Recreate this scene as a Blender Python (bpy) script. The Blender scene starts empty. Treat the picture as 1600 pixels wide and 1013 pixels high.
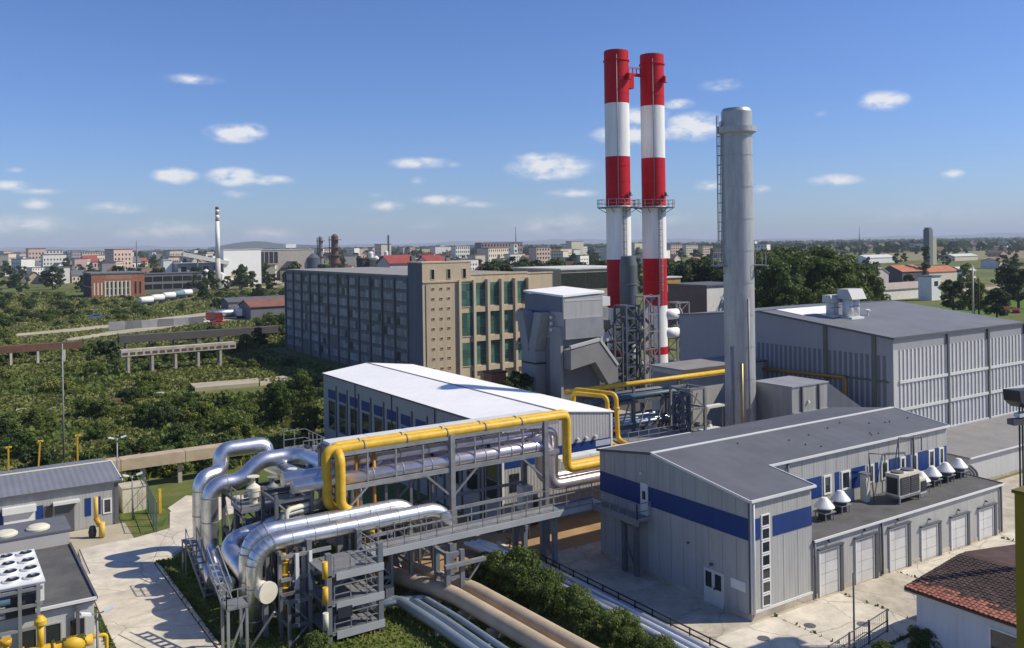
import bpy, math, random
import numpy as np
from mathutils import Vector, Matrix

random.seed(7)
SC = bpy.context.scene
COL = SC.collection

# ------------------------------------------------------------------ camera
# world axes: x and y run along the two wall directions of the plant, z = 0 is the yard
FPX, CAMH, ROLL = 1389.0, 22.0, math.atan(.0145)
YAW = math.atan2(915, 1389)
FS, FC = math.sin(YAW), math.cos(YAW)
fw = Vector((FS, FC, 0)); rt = Vector((FC, -FS, 0)); up = Vector((0, 0, 1))
cr, cu = math.cos(ROLL) * rt - math.sin(ROLL) * up, math.sin(ROLL) * rt + math.cos(ROLL) * up
cam = bpy.data.cameras.new('camera'); camo = bpy.data.objects.new('camera', cam); COL.objects.link(camo)
m = Matrix((cr, cu, -fw)).transposed().to_4x4(); m.translation = Vector((0, 0, CAMH)); camo.matrix_world = m
cam.sensor_width = 36; cam.sensor_fit = 'HORIZONTAL'; cam.lens = 36 * FPX / 1600
cam.shift_y = -(506.5 - 380) / 1600; cam.clip_start = 0.5; cam.clip_end = 80000
SC.camera = camo
SC.render.engine = 'CYCLES'

def ray(px, py):
    u, v = px - 800., py - 380.
    X = (u * math.cos(ROLL) - v * math.sin(ROLL)) / FPX
    Z = -(v * math.cos(ROLL) + u * math.sin(ROLL)) / FPX
    return Vector((FS + X * FC, FC - X * FS, Z))
def G(px, py, z=0.):
    d = ray(px, py); t = (z - CAMH) / d.z
    return Vector((d.x * t, d.y * t, z))
def DP(px, depth, z=0.):
    """a place in direction px, at this distance, standing at height z"""
    d = ray(px, 380); return Vector((d.x * depth, d.y * depth, z))

# ------------------------------------------------------------------ light
SUN_EL = math.radians(43.5)
sdir = Vector((.848, -.53, 0)).normalized()
to_sun = (sdir * math.cos(SUN_EL) + Vector((0, 0, math.sin(SUN_EL)))).normalized()
sl = bpy.data.lights.new('sun', 'SUN'); sl.energy = 4.9; sl.angle = math.radians(.55); sl.color = (1, .92, .775)
so = bpy.data.objects.new('sun', sl); COL.objects.link(so)
so.rotation_euler = to_sun.to_track_quat('Z', 'Y').to_euler(); so.location = (60, -40, 120)
SC.view_settings.view_transform = 'Standard'; SC.view_settings.look = 'None'
SC.view_settings.gamma = 1; SC.view_settings.use_curve_mapping = False; SC.view_settings.exposure = 0.0

# world: physical sky with small fair-weather clouds (directions in azimuth / elevation)
W = bpy.data.worlds.new('World'); SC.world = W; W.use_nodes = True
nt = W.node_tree; nt.nodes.clear()
def N(t, typ, **kw):
    n = t.nodes.new(typ)
    for k, v in kw.items(): setattr(n, k, v)
    return n
def math_n(t, op, a, b=None, c=None, clamp=False):
    n = N(t, 'ShaderNodeMath', operation=op); n.use_clamp = clamp
    for i, v in enumerate((a, b, c)):
        if v is None: continue
        if isinstance(v, (int, float)): n.inputs[i].default_value = v
        else: t.links.new(v, n.inputs[i])
    return n.outputs[0]
out = N(nt, 'ShaderNodeOutputWorld'); bg = N(nt, 'ShaderNodeBackground')
sky = N(nt, 'ShaderNodeTexSky'); sky.sky_type = 'NISHITA'; sky.sun_disc = False
sky.sun_elevation = SUN_EL; sky.sun_rotation = math.atan2(sdir.x, sdir.y)
sky.altitude = 0; sky.air_density = 1.0; sky.dust_density = .35; sky.ozone_density = 3.0
HAZE_D = 0.9 / 9000
SKY_STR = .105
bg.inputs[1].default_value = SKY_STR
tc = N(nt, 'ShaderNodeTexCoord'); sep = N(nt, 'ShaderNodeSeparateXYZ'); nt.links.new(tc.outputs['Generated'], sep.inputs[0])
az = math_n(nt, 'ARCTAN2', sep.outputs[0], sep.outputs[1])
PER = math.radians(72)
az = math_n(nt, 'SUBTRACT', az, YAW - PER / 2)
az = math_n(nt, 'FLOORED_MODULO', az, PER); az = math_n(nt, 'SUBTRACT', az, PER / 2)
el = math_n(nt, 'ARCSINE', sep.outputs[2])
nz = N(nt, 'ShaderNodeTexNoise'); nz.inputs['Scale'].default_value = 46; nz.inputs['Detail'].default_value = 6; nz.inputs['Roughness'].default_value = .55
mpn = N(nt, 'ShaderNodeMapping'); mpn.inputs['Scale'].default_value = (1, 1, 2.0)
nt.links.new(tc.outputs['Generated'], mpn.inputs[0]); nt.links.new(mpn.outputs[0], nz.inputs['Vector'])
cmb = N(nt, 'ShaderNodeCombineXYZ'); nt.links.new(az, cmb.inputs[0]); nt.links.new(el, cmb.inputs[1])
# centre x, centre y, half width, half height (photo pixels, turned into sky angles), density
CL = [(303,124,50,8,.55),(366,209,48,14,1.0),(392,205,26,12,.9),(273,275,38,12,1.0),(366,276,44,14,1.05),(425,282,36,8,.75),(372,303,26,7,.4),
      (56,318,26,9,.8),(15,290,40,8,.8),(60,299,42,6,.55),(180,325,52,9,.6),(655,255,50,9,.8),(712,257,14,5,.5),(652,282,14,6,.5),
      (604,322,28,8,.7),(690,313,44,8,.75),(745,320,34,6,.5),(590,305,20,4,.35),(860,262,70,18,.85),(846,246,48,8,.6),(895,302,42,7,.6),(848,277,22,7,.6),
      (1085,198,50,20,1.1),(990,210,70,14,.9),(1000,183,46,16,.8),(1060,163,26,8,.7),(1128,133,36,9,.5),(1110,290,32,8,.65),(1190,296,16,7,.5),
      (1380,157,40,14,1.15),(1305,281,42,9,.85),(1490,272,20,7,.8),(1283,178,12,5,.35),(25,266,18,5,.35),
      (40,352,90,18,.5),(260,362,120,18,.42),(420,366,60,14,.4),(650,352,140,14,.16),(870,352,120,22,.36),(1440,335,150,22,.2),(1040,345,90,18,.22)]
acc = None; low = None
for px, py, hw, hh, dn in CL:
    d = ray(px, py); a = math.atan2(d.x, d.y) - YAW; e = math.atan2(d.z, math.hypot(d.x, d.y))
    k = math.cos(a) ** 2
    s1 = N(nt, 'ShaderNodeVectorMath', operation='SUBTRACT'); nt.links.new(cmb.outputs[0], s1.inputs[0]); s1.inputs[1].default_value = (a, e, 0)
    s2 = N(nt, 'ShaderNodeVectorMath', operation='MULTIPLY'); nt.links.new(s1.outputs[0], s2.inputs[0]); s2.inputs[1].default_value = (FPX / (hw * 1.22 * k), FPX / (hh * 1.36 * math.cos(a)), 0)
    s3 = N(nt, 'ShaderNodeVectorMath', operation='LENGTH'); nt.links.new(s2.outputs[0], s3.inputs[0])
    v = math_n(nt, 'MULTIPLY_ADD', s3.outputs[1], -dn, dn)
    acc = v if acc is None else math_n(nt, 'MAXIMUM', acc, v)
acc = math_n(nt, 'MAXIMUM', acc, 0.)
nf = math_n(nt, 'MULTIPLY_ADD', nz.outputs[0], 4.4, -1.98)
den = math_n(nt, 'MULTIPLY', acc, math_n(nt, 'ADD', nf, 1.0), clamp=True)
alpha = N(nt, 'ShaderNodeMapRange', interpolation_type='SMOOTHSTEP'); alpha.inputs[1].default_value = .01; alpha.inputs[2].default_value = 1.0; alpha.inputs[4].default_value = .9
nt.links.new(den, alpha.inputs[0])
mixc = N(nt, 'ShaderNodeMix', data_type='RGBA'); nt.links.new(alpha.outputs[0], mixc.inputs[0])
tint = N(nt, 'ShaderNodeMix', data_type='RGBA', blend_type='MULTIPLY'); tint.inputs[0].default_value = 1; nt.links.new(sky.outputs[0], tint.inputs[6]); tint.inputs[7].default_value = (.64, .80, 1.2, 1)
nt.links.new(tint.outputs[2], mixc.inputs[6]); mixc.inputs[7].default_value = (8.2, 8.3, 8.6, 1)
nt.links.new(mixc.outputs[2], bg.inputs[0]); nt.links.new(bg.outputs[0], out.inputs[0])

# ------------------------------------------------------------------ helpers
def lk(o):
    COL.objects.link(o); return o
def tag(o, label=None, cat=None, group=None, kind=None):
    if label: o['label'] = label
    if cat: o['category'] = cat
    if group: o['group'] = group
    if kind: o['kind'] = kind
    return o
def thing(name, label, cat, loc=(0, 0, 0), group=None, rz=0):
    o = lk(bpy.data.objects.new(name, None)); o.location = loc; o.rotation_euler[2] = rz; o.empty_display_size = .5
    return tag(o, label, cat, group)
def copy_tree(o, parent=None):
    c = lk(o.copy())
    if parent is not None: c.parent = parent
    for ch in o.children: copy_tree(ch, c)
    return c
def wmat(o):
    m = Matrix.Translation(o.location) @ o.rotation_euler.to_matrix().to_4x4()
    return wmat(o.parent) @ m if o.parent else m

class MB:
    """collects boxes, bars, tubes in world coordinates; build() links them as one mesh object"""
    def __init__(s): s.v = []; s.f = []; s.sm = []
    def add(s, vs, fs, smooth=False):
        n = len(s.v); s.v += [tuple(p) for p in vs]; s.f += [tuple(i + n for i in f) for f in fs]; s.sm += [smooth] * len(fs); return s
    def box(s, x0, x1, y0, y1, z0, z1):
        return s.add([(x0,y0,z0),(x1,y0,z0),(x1,y1,z0),(x0,y1,z0),(x0,y0,z1),(x1,y0,z1),(x1,y1,z1),(x0,y1,z1)],
                     [(0,3,2,1),(4,5,6,7),(0,1,5,4),(1,2,6,5),(2,3,7,6),(3,0,4,7)])
    def bar(s, p, q, w, h=None):
        p, q = Vector(p), Vector(q); h = h or w; d = (q - p)
        if d.length < 1e-6: return s
        d.normalize(); a = Vector((0, 0, 1)) if abs(d.z) < .95 else Vector((1, 0, 0))
        sx = d.cross(a).normalized() * w / 2; sy = sx.normalized().cross(d).normalized() * h / 2
        vs = [p - sx - sy, p + sx - sy, p + sx + sy, p - sx + sy, q - sx - sy, q + sx - sy, q + sx + sy, q - sx + sy]
        return s.add(vs, [(0,3,2,1),(4,5,6,7),(0,1,5,4),(1,2,6,5),(2,3,7,6),(3,0,4,7)])
    def prism(s, poly, axis, a, b):
        """poly: 2D outline; axis 'x': (y,z) extruded in x, 'y': (x,z), 'z': (x,y)"""
        n = len(poly)
        mk = {'x': lambda u, w, t: (t, u, w), 'y': lambda u, w, t: (u, t, w), 'z': lambda u, w, t: (u, w, t)}[axis]
        vs = [mk(u, w, a) for u, w in poly] + [mk(u, w, b) for u, w in poly]
        fs = [tuple(range(n))[::-1], tuple(range(n, 2 * n))] + [(i, (i + 1) % n, n + (i + 1) % n, n + i) for i in range(n)]
        return s.add(vs, fs)
    def tube(s, pts, r, n=12, cap=True, closed=False):
        pts = [Vector(p) for p in pts]; rs = r if isinstance(r, (list, tuple)) else [r] * len(pts)
        base = len(s.v); ref = None; m_ = len(pts)
        for i, p in enumerate(pts):
            if closed: t = pts[(i + 1) % m_] - pts[i - 1]
            else: t = pts[min(i + 1, m_ - 1)] - pts[max(i - 1, 0)]
            t.normalize()
            if ref is None: ref = t.cross(Vector((0, 0, 1)) if abs(t.z) < .9 else Vector((1, 0, 0))).normalized()
            ref = (ref - t * ref.dot(t)).normalized(); b = t.cross(ref)
            for k in range(n):
                a = 2 * math.pi * k / n; q = p + (ref * math.cos(a) + b * math.sin(a)) * rs[i]; s.v.append(tuple(q))
        for i in range(m_ if closed else m_ - 1):
            j = (i + 1) % m_
            for k in range(n):
                s.f.append((base + i * n + k, base + i * n + (k + 1) % n, base + j * n + (k + 1) % n, base + j * n + k)); s.sm.append(True)
        if cap and not closed:
            s.f.append(tuple(base + k for k in range(n))[::-1]); s.sm.append(False)
            s.f.append(tuple(base + (m_ - 1) * n + k for k in range(n))); s.sm.append(False)
        return s
    def pipe(s, pts, r, bend=1.5, n=14, cap=True):
        """polyline with rounded elbows"""
        pts = [Vector(p) for p in pts]; o = [pts[0]]
        for i in range(1, len(pts) - 1):
            a, b, c = pts[i - 1], pts[i], pts[i + 1]
            L = min(bend * 2 * r, (a - b).length * .49, (c - b).length * .49)
            p0 = b + (a - b).normalized() * L; p2 = b + (c - b).normalized() * L
            for k in range(8):
                t = k / 7; o.append((1 - t) ** 2 * p0 + 2 * t * (1 - t) * b + t * t * p2)
        o.append(pts[-1]); return s.tube(o, r, n, cap)
    def lathe(s, prof, c, n=24, cap=True):
        if len(prof) > 2:      # crisp profile edges: every segment has its own vertices
            for i in range(len(prof) - 1):
                s.lathe(prof[i:i + 2], c, n, False)
            if cap:
                for (r, z), f in ((prof[0], -1), (prof[-1], 1)):
                    s.add([(c[0] + r * math.cos(2 * math.pi * k / n), c[1] + r * math.sin(2 * math.pi * k / n), z) for k in range(n)], [tuple(range(n))[::f]])
            return s
        base = len(s.v); cx, cy = c
        for r, z in prof:
            for k in range(n):
                a = 2 * math.pi * k / n; s.v.append((cx + r * math.cos(a), cy + r * math.sin(a), z))
        for i in range(len(prof) - 1):
            for k in range(n):
                s.f.append((base + i * n + k, base + i * n + (k + 1) % n, base + (i + 1) * n + (k + 1) % n, base + (i + 1) * n + k)); s.sm.append(True)
        if cap:
            s.f.append(tuple(base + k for k in range(n))[::-1]); s.sm.append(False)
            s.f.append(tuple(base + (len(prof) - 1) * n + k for k in range(n))); s.sm.append(False)
        return s
    def mesh(s, name):
        me = bpy.data.meshes.new(name); me.from_pydata(s.v, [], s.f)
        me.polygons.foreach_set('use_smooth', s.sm); me.update(); return me
    def build(s, name, mat, parent=None, label=None, cat=None, group=None, kind=None, local=False):
        """world coordinates go into the parent's frame; a top-level mesh gets its origin at its base"""
        if not local:
            if parent is not None: inv = wmat(parent).inverted()
            else:
                A = np.array(s.v); lo, hi = A.min(0), A.max(0)
                inv = Matrix.Translation((-(lo[0] + hi[0]) / 2, -(lo[1] + hi[1]) / 2, -lo[2]))
            s.v = [tuple(inv @ Vector(p)) for p in s.v]
        o = lk(bpy.data.objects.new(name, s.mesh(name))); o.data.materials.append(mat)
        if parent is not None: o.parent = parent
        elif not local: o.location = inv.inverted().translation
        return tag(o, label, cat, group, kind)
def box(name, mat, parent, *b, **k): return MB().box(*b).build(name, mat, parent, **k)
def bar(name, mat, parent, p, q, w, h=None, **k): return MB().bar(p, q, w, h).build(name, mat, parent, **k)
def pipe(name, mat, parent, pts, r, bend=1.5, n=14, **k): return MB().pipe(pts, r, bend, n).build(name, mat, parent, **k)

# ------------------------------------------------------------------ materials
MATS = {}
def mat(name, col, rough=.6, metal=0., var=.12, vscale=.6, bump=0., bscale=20., stripes=None, spec=.4, dirt=0., dirtcol=(.06, .05, .04), objvar=0., streak=False, coord='Object', dlo=.5, crack=0.):
    if name in MATS: return MATS[name]
    M_ = bpy.data.materials.new(name); M_.use_nodes = True; t = M_.node_tree; b = t.nodes['Principled BSDF']
    b.inputs['Roughness'].default_value = rough; b.inputs['Metallic'].default_value = metal
    b.inputs['Specular IOR Level'].default_value = spec
    tc = N(t, 'ShaderNodeTexCoord'); geo = N(t, 'ShaderNodeNewGeometry')
    src = geo.outputs['Position']
    n1 = N(t, 'ShaderNodeTexNoise'); n1.inputs['Scale'].default_value = vscale; n1.inputs['Detail'].default_value = 6; n1.inputs['Roughness'].default_value = .6
    mp = N(t, 'ShaderNodeMapping'); t.links.new(src, mp.inputs[0])
    if streak: mp.inputs['Scale'].default_value = (3, 3, .35)
    t.links.new(mp.outputs[0], n1.inputs['Vector'])
    mr = N(t, 'ShaderNodeMapRange'); mr.inputs[1].default_value = .3; mr.inputs[2].default_value = .7; mr.inputs[3].default_value = 1 - var; mr.inputs[4].default_value = 1 + var
    t.links.new(n1.outputs[0], mr.inputs[0])
    val = mr.outputs[0]
    if objvar:
        oi = N(t, 'ShaderNodeObjectInfo'); val = math_n(t, 'MULTIPLY', val, math_n(t, 'MULTIPLY_ADD', oi.outputs['Random'], 2 * objvar, 1 - objvar))
    vm = N(t, 'ShaderNodeVectorMath', operation='SCALE'); vm.inputs[0].default_value = col[:3]; t.links.new(val, vm.inputs['Scale'])
    colout = vm.outputs[0]
    if dirt:
        n2 = N(t, 'ShaderNodeTexNoise'); n2.inputs['Scale'].default_value = vscale * 2.3; n2.inputs['Detail'].default_value = 9; n2.inputs['Roughness'].default_value = .72
        t.links.new(mp.outputs[0], n2.inputs['Vector'])
        m2 = N(t, 'ShaderNodeMapRange'); m2.inputs[1].default_value = dlo; m2.inputs[2].default_value = dlo + .25; m2.inputs[4].default_value = dirt
        t.links.new(n2.outputs[0], m2.inputs[0])
        mx = N(t, 'ShaderNodeMix', data_type='RGBA'); t.links.new(m2.outputs[0], mx.inputs[0]); t.links.new(colout, mx.inputs[6]); mx.inputs[7].default_value = (*dirtcol, 1)
        colout = mx.outputs[2]
    if crack:
        vo = N(t, 'ShaderNodeTexVoronoi', feature='DISTANCE_TO_EDGE'); vo.inputs['Scale'].default_value = crack
        wp = N(t, 'ShaderNodeVectorMath', operation='MULTIPLY_ADD'); t.links.new(n1.outputs['Color'], wp.inputs[0]); wp.inputs[1].default_value = (1.6, 1.6, 0); t.links.new(src, wp.inputs[2]); t.links.new(wp.outputs[0], vo.inputs['Vector'])
        cm = N(t, 'ShaderNodeMapRange'); cm.inputs[1].default_value = .0; cm.inputs[2].default_value = .011; cm.inputs[3].default_value = .55; cm.inputs[4].default_value = 0; t.links.new(vo.outputs['Distance'], cm.inputs[0])
        mx3 = N(t, 'ShaderNodeMix', data_type='RGBA'); t.links.new(cm.outputs[0], mx3.inputs[0]); t.links.new(colout, mx3.inputs[6]); mx3.inputs[7].default_value = (.12, .105, .08, 1); colout = mx3.outputs[2]
    t.links.new(colout, b.inputs['Base Color'])
    h = None
    if bump:
        n3 = N(t, 'ShaderNodeTexNoise'); n3.inputs['Scale'].default_value = bscale; n3.inputs['Detail'].default_value = 4
        t.links.new(src, n3.inputs['Vector']); h = n3.outputs[0]
    if stripes:
        axis, pitch, depth = stripes
        sp = N(t, 'ShaderNodeSeparateXYZ'); t.links.new(src, sp.inputs[0])
        if axis == 'h': u = math_n(t, 'ADD', sp.outputs[0], sp.outputs[1])
        else: u = sp.outputs['xyz'.index(axis)]
        w = math_n(t, 'SINE', math_n(t, 'MULTIPLY', u, 2 * math.pi / pitch))
        w = math_n(t, 'MULTIPLY', w, depth); h = w if h is None else math_n(t, 'MULTIPLY_ADD', h, bump, w)
    if h is not None:
        bp = N(t, 'ShaderNodeBump'); bp.inputs['Strength'].default_value = 1.0 if stripes else bump; bp.inputs['Distance'].default_value = .03 if stripes else .05
        t.links.new(h, bp.inputs['Height']); t.links.new(bp.outputs[0], b.inputs['Normal'])
    MATS[name] = M_; return M_

clad = mat('grey_cladding', (.41, .41, .395), .5, .0, .09, .35, stripes=('h', .25, .09), dirt=.34, dirtcol=(.23, .22, .195), streak=True, dlo=.44)
clad_dk = mat('dark_grey_cladding', (.20, .215, .23), .5, 0, .06, .4, stripes=('h', .3, .3), dirt=.12, streak=True)
clad_lt = mat('light_grey_cladding', (.50, .50, .485), .55, 0, .06, .4, dirt=.12, streak=True)
roof_gr = mat('grey_membrane_roof', (.115, .12, .132), .62, 0, .17, .3, bump=.15, bscale=9, stripes=('x', 1.15, .12), dirt=.4, dirtcol=(.165, .16, .155))
roof_tar = mat('bitumen_roof', (.10, .098, .095), .85, 0, .28, .55, bump=.3, bscale=14, dirt=.55, dirtcol=(.15, .14, .13))
roof_wh = mat('white_roof_sheet', (.93, .92, .87), .5, 0, .04, .3, dirt=.16, dirtcol=(.45, .43, .38))
roof_lt = mat('pale_roof', (.62, .61, .57), .6, 0, .1, .4, dirt=.2)
trim = mat('white_trim', (.68, .68, .66), .45, 0, .05)
trim_dk = mat('dark_trim', (.09, .095, .10), .5, 0, .1)
blue = mat('blue_panel', (.008, .04, .175), .45, 0, .14, .4, dirt=.25, dirtcol=(.03, .06, .16), streak=True)
white_p = mat('white_paint', (.76, .76, .73), .45, 0, .06, 1.2, dirt=.12, dirtcol=(.4, .37, .32))
white_d = mat('white_door_leaf', (.60, .60, .58), .5, 0, .08, 1.0, dirt=.3, dirtcol=(.4, .38, .34))
glass = mat('dark_glass', (.02, .025, .03), .08, 0, .2, 2, spec=.8)
glass_g = mat('green_glass', (.06, .145, .11), .35, 0, .35, .5, spec=.5, dirt=.35, dirtcol=(.12, .15, .13), objvar=.35)
galv = mat('galvanised_steel', (.27, .275, .28), .55, .3, .18, 1.5, dirt=.4, dirtcol=(.14, .135, .13), objvar=.15)
galv_dk = mat('weathered_steel', (.13, .132, .14), .6, .2, .2, 1.5, dirt=.3, dirtcol=(.08, .07, .06), objvar=.15)
silver = mat('aluminium_jacket', (.78, .78, .78), .34, .95, .12, 1.0, bump=.1, bscale=1.6, dirt=.5, dirtcol=(.40, .385, .36), dlo=.46)
stackm = mat('stainless_stack', (.44, .445, .44), .48, .4, .16, .9, bump=.05, bscale=2, dirt=.55, dirtcol=(.27, .265, .255), streak=True)
yellow = mat('yellow_pipe_paint', (.70, .43, .03), .5, 0, .12, 1.0, bump=.05, bscale=2, dirt=.45, dlo=.46, dirtcol=(.35, .2, .03))
yellow_d = mat('ochre_paint', (.30, .21, .012), .5, 0, .12, 1.2)
redp = mat('red_chimney_paint', (.50, .010, .022), .55, 0, .14, .5, spec=.2, dirt=.45, dirtcol=(.24, .018, .022), streak=True)
whitec = mat('white_chimney_paint', (.84, .83, .79), .5, 0, .08, .5, dirt=.32, dirtcol=(.45, .40, .34), streak=True)
conc = mat('concrete', (.50, .445, .35), .85, 0, .2, .45, bump=.15, bscale=8, dirt=.65, dirtcol=(.25, .215, .165), dlo=.43, crack=.22)
conc_l = mat('pale_concrete', (.66, .60, .48), .85, 0, .14, .3, bump=.1, bscale=10, dirt=.6, dirtcol=(.35, .31, .245), dlo=.42, crack=.2)
tanpipe = mat('tan_plaster_jacket', (.46, .365, .25), .85, 0, .16, .7, bump=.2, bscale=6, dirt=.35, dirtcol=(.25, .2, .14))
asph = mat('asphalt', (.075, .072, .068), .9, 0, .2, .6, bump=.2, bscale=18, dirt=.3, dirtcol=(.12, .11, .095))
stucco = mat('tan_stucco', (.54, .44, .30), .85, 0, .10, .5, bump=.1, bscale=6, dirt=.25, dirtcol=(.30, .24, .16), streak=True)
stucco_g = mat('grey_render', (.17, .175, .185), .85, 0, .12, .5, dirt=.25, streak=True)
brick = mat('red_brick', (.33, .13, .075), .85, 0, .22, .9, dirt=.35, dirtcol=(.22, .12, .09))
rust = mat('rusty_steel', (.16, .085, .055), .85, .1, .25, .9)
tile_m = mat('clay_tile', (.27, .095, .06), .8, 0, .3, 1.6, dirt=.6, dirtcol=(.10, .045, .035), objvar=.2)
dark = mat('dark_steel', (.03, .034, .042), .5, .1, .15, 1.2)
blk = mat('black_rubber', (.018, .018, .02), .7, 0, .2)
cream = mat('cream_insulation', (.66, .62, .49), .7, 0, .08, 1.5, dirt=.15, dirtcol=(.45, .4, .3))
soil = mat('bare_soil', (.36, .225, .115), .95, 0, .22, .5, bump=.3, bscale=6, dirt=.45, dirtcol=(.25, .19, .10))
dirtm = mat('dirt_track', (.43, .375, .275), .95, 0, .2, .12, bump=.2, bscale=3, dirt=.35, dirtcol=(.24, .22, .13))
bluep = mat('blue_machine_paint', (.06, .11, .15), .5, 0, .15, 1)
bark = mat('bark', (.075, .055, .04), .9, 0, .25, 2)
pinkw = mat('pinkish_cladding', (.55, .47, .47), .6, 0, .1, .6, dirt=.2)

def ground_mat(name, cols, scale, rough=.95):
    M_ = bpy.data.materials.new(name); M_.use_nodes = True; t = M_.node_tree; b = t.nodes['Principled BSDF']
    b.inputs['Roughness'].default_value = rough; b.inputs['Specular IOR Level'].default_value = .15
    geo = N(t, 'ShaderNodeNewGeometry')
    n1 = N(t, 'ShaderNodeTexNoise'); n1.inputs['Scale'].default_value = scale; n1.inputs['Detail'].default_value = 10; n1.inputs['Roughness'].default_value = .68
    n2 = N(t, 'ShaderNodeTexNoise'); n2.inputs['Scale'].default_value = scale * 25; n2.inputs['Detail'].default_value = 6
    t.links.new(geo.outputs['Position'], n1.inputs['Vector']); t.links.new(geo.outputs['Position'], n2.inputs['Vector'])
    f = math_n(t, 'MULTIPLY_ADD', n2.outputs[0], .35, math_n(t, 'MULTIPLY_ADD', n1.outputs[0], 1.0, -.17))
    r = N(t, 'ShaderNodeValToRGB'); t.links.new(f, r.inputs[0]); e = r.color_ramp.elements
    while len(e) < len(cols): e.new(.5)
    for i, c in enumerate(cols): e[i].position = .32 + .36 * i / (len(cols) - 1); e[i].color = (*c, 1)
    t.links.new(r.outputs[0], b.inputs['Base Color'])
    bp = N(t, 'ShaderNodeBump'); bp.inputs['Strength'].default_value = .5; bp.inputs['Distance'].default_value = .2
    t.links.new(n2.outputs[0], bp.inputs['Height']); t.links.new(bp.outputs[0], b.inputs['Normal'])
    MATS[name] = M_; return M_
fieldm = ground_mat('field', [(.05, .075, .02), (.10, .13, .034), (.15, .16, .05), (.23, .20, .09)], .03)
lawnm = ground_mat('lawn', [(.05, .085, .016), (.085, .13, .025), (.14, .16, .045), (.24, .20, .08)], .35)
def leaf_mat(name, dk, lt):
    M_ = bpy.data.materials.new(name); M_.use_nodes = True; t = M_.node_tree; b = t.nodes['Principled BSDF']
    b.inputs['Roughness'].default_value = .55; b.inputs['Specular IOR Level'].default_value = .25
    geo = N(t, 'ShaderNodeNewGeometry'); n1 = N(t, 'ShaderNodeTexNoise'); n1.inputs['Scale'].default_value = .9; n1.inputs['Detail'].default_value = 5
    t.links.new(geo.outputs['Position'], n1.inputs['Vector'])
    oi = N(t, 'ShaderNodeObjectInfo')
    f = math_n(t, 'ADD', math_n(t, 'MULTIPLY_ADD', n1.outputs[0], 1.6, -.55), math_n(t, 'MULTIPLY_ADD', oi.outputs['Random'], .7, -.35), clamp=True)
    mx = N(t, 'ShaderNodeMix', data_type='RGBA'); t.links.new(f, mx.inputs[0]); mx.inputs[6].default_value = (*dk, 1); mx.inputs[7].default_value = (*lt, 1)
    t.links.new(mx.outputs[2], b.inputs['Base Color'])
    tr = N(t, 'ShaderNodeBsdfTranslucent'); t.links.new(mx.outputs[2], tr.inputs[0])
    ms = N(t, 'ShaderNodeMixShader'); ms.inputs[0].default_value = .3; t.links.new(b.outputs[0], ms.inputs[1]); t.links.new(tr.outputs[0], ms.inputs[2])
    t.links.new(ms.outputs[0], t.nodes['Material Output'].inputs[0]); MATS[name] = M_; return M_
leaf_a = leaf_mat('leaf_green', (.07, .11, .02), (.18, .225, .05))
leaf_b = leaf_mat('leaf_dark', (.038, .065, .018), (.105, .14, .04))
leaf_d = leaf_mat('dry_grass', (.17, .19, .05), (.35, .33, .12))
leaf_y = leaf_mat('leaf_yellow_green', (.12, .16, .025), (.28, .29, .07))
# ------------------------------------------------------------------ building helpers (faces look to -y or to -x)
def on_y(Y, x0, x1, z0, z1, proud, back=0.0):
    return (x0, x1, Y - proud, Y - back, z0, z1)
def on_x(X, y0, y1, z0, z1, proud, back=0.0):
    return (X - proud, X - back, y0, y1, z0, z1)
def window(parent, face, at, a0, a1, z0, z1, fm=None, pm=None, fr=.07, bars=(), name='window', proud=.06):
    """frame (ring) with a pane behind it; bars = extra mullions as fractions of height"""
    fm = fm or white_p; pm = pm or glass; on = on_y if face == 'y' else on_x
    b = MB()
    b.box(*on(at, a0, a1, z0, z0 + fr, proud)); b.box(*on(at, a0, a1, z1 - fr, z1, proud))
    b.box(*on(at, a0, a0 + fr, z0 + fr, z1 - fr, proud)); b.box(*on(at, a1 - fr, a1, z0 + fr, z1 - fr, proud))
    for k in bars:
        zz = z0 + (z1 - z0) * k; b.box(*on(at, a0 + fr, a1 - fr, zz - fr / 2, zz + fr / 2, proud - .01))
    w = b.build(name, fm, parent)
    MB().box(*on(at, a0 + fr, a1 - fr, z0 + fr, z1 - fr, proud * .3)).build('pane', pm, w)
    return w
def panel(parent, face, at, a0, a1, z0, z1, m_, name='panel', proud=.03):
    on = on_y if face == 'y' else on_x
    return box(name, m_, parent, *on(at, a0, a1, z0, z1, proud))
def slab(pts, th):
    """roof sheet: polygon in space thickened downwards"""
    n = len(pts); b = MB(); vs = list(pts) + [(p[0], p[1], p[2] - th) for p in pts]
    return b.add(vs, [tuple(range(n)), tuple(range(n, 2 * n))[::-1]] + [(i, n + i, n + (i + 1) % n, (i + 1) % n) for i in range(n)])
def sheet(name, poly, z, m_, kind='structure', **k):
    b = MB(); b.add([(x, y, z) for x, y in poly], [tuple(range(len(poly)))]); return b.build(name, m_, None, kind=kind, **k)
def rect(x0, x1, y0, y1): return [(x0, y0), (x1, y0), (x1, y1), (x0, y1)]

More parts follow.
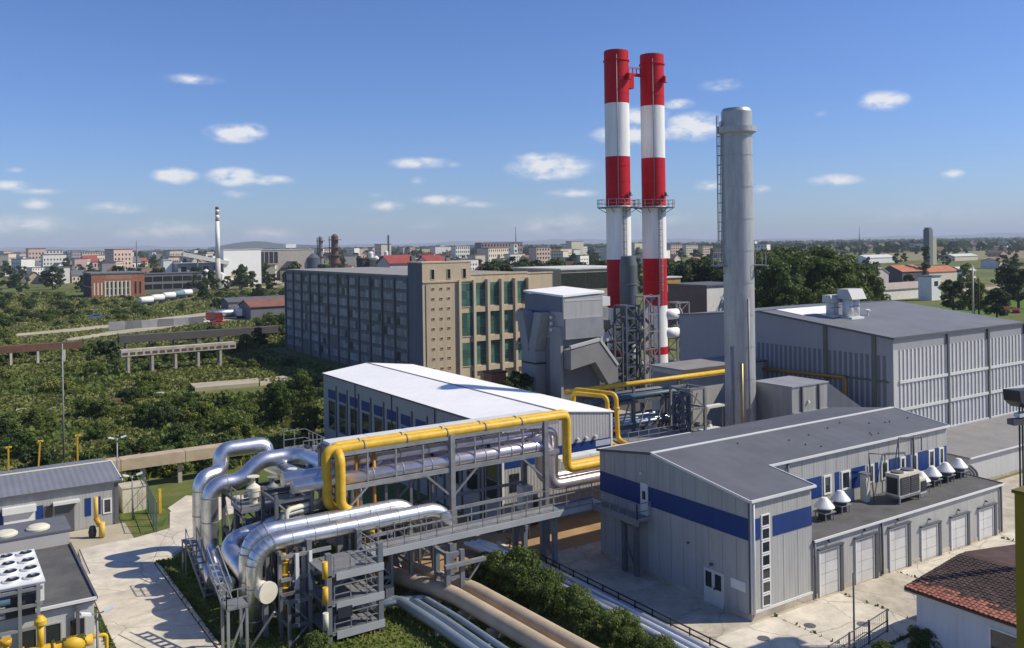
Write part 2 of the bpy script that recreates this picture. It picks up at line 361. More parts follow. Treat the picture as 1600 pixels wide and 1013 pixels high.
# ------------------------------------------------------------------ ground, roads, yards
b = MB(); R_ = 45000
ring = [(R_ * math.cos(a * math.pi / 24), R_ * math.sin(a * math.pi / 24), 0) for a in range(48)]
b.add([(0, 0, 0)] + ring, [(0, i + 1, (i + 1) % 48 + 1) for i in range(48)]); b.build('ground', fieldm, None, kind='structure')
sheet('yard', [(34.9, -40), (140, -40), (140, 42.9), (75.5, 42.9), (75.5, 90), (50.5, 90), (48.6, 56.2), (34.9, 56.2)], .012, conc)
sheet('works_yard', rect(48.2, 128, 56.3, 122), .008, asph)
sheet('soil_patch', [(25.5, 50.6), (35.5, 50.6), (37, 51.2), (50, 51.2), (50, 57), (36, 57), (36, 68), (25, 68)], .02, soil)
sheet('lawn', [(13.35, 20), (34.2, 20), (34.2, 50.4), (25.5, 50.6), (24.5, 74), (20.2, 74), (13.35, 66)], .014, lawnm)
sheet('lawn', [(12.9, 72.4), (15.4, 74.2), (16.6, 77.5), (16.2, 81), (13.2, 82)], .018, lawnm)
sheet('verge', [(7.3, 60.5), (9, 72), (12.9, 72.2), (13.2, 76.9), (3, 76.9), (3, 66)], .016, dirtm)
sheet('path', [(16.8, 76), (20.2, 74.2), (22, 79), (19, 82), (16.8, 79)], .016, conc_l)
# concrete service road: cast slabs with open joints
road = sheet('service_road', [(8.2, 20), (13.0, 20), (13.0, 66), (14.2, 66), (20.2, 73.9), (24, 74.9), (24, 79.2), (18.4, 79.5), (16.6, 77.5), (15.6, 73.2), (13, 72.3), (9.0, 72.1), (8.3, 60)], .02, conc)
ys = [20 + 4.6 * i for i in range(12)]
for i in range(len(ys) - 1):
    y0, y1 = ys[i] + .02, ys[i + 1] - .02
    if y0 > 66: break
    sm = (conc_l, conc_l, mat('stained_concrete', (.56, .50, .40), .85, 0, .2, .5, dirt=.55, dirtcol=(.3, .26, .2)))[i % 3]
    xl = lambda y: 8.45 if y < 60 else 8.45 + (y - 60) * .05
    MB().prism([(xl(y0), y0), (12.95, y0), (12.95, y1), (xl(y1), y1)], 'z', .02, .075).build('slab', sm, road)
MB().prism([(9.0, 66.05), (12.95, 66.05), (14.0, 69), (15.6, 73), (13, 72.2), (9.1, 72.0)], 'z', .02, .075).build('slab', conc_l, road)
MB().prism([(12.99, 66.05), (13.9, 66.05), (20.2, 74), (24, 75), (24, 79), (18.4, 79.4), (16.6, 77.4), (15.64, 73), (14.04, 69)], 'z', .02, .075).build('slab', conc_l, road)
kb = road
for i in range(14):
    y0 = 22 + i * 3.1
    MB().box(13.05, 13.22, y0, y0 + 3.06, 0, .16).build('kerb_stone', conc_l, road)
    if y0 < 58: MB().box(8.15, 8.3, y0, y0 + 3.06, 0, .12).build('kerb_stone', conc, road)
# paved strip along the front building
sheet('pavement', rect(7.05, 8.12, 20, 66), .03, conc)
for i in range(11):   # kerb between the yard and the planted strip
    box('kerb_stone', conc_l, bpy.data.objects['yard'], 34.55, 34.8, 20 + i * 3.2, 23.16 + i * 3.2, 0, .15)
# yard joints: big cast bays
yd = bpy.data.objects['yard']
for i in range(11):
    for j in range(3):
        x0 = 35 + 6 * i; y0 = 17.0 + 6 * j
        if x0 + 6 > 100: continue
        box('slab', conc_l if (i * 7 + j * 3) % 4 else conc, yd, x0 + .02, x0 + 5.98, y0 + .02, y0 + 5.98, .0, .045)
for (x, y) in ((38.2, 33.4), (41.6, 33.0), (44.2, 31.4)):
    MB().lathe([(.34, .03), (.34, .062), (.3, .066)], (x, y), 18).build('manhole_cover', galv_dk, yd)

# ------------------------------------------------------------------ main building (grey cladding, blue band)
X0, X1, XC = 39.41, 65.4, 44.8
Y0, YI, YR, Y9 = 35.3, 38.85, 43.5, 49.0
mb = thing('service_building', 'grey clad building with blue band, grey pitched roof and low garage wing', 'building', (X0, Y0, 0))
MB().prism([(Y0, 0), (Y9, 0), (Y9, 7.3), (YR, 8.07), (Y0, 6.9)], 'x', X0, XC).build('wall', clad, mb)
MB().prism([(YI, 0), (Y9, 0), (Y9, 7.3), (YR, 8.07), (YI, 7.4)], 'x', XC + .003, X1).build('wall', clad, mb)
MB().box(X0 - .04, XC - .02, Y0 - .05, Y0 + .2, 0, .42).box(X0 - .04, X0 + .2, Y0 + .2, Y9, 0, .3).build('plinth', conc, mb)
e = .14
rf = slab([(X0 - e, Y0 - e, 6.98), (XC + e, Y0 - e, 6.98), (XC + e, YI - e, 7.49), (X1 + e, YI - e, 7.49), (X1 + e, YR, 8.17), (X0 - e, YR, 8.17)], .1).build('roof', roof_gr, mb)
slab([(X0 - e, YR, 8.17), (X1 + e, YR, 8.17), (X1 + e, Y9 + e, 7.38), (X0 - e, Y9 + e, 7.38)], .1).build('roof', roof_gr, mb)
bar('ridge_cap', trim, rf, (X0 - e, YR, 8.19), (X1 + e, YR, 8.19), .3, .05)
bar('verge_trim', trim, rf, (X0 - e - .02, Y0 - e, 6.96), (X0 - e - .02, YR, 8.16), .07, .16)
bar('verge_trim', trim_dk, rf, (X0 - e - .02, Y9 + e, 7.35), (X0 - e - .02, YR, 8.15), .07, .16)
bar('gutter', trim, rf, (X0 - e, Y0 - e - .05, 6.96), (XC + e + .06, Y0 - e - .05, 6.96), .12, .14)
bar('gutter', trim, rf, (XC + e, YI - e - .05, 7.45), (X1 + e, YI - e - .05, 7.45), .12, .14)
bar('verge_trim', trim, rf, (XC + e + .03, Y0 - e, 6.97), (XC + e + .03, YI - e, 7.47), .07, .14)
bar('verge_trim', trim, rf, (X1 + e + .02, YI - e, 7.45), (X1 + e + .02, YR, 8.15), .06, .15)
random.seed(3)
for i in range(14):   # small screws, lifting eyes and clips seen as dots on the roof
    x = random.uniform(46, 64); y = random.uniform(39.5, 43)
    zr = 7.49 + (y - YI) * .146
    MB().lathe([(.06, zr - .02), (.05, zr + .12), (.02, zr + .14)], (x, y), 8).build('roof_stud', galv_dk, rf)
# blue band on the gable, split at the upper door
panel(mb, 'x', X0, 44.75, Y9 - .02, 4.52, 5.9, blue, 'blue_panel')
panel(mb, 'x', X0, Y0 + .12, 43.95, 4.62, 5.88, blue, 'blue_panel')
panel(mb, 'x', X0, Y0 + .02, Y0 + .14, .42, 6.85, trim_dk, 'corner_strip', .05)
# side face: blue panels beside the stair window
panel(mb, 'y', Y0, X0 + .15, 40.18, 4.62, 5.85, blue, 'blue_panel')
panel(mb, 'y', Y0, 41.3, XC - .03, 4.58, 5.75, blue, 'blue_panel')
panel(mb, 'y', Y0, X0 - .05, X0 + .12, .42, 6.85, trim, 'corner_strip', .055)
panel(mb, 'y', Y0, X0 + .18, XC - .05, .42, .56, trim, 'base_flashing', .07)
for k in range(7):
    z0 = .62 + k * .775
    window(mb, 'y', Y0, 40.27, 41.0, z0, z0 + .72, bars=() if k else ())
# cladding panel joints
jm = mat('panel_joint', (.20, .20, .195), .7)
for y in [Y0 + 1.1 * k for k in range(1, 13)]:
    zt = 6.85 + (min(y, YR) - Y0) * .143 - max(0, y - YR) * .14
    for a, c in ((.45, 4.5), (5.95, zt - .1)): box('panel_joint', jm, mb, *on_x(X0, y - .014, y + .014, a, c, .006))
for x in (42.2, 43.5):
    for a, c in ((.6, 4.5), (5.85, 6.8)): box('panel_joint', jm, mb, *on_y(Y0, x - .014, x + .014, a, c, .006))
for k in range(1, 17): box('panel_joint', jm, mb, *on_y(YI, XC + 1.2 * k - .014, XC + 1.2 * k + .014, 6.0, 7.25, .006))
# doors on the gable
def double_door(par, y0, y1, z1):
    d = box('door', white_d, par, *on_x(X0, y0, y1, .02, z1, .07))
    ymid = (y0 + y1) / 2
    for a, c in ((y0 + .16, ymid - .14), (ymid + .14, y1 - .16)):
        box('pane', glass, d, *on_x(X0 - .05, a, c, 1.02, z1 - .18, .045))
    box('handle', trim_dk, d, *on_x(X0 - .06, ymid - .12, ymid - .06, .95, 1.12, .08))
double_door(mb, 37.42, 39.0, 2.12)
d = box('door', trim, mb, *on_x(X0, 44.0, 44.7, 3.92, 6.02, .06)); box('pane', glass, d, *on_x(X0 - .05, 44.2, 44.5, 4.95, 5.5, .03))
panel(mb, 'x', X0, 35.75, 36.85, 1.55, 2.1, white_p, 'sign_plate', .04)
MB().tube([(X0 - .1, 38.3, 2.45), (X0 - .22, 38.3, 2.45)], .1, 10).build('wall_lamp', trim_dk, mb)
MB().tube([(X0 - .05, 44.5, 6.7), (X0 - .25, 44.5, 6.65)], .09, 10).build('wall_lamp', trim, mb)
MB().tube([(X0 - .05, 40.3, 3.2), (X0 - .15, 40.3, 3.2)], .07, 8).build('wall_lamp', trim_dk, mb)
# downpipes
for x, zt in ((X0 + .14, 6.85),):
    pipe('downpipe', trim, mb, [(x, Y0 - .12, zt), (x, Y0 - .12, .3)], .06, n=8)
for x in (46.9, 60.9):
    pipe('downpipe', galv_dk, mb, [(x, YI - .1, 7.36), (x, YI - .1, 3.7)], .07, n=8)
# clerestory: windows and blue panels in turn
seq = [(49.4, 49.75, 'b'), (49.95, 50.7, 'w'), (50.95, 52.35, 'b'), (52.6, 53.15, 'w'), (53.6, 54.0, 'b'), (54.25, 54.95, 'w'), (55.2, 56.5, 'b'), (56.85, 57.3, 'w'), (57.55, 57.85, 'b'), (58.2, 58.75, 'w'), (59.0, 60.05, 'b'),
       (60.2, 60.6, 'w'), (60.85, 61.2, 'b'), (61.4, 61.9, 'w'), (62.15, 63.2, 'b'), (63.35, 63.85, 'w'), (64.05, 64.4, 'b'), (64.55, 64.95, 'w'), (65.0, 65.36, 'b')]
xs_ = 0
seq = [(47.0 + (a - 49.4) * (65.3 - 47.0) / (65.36 - 49.4), 47.0 + (c - 49.4) * (65.3 - 47.0) / (65.36 - 49.4), k) for a, c, k in seq]
for a, c, k in seq:
    if k == 'b': panel(mb, 'y', YI, a, c, 4.55, 5.95, blue, 'blue_panel')
    else: window(mb, 'y', YI, a - .08, c + .08, 4.6, 5.9, fr=.12)
# garage wing
XA = 66.4
MB().box(XC + .002, XA, Y0 + .004, YI + .6, 0, 3.45).build('wing_wall', clad, mb)
wr = slab([(XC + .06, Y0 - .1, 3.62), (XA + .12, Y0 - .1, 3.62), (XA + .12, YI - .06, 3.72), (XC + .06, YI - .06, 3.72)], .14).build('wing_roof', roof_tar, mb)
bar('gutter', trim, wr, (XC + .06, Y0 - .16, 3.58), (XA + .14, Y0 - .16, 3.58), .1, .13)
bar('verge_trim', trim_dk, wr, (XA + .15, Y0 - .1, 3.6), (XA + .15, YI, 3.7), .06, .16)
for x in (XC + .14, 51.7, XA - .16):
    pipe('downpipe', galv_dk, mb, [(x, Y0 - .1, 3.5), (x, Y0 - .1, .1)], .075, n=8)
panel(mb, 'y', Y0, XC + .3, XA - .3, .0, .3, conc, 'plinth', .03)
for i in range(6):
    x0 = 45.35 + 3.58 * i; x1 = x0 + 1.98; zt = 2.9 if i < 3 else 2.28
    d = MB().box(*on_y(Y0, x0, x0 + .12, .03, zt, .1)).box(*on_y(Y0, x1 - .12, x1, .03, zt, .1)).box(*on_y(Y0, x0 + .12, x1 - .12, zt - .12, zt, .1)).build('garage_door', trim, mb)
    n_ = 4 if i < 3 else 3
    for k in range(n_):
        za = .05 + (zt - .2) * k / n_; zb = .05 + (zt - .2) * (k + 1) / n_ - .03
        box('door_panel', white_d, d, *on_y(Y0, x0 + .14, x0 + .62, za, zb, .05))
        box('door_panel', clad_lt if (i < 3 and k == n_ - 1) else white_d, d, *on_y(Y0, x0 + .66, x1 - .14, za, zb, .05))
    box('door_post', trim_dk, d, *on_y(Y0, x1 + .005, x1 + .3, .0, zt + .02, .16))
    box('door_hood', trim_dk, d, *on_y(Y0, x0 - .1, x1 + .3, zt + .03, zt + .12, .22))
    MB().tube([(x0 + 1, Y0 - .02, zt + .42), (x0 + 1, Y0 - .16, zt + .4)], .07, 8).build('wall_lamp', trim_dk, mb)

# roof fittings on the garage wing
def cowl(p, lab):
    x, y = p; z = 3.68
    t = thing('roof_fan', lab, 'roof fan', (x, y, z), 'cowled roof fans on the garage wing')
    MB().box(x - .28, x + .28, y - .28, y + .28, z, z + .5).build('curb', dark, t)
    MB().box(x - .55, x + .55, y - .5, y + .5, z + .5, z + .56).build('base_plate', galv, t)
    MB().lathe([(.42, z + .56), (.44, z + .84)], (x, y), 16).build('drum', galv_dk, t)
    MB().lathe([(.66, z + .82), (.64, z + .88), (.20, z + 1.42), (.08, z + 1.46)], (x, y), 18).build('cowl', white_p, t)
    for a in range(4):
        q = (x + .4 * (1 if a % 2 else -1), y + .4 * (1 if a > 1 else -1)); bar('leg', galv, t, (q[0], q[1], z), (q[0], q[1], z + .5), .05)
cw = [((48.7, 37.35), 'white cone cowled roof fan nearest the tall grey end of the garage wing'), ((50.9, 37.75), 'white cone cowled roof fan second from the tall grey end of the wing'),
      ((59.6, 37.4), 'white cone cowled roof fan right behind the chiller'), ((61.6, 37.75), 'white cone cowled roof fan second beyond the chiller'),
      ((63.5, 37.85), 'white cone cowled roof fan third beyond the chiller'), ((65.4, 37.95), 'white cone cowled roof fan farthest along the garage roof')]
for p, l in cw: cowl(p, l)
ch = thing('roof_chiller', 'cream boxed chiller with dark grilles standing on the garage roof', 'chiller', (56.6, 36.9, 3.68))
z = 3.68
MB().box(55.5, 57.9, 36.4, 37.5, z + .35, z + .5).build('base_frame', galv, ch)
for x in (55.55, 57.85):
    for y in (36.45, 37.45): bar('leg', galv, ch, (x, y, z), (x, y, z + .36), .09)
MB().box(55.5, 57.9, 36.42, 37.48, z + .5, z + 2.0).build('casing', cream, ch)
for k in range(2):
    x0 = 55.62 + k * 1.15
    g = box('grille', dark, ch, x0, x0 + 1.02, 36.37, 36.418, z + .62, z + 1.78)
    for q in range(8): box('louvre', galv_dk, g, x0 + .03, x0 + .99, 36.35, 36.369, z + .68 + q * .135, z + .71 + q * .135)
box('grille', dark, ch, 55.44, 55.498, 36.55, 37.35, z + .65, z + 1.75)
for k in range(2): MB().lathe([(.42, z + 2.0), (.42, z + 2.1)], (56.1 + k * 1.2, 36.95), 16).build('fan_ring', galv_dk, ch)
c2 = thing('roof_condenser', 'low cream condenser with small grille behind the roof chiller', 'condenser', (58.6, 36.9, 3.68))
MB().box(58.25, 59.0, 36.6, 37.3, z + .25, z + 1.25).build('casing', cream, c2); box('grille', dark, c2, 58.33, 58.92, 36.55, 36.598, z + .4, z + 1.1)
MB().box(58.2, 59.05, 36.55, 37.35, z, z + .25).build('base_frame', galv, c2)
pf = thing('roof_pipe_frame', 'thin steel pipe frame rising behind the roof chiller', 'pipe frame', (56.8, 38.2, 3.68))
for pts in ([(54.6, 38.1, z), (54.6, 38.1, 7.0)], [(57.0, 38.1, z), (58.2, 38.2, 7.6), (61, 38.2, 7.3), (61, 38.2, 6.3)], [(58.2, 38.2, z), (58.2, 38.2, 7.6)], [(54.6, 38.1, 7.0), (56.4, 38.1, 6.7), (56.4, 38.1, 5.6)], [(54.4, 37.6, z), (54.6, 38.1, 6.9)]):
    pipe('tube', galv_dk, pf, pts, .045, n=6)
ac = thing('duct_riser', 'grey flue box standing by the clerestory left of the chiller', 'flue', (54.3, 38.2, 3.68))
MB().box(54.1, 54.5, 38.0, 38.5, z, z + 1.9).build('casing', cream, ac); MB().box(54.0, 54.6, 37.9, 38.6, z + 1.9, z + 2.0).build('cap', galv, ac)

# low flat building between the service building and the hall
lb = thing('low_store', 'low light grey building with pale flat roof in front of ribbed hall', 'building', (76.4, 43.4, 0))
MB().box(76.4, 102, 43.4, 50.9, 0, 2.42).build('wall', clad_lt, lb)
lr = slab([(76.2, 43.2, 2.56), (102, 43.2, 2.56), (102, 50.9, 2.75), (76.2, 50.9, 2.75)], .13).build('roof', mat('pale_grey_roof', (.24, .23, .22), .85, 0, .12, .5, dirt=.2), lb)
bar('gutter', trim, lr, (76.2, 43.14, 2.5), (102, 43.14, 2.5), .1, .12)
panel(lb, 'y', 43.4, 76.5, 102, 0, .25, conc, 'plinth')
st = thing('gutter_pipe_bundle', 'short bent pipes beside the end of the garage roof', 'pipes', (70, 40.5, 0))
for k in range(3): pipe('pipe', galv_dk, st, [(68.2 + k * .3, 40, 0), (68.2 + k * .3, 40, 3.4), (68.9 + k * .4, 39.6, 3.7), (69.6 + k * .4, 39.3, 3.0), (69.6 + k * .4, 39.3, 0)], .1, n=8)
# ------------------------------------------------------------------ ribbed hall on the right
HX0, HX1, HY0, HYR, HY1 = 77.0, 101.3, 51.0, 67.2, 79.8
hall = thing('ribbed_hall', 'large grey ribbed hall with dark roof on the right', 'hall', (HX0, HY0, 0))
ez, rz_ = 12.4, 14.1
hw = MB().prism([(HY0, 0), (HY1, 0), (HY1, 12.95), (HYR, rz_ - .06), (HY0, ez - .06)], 'x', HX0, HX1).build('wall', mat('hall_cladding', (.30, .305, .32), .5, 0, .05, .4, dirt=.08, streak=True), hall)
hr = slab([(HX0 - .15, HY0 - .15, ez), (HX1 + .15, HY0 - .15, ez), (HX1 + .15, HYR, rz_), (HX0 - .15, HYR, rz_)], .14).build('roof', mat('hall_roof_sheet', (.165, .17, .18), .6, 0, .15, .25, stripes=('x', 1.3, .12), dirt=.4, dirtcol=(.22, .215, .205)), hall)
slab([(HX0 - .15, HYR, rz_), (HX1 + .15, HYR, rz_), (HX1 + .15, HY1 + .15, 13.0), (HX0 - .15, HY1 + .15, 13.0)], .14).build('roof', mat('hall_roof_sheet', (.165, .17, .18), .6, 0, .15, .25, stripes=('x', 1.3, .12), dirt=.4, dirtcol=(.22, .215, .205)), hall)
slab([(79.2, 63.2, 13.74), (83.2, 63.2, 13.74), (88.6, 67.1, 14.13), (79.5, 67.1, 14.13)], .02).build('bright_roof_sheet', roof_wh, hall)
bar('ridge_cap', galv_dk, hr, (HX0 - .15, HYR, rz_ + .02), (HX1 + .15, HYR, rz_ + .02), .4, .05)
bar('eaves_trim', trim_dk, hr, (HX0 - .2, HY0 - .2, ez - .05), (HX1 + .2, HY0 - .2, ez - .05), .08, .22)
bar('verge_trim', trim_dk, hr, (HX0 - .2, HY0 - .15, ez - .06), (HX0 - .2, HYR, rz_ - .06), .08, .2)
ribm = mat('pale_rib', (.62, .62, .60), .5, 0, .06, .8)
rib_shade_m = mat('rib_shade', (.155, .16, .175), .55, 0, .08, .6)
posts = [86.1, 93.65, 101.1]
panel(hall, 'y', HY0, HX0 + .76, HX1, 0, 11.0, mat('rib_field', (.40, .405, .42), .5, 0, .05, .4), 'ribbed_field', .012)
# facing the sun: broad ribs between three dark posts, three pale girts
prev = HX0 + .9
panel(hall, 'y', HY0, HX0 - .02, HX0 + .75, 0, 11.2, clad_lt, 'corner_panel', .05)
for pz in posts:
    n_ = 13 if pz < 87 else 11
    for k in range(n_):
        x = prev + .2 + (pz - .25 - prev - .2) * k / (n_ - 1)
        box('rib', ribm, hall, x - .1, x + .1, HY0 - .1, HY0 - .013, 2.2, 11.15)
    box('post', trim_dk, hall, pz - .17, pz + .17, HY0 - .22, HY0 - .002, 0, 12.2)
    for zz in (8.1, 5.45, 2.75):
        box('girt', ribm, hall, prev - .1, pz - .18, HY0 - .2, HY0 - .102, zz - .14, zz + .14)
    prev = pz + .2
# shaded side: flat dark strips paint the recess shade between grey ribs
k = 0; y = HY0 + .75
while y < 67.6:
    box('rib_shade', rib_shade_m, hall, HX0 - .012, HX0 + .002, y, y + .36, 2, 10.6); y += .62
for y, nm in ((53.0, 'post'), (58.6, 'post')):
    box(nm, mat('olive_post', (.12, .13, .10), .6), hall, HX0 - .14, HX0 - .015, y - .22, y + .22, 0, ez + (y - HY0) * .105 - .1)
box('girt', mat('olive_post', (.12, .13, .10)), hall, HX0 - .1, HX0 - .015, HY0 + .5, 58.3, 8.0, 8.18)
gp = thing('gas_line', 'thin ochre gas line crossing the shaded side of the ribbed hall', 'pipe', (HX0 - .3, 58, 0))
pipe('pipe', mat('amber_paint', (.42, .2, .02), .5), gp, [(HX0 - .35, 70, 7.7), (HX0 - .35, 56.1, 8.05), (HX0 - .35, 56.1, .1)], .17, 1.0, 10)
for i in range(5): bar('bracket', galv_dk, gp, (HX0 - .35, 58 + 2.6 * i, 7.75), (HX0, 58 + 2.6 * i, 7.75), .1)
# roof ventilators
def roof_vent(x, y, z, s, lab):
    t = thing('roof_ventilator', lab, 'ventilator', (x, y, z - .3))
    MB().box(x - 1.0 * s, x + 1.0 * s, y - .8 * s, y + .8 * s, z - .4, z + .15).build('curb', white_p, t)
    for k in (-1, 1): MB().lathe([(.52 * s, z + .15), (.52 * s, z + 2.0 * s)], (x + .5 * s * k, y), 18).build('shaft', trim, t)
    bar('band', galv, t, (x - 1.0 * s, y - .53 * s, z + 1.2 * s), (x + 1.0 * s, y - .53 * s, z + 1.2 * s), .06, .1)
    MB().prism([(y - 1.0 * s, z + 1.9 * s), (y - .5 * s, z + 2.9 * s), (y + .7 * s, z + 2.9 * s), (y + .8 * s, z + 1.9 * s)], 'x', x - 1.15 * s, x + 1.15 * s).build('hood', clad_lt, t)
roof_vent(83.6, 60.3, 13.38, 1.08, 'white twin roof ventilator with angled hood on the ribbed hall')
roof_vent(82.35, 61.75, 13.53, .8, 'smaller grey roof ventilator behind the white twin one')
MB().lathe([(.1, 0), (.1, .5), (.3, .55), (.3, .7), (.05, .8)], (0, 0), 10).build('cap_vent', white_p, None, 'small white cap vent on the hall roof right of the ventilators', 'vent', local=True).location = (86.8, 60.5, 13.35)

# ------------------------------------------------------------------ stainless exhaust stack
SX, SY, SR = 64.25, 58.55, 1.42
stk = thing('exhaust_stack', 'tall plain steel exhaust stack with ring platforms and ladder', 'chimney', (SX, SY, 0))
secs = [0, 3, 6, 9, 12, 15, 18, 21, 24, 27, 30, 31.7]
for i in range(len(secs) - 1):
    MB().lathe([(SR, secs[i]), (SR, secs[i + 1])], (SX, SY), 40, False).build('shell_section', stackm, stk)
    MB().lathe([(SR + .005, secs[i + 1] - .06), (SR + .035, secs[i + 1] - .05), (SR + .035, secs[i + 1] + .03)], (SX, SY), 40, False).build('seam_ring', stackm, stk)
MB().lathe([(SR, 31.7), (SR, 34.1)], (SX, SY), 40, False).build('stack_head', stackm, stk)
MB().lathe([(SR, 34.1), (SR - .14, 34.4)], (SX, SY), 40, False).build('stack_cone', stackm, stk)
MB().lathe([(SR - .14, 34.4), (SR - .2, 34.4), (SR - .2, 32)], (SX, SY), 40, False).build('stack_lip', galv_dk, stk)
def ring_platform(par, cx, cy, z, r0, r1, a0=0, a1=2 * math.pi, hi=1.1, posts=14, full=True, deck=None, dm=None):
    n = 28; b = MB()
    for i in range(n):
        t0, t1 = a0 + (a1 - a0) * i / n, a0 + (a1 - a0) * (i + 1) / n
        q = [(cx + r * math.cos(t), cy + r * math.sin(t)) for r, t in ((r0, t0), (r1, t0), (r1, t1), (r0, t1))]
        b.prism(q, 'z', z - .1, z)
    pl = b.build('platform', dm or galv, par)
    c = abs(a1 - a0 - 2 * math.pi) < .01
    for zz in (z + hi * .5, z + hi):
        pts = [(cx + r1 * math.cos(a0 + (a1 - a0) * i / n), cy + r1 * math.sin(a0 + (a1 - a0) * i / n), zz) for i in range(n + (0 if c else 1))]
        MB().tube(pts, .03, 5, closed=c).build('handrail', galv, pl)
    for i in range(posts):
        t = a0 + (a1 - a0) * i / (posts if c else posts - 1); x, y = cx + r1 * math.cos(t), cy + r1 * math.sin(t)
        bar('rail_post', galv, pl, (x, y, z), (x, y, z + hi), .05)
    for i in range(6):
        t = a0 + (a1 - a0) * (i + .5) / 6
        bar('bracket', galv_dk, pl, (cx + r1 * .97 * math.cos(t), cy + r1 * .97 * math.sin(t), z - .1), (cx + r0 * math.cos(t), cy + r0 * math.sin(t), z - .8), .08)
    return pl
MB().lathe([(SR, 31.95), (SR + .38, 32.15), (SR + .38, 32.65), (SR, 32.65)], (SX, SY), 40, False).build('collar', stackm, stk)
al = math.atan2(FS, -FC)   # direction to the photograph's left
ring_platform(stk, SX, SY, 19.6, SR + .02, SR + 1.1, al - 3.6, al + .5, 1.2, 12)
def ladder(par, x, y, dx, dy, z0, z1, cage=True, mm=None):
    mm = mm or galv
    l = MB(); w = .25; px_, py_ = -dy, dx
    for s_ in (-1, 1): l.bar((x + px_ * w * s_, y + py_ * w * s_, z0), (x + px_ * w * s_, y + py_ * w * s_, z1), .06)
    z = z0 + .3
    while z < z1: l.bar((x - px_ * w, y - py_ * w, z), (x + px_ * w, y + py_ * w, z), .04); z += .4
    lo = l.build('ladder', mm, par)
    if cage:
        c = MB(); z = z0 + 2.2
        while z < z1:
            pts = [(x + px_ * .34 * math.cos(t) + dx * .38 * math.sin(t), y + py_ * .34 * math.cos(t) + dy * .38 * math.sin(t), z) for t in [math.pi * k / 8 for k in range(9)]]
            c.tube(pts, .03, 5); z += .9
        for t in (math.pi * .25, math.pi * .5, math.pi * .75):
            q = (x + px_ * .34 * math.cos(t) + dx * .38 * math.sin(t), y + py_ * .34 * math.cos(t) + dy * .38 * math.sin(t)); c.bar((q[0], q[1], z0 + 2.2), (q[0], q[1], z1 + .6), .035)
        c.build('cage', mm, lo)
ladder(stk, SX + (SR + .12) * math.cos(al), SY + (SR + .12) * math.sin(al), math.cos(al), math.sin(al), 19.7, 33.2)
# warm bright pipe strip running up the near side (an insulated sampling line)
tn = math.atan2(-FC, -FS)
for da, r_, mm, zt in ((-.15, .13, mat('brass_jacket', (.46, .33, .14), .45, .6, .15), 10.5), (.28, .1, galv, 16.5), (-.75, .09, galv, 12)):
    t = tn + da; pipe('riser', mm, stk, [(SX + (SR + .2) * math.cos(t), SY + (SR + .2) * math.sin(t), .2), (SX + (SR + .2) * math.cos(t), SY + (SR + .2) * math.sin(t), zt)], r_, n=8)
# inlet duct from the boiler, beside the stack
du = thing('flue_duct', 'grey boxy flue duct with sloped transition right of the steel stack', 'duct', (68.5, 55, 0))
dm = mat('duct_steel', (.33, .335, .33), .55, .3, .14, .8, dirt=.25, dirtcol=(.2, .19, .17), streak=True)
MB().box(65.9, 71.0, 53.9, 58.3, 1.0, 8.4).build('casing', dm, du)
MB().add([(71.0, 53.9, 1), (71.0, 58.3, 1), (71.0, 58.3, 8.4), (71.0, 53.9, 8.4), (75.8, 50.6, 0), (75.8, 58.3, 0), (75.8, 58.3, 4), (75.8, 50.6, 4)], [(0, 3, 2, 1), (4, 5, 6, 7), (0, 1, 5, 4), (1, 2, 6, 5), (2, 3, 7, 6), (3, 0, 4, 7)]).build('transition', dm, du)
box('roof_sheet', mat('duct_roof', (.27, .28, .30), .6), du, 65.8, 71.1, 53.8, 58.4, 8.4, 8.5)
for x in (67.2, 69.6): box('stiffener', galv_dk, du, x - .08, x + .08, 53.72, 53.898, 1, 8.35)
for zz in (3.6, 6.0): box('stiffener', dm, du, 66.0, 70.95, 53.78, 53.898, zz - .07, zz + .07)
for zz in (6.9, 5.4): MB().tube([(68.1, 53.9, zz), (68.1, 53.7, zz)], .12, 8).build('port', trim, du)
for x in (66.3, 70.6):
    for y in (54.2, 58.0): bar('leg', galv_dk, du, (x, y, 0), (x, y, 1.0), .25)

# ------------------------------------------------------------------ the two red and white chimneys
TOP = 49.7
bands = [(0, 5.15, 'white'), (5.15, 6.3, 'red'), (6.3, 12.4, 'white'), (12.4, 19.4, 'red'), (19.4, 27.2, 'white'), (27.2, 34.35, 'red'), (34.35, 42.1, 'white'), (42.1, TOP, 'red')]
def chimney(cx, cy, r, lab):
    t = thing('striped_chimney', lab, 'chimney', (cx, cy, 0), 'red and white striped chimneys')
    for z0, z1, c in bands:
        bd = MB().lathe([(r, z0), (r, z1)], (cx, cy), 40, False).build(c + '_band', redp if c == 'red' else whitec, t)
        if c == 'red' and z0 > 10:
            for q in range(3): zz = z0 + (z1 - z0) * (q + .6) / 3.2; MB().lathe([(r, zz - .05), (r + .03, zz - .04), (r + .03, zz + .04), (r, zz + .05)], (cx, cy), 40, False).build('weld_ring', redp, bd)
        if z1 == TOP: MB().lathe([(r, TOP), (r - .06, TOP + .12), (r - .16, TOP + .12), (r - .18, TOP - 2)], (cx, cy), 40, False).build('rim', mat('sooty_red', (.16, .02, .02), .7), t)
    pp = ring_platform(t, cx, cy, 27.0, r + .02, r + 1.25, 0, 2 * math.pi, 1.1, 16, dm=galv_dk)
    return t
CX, CY, CR = 84.55, 99.95, 1.8
ch1 = chimney(CX, CY, CR, 'left red and white striped chimney with steel walkway ring')
CX2, CY2 = 91.0, 99.4
ch2 = chimney(CX2, CY2, CR - .02, 'right red and white striped chimney above a red base ring')
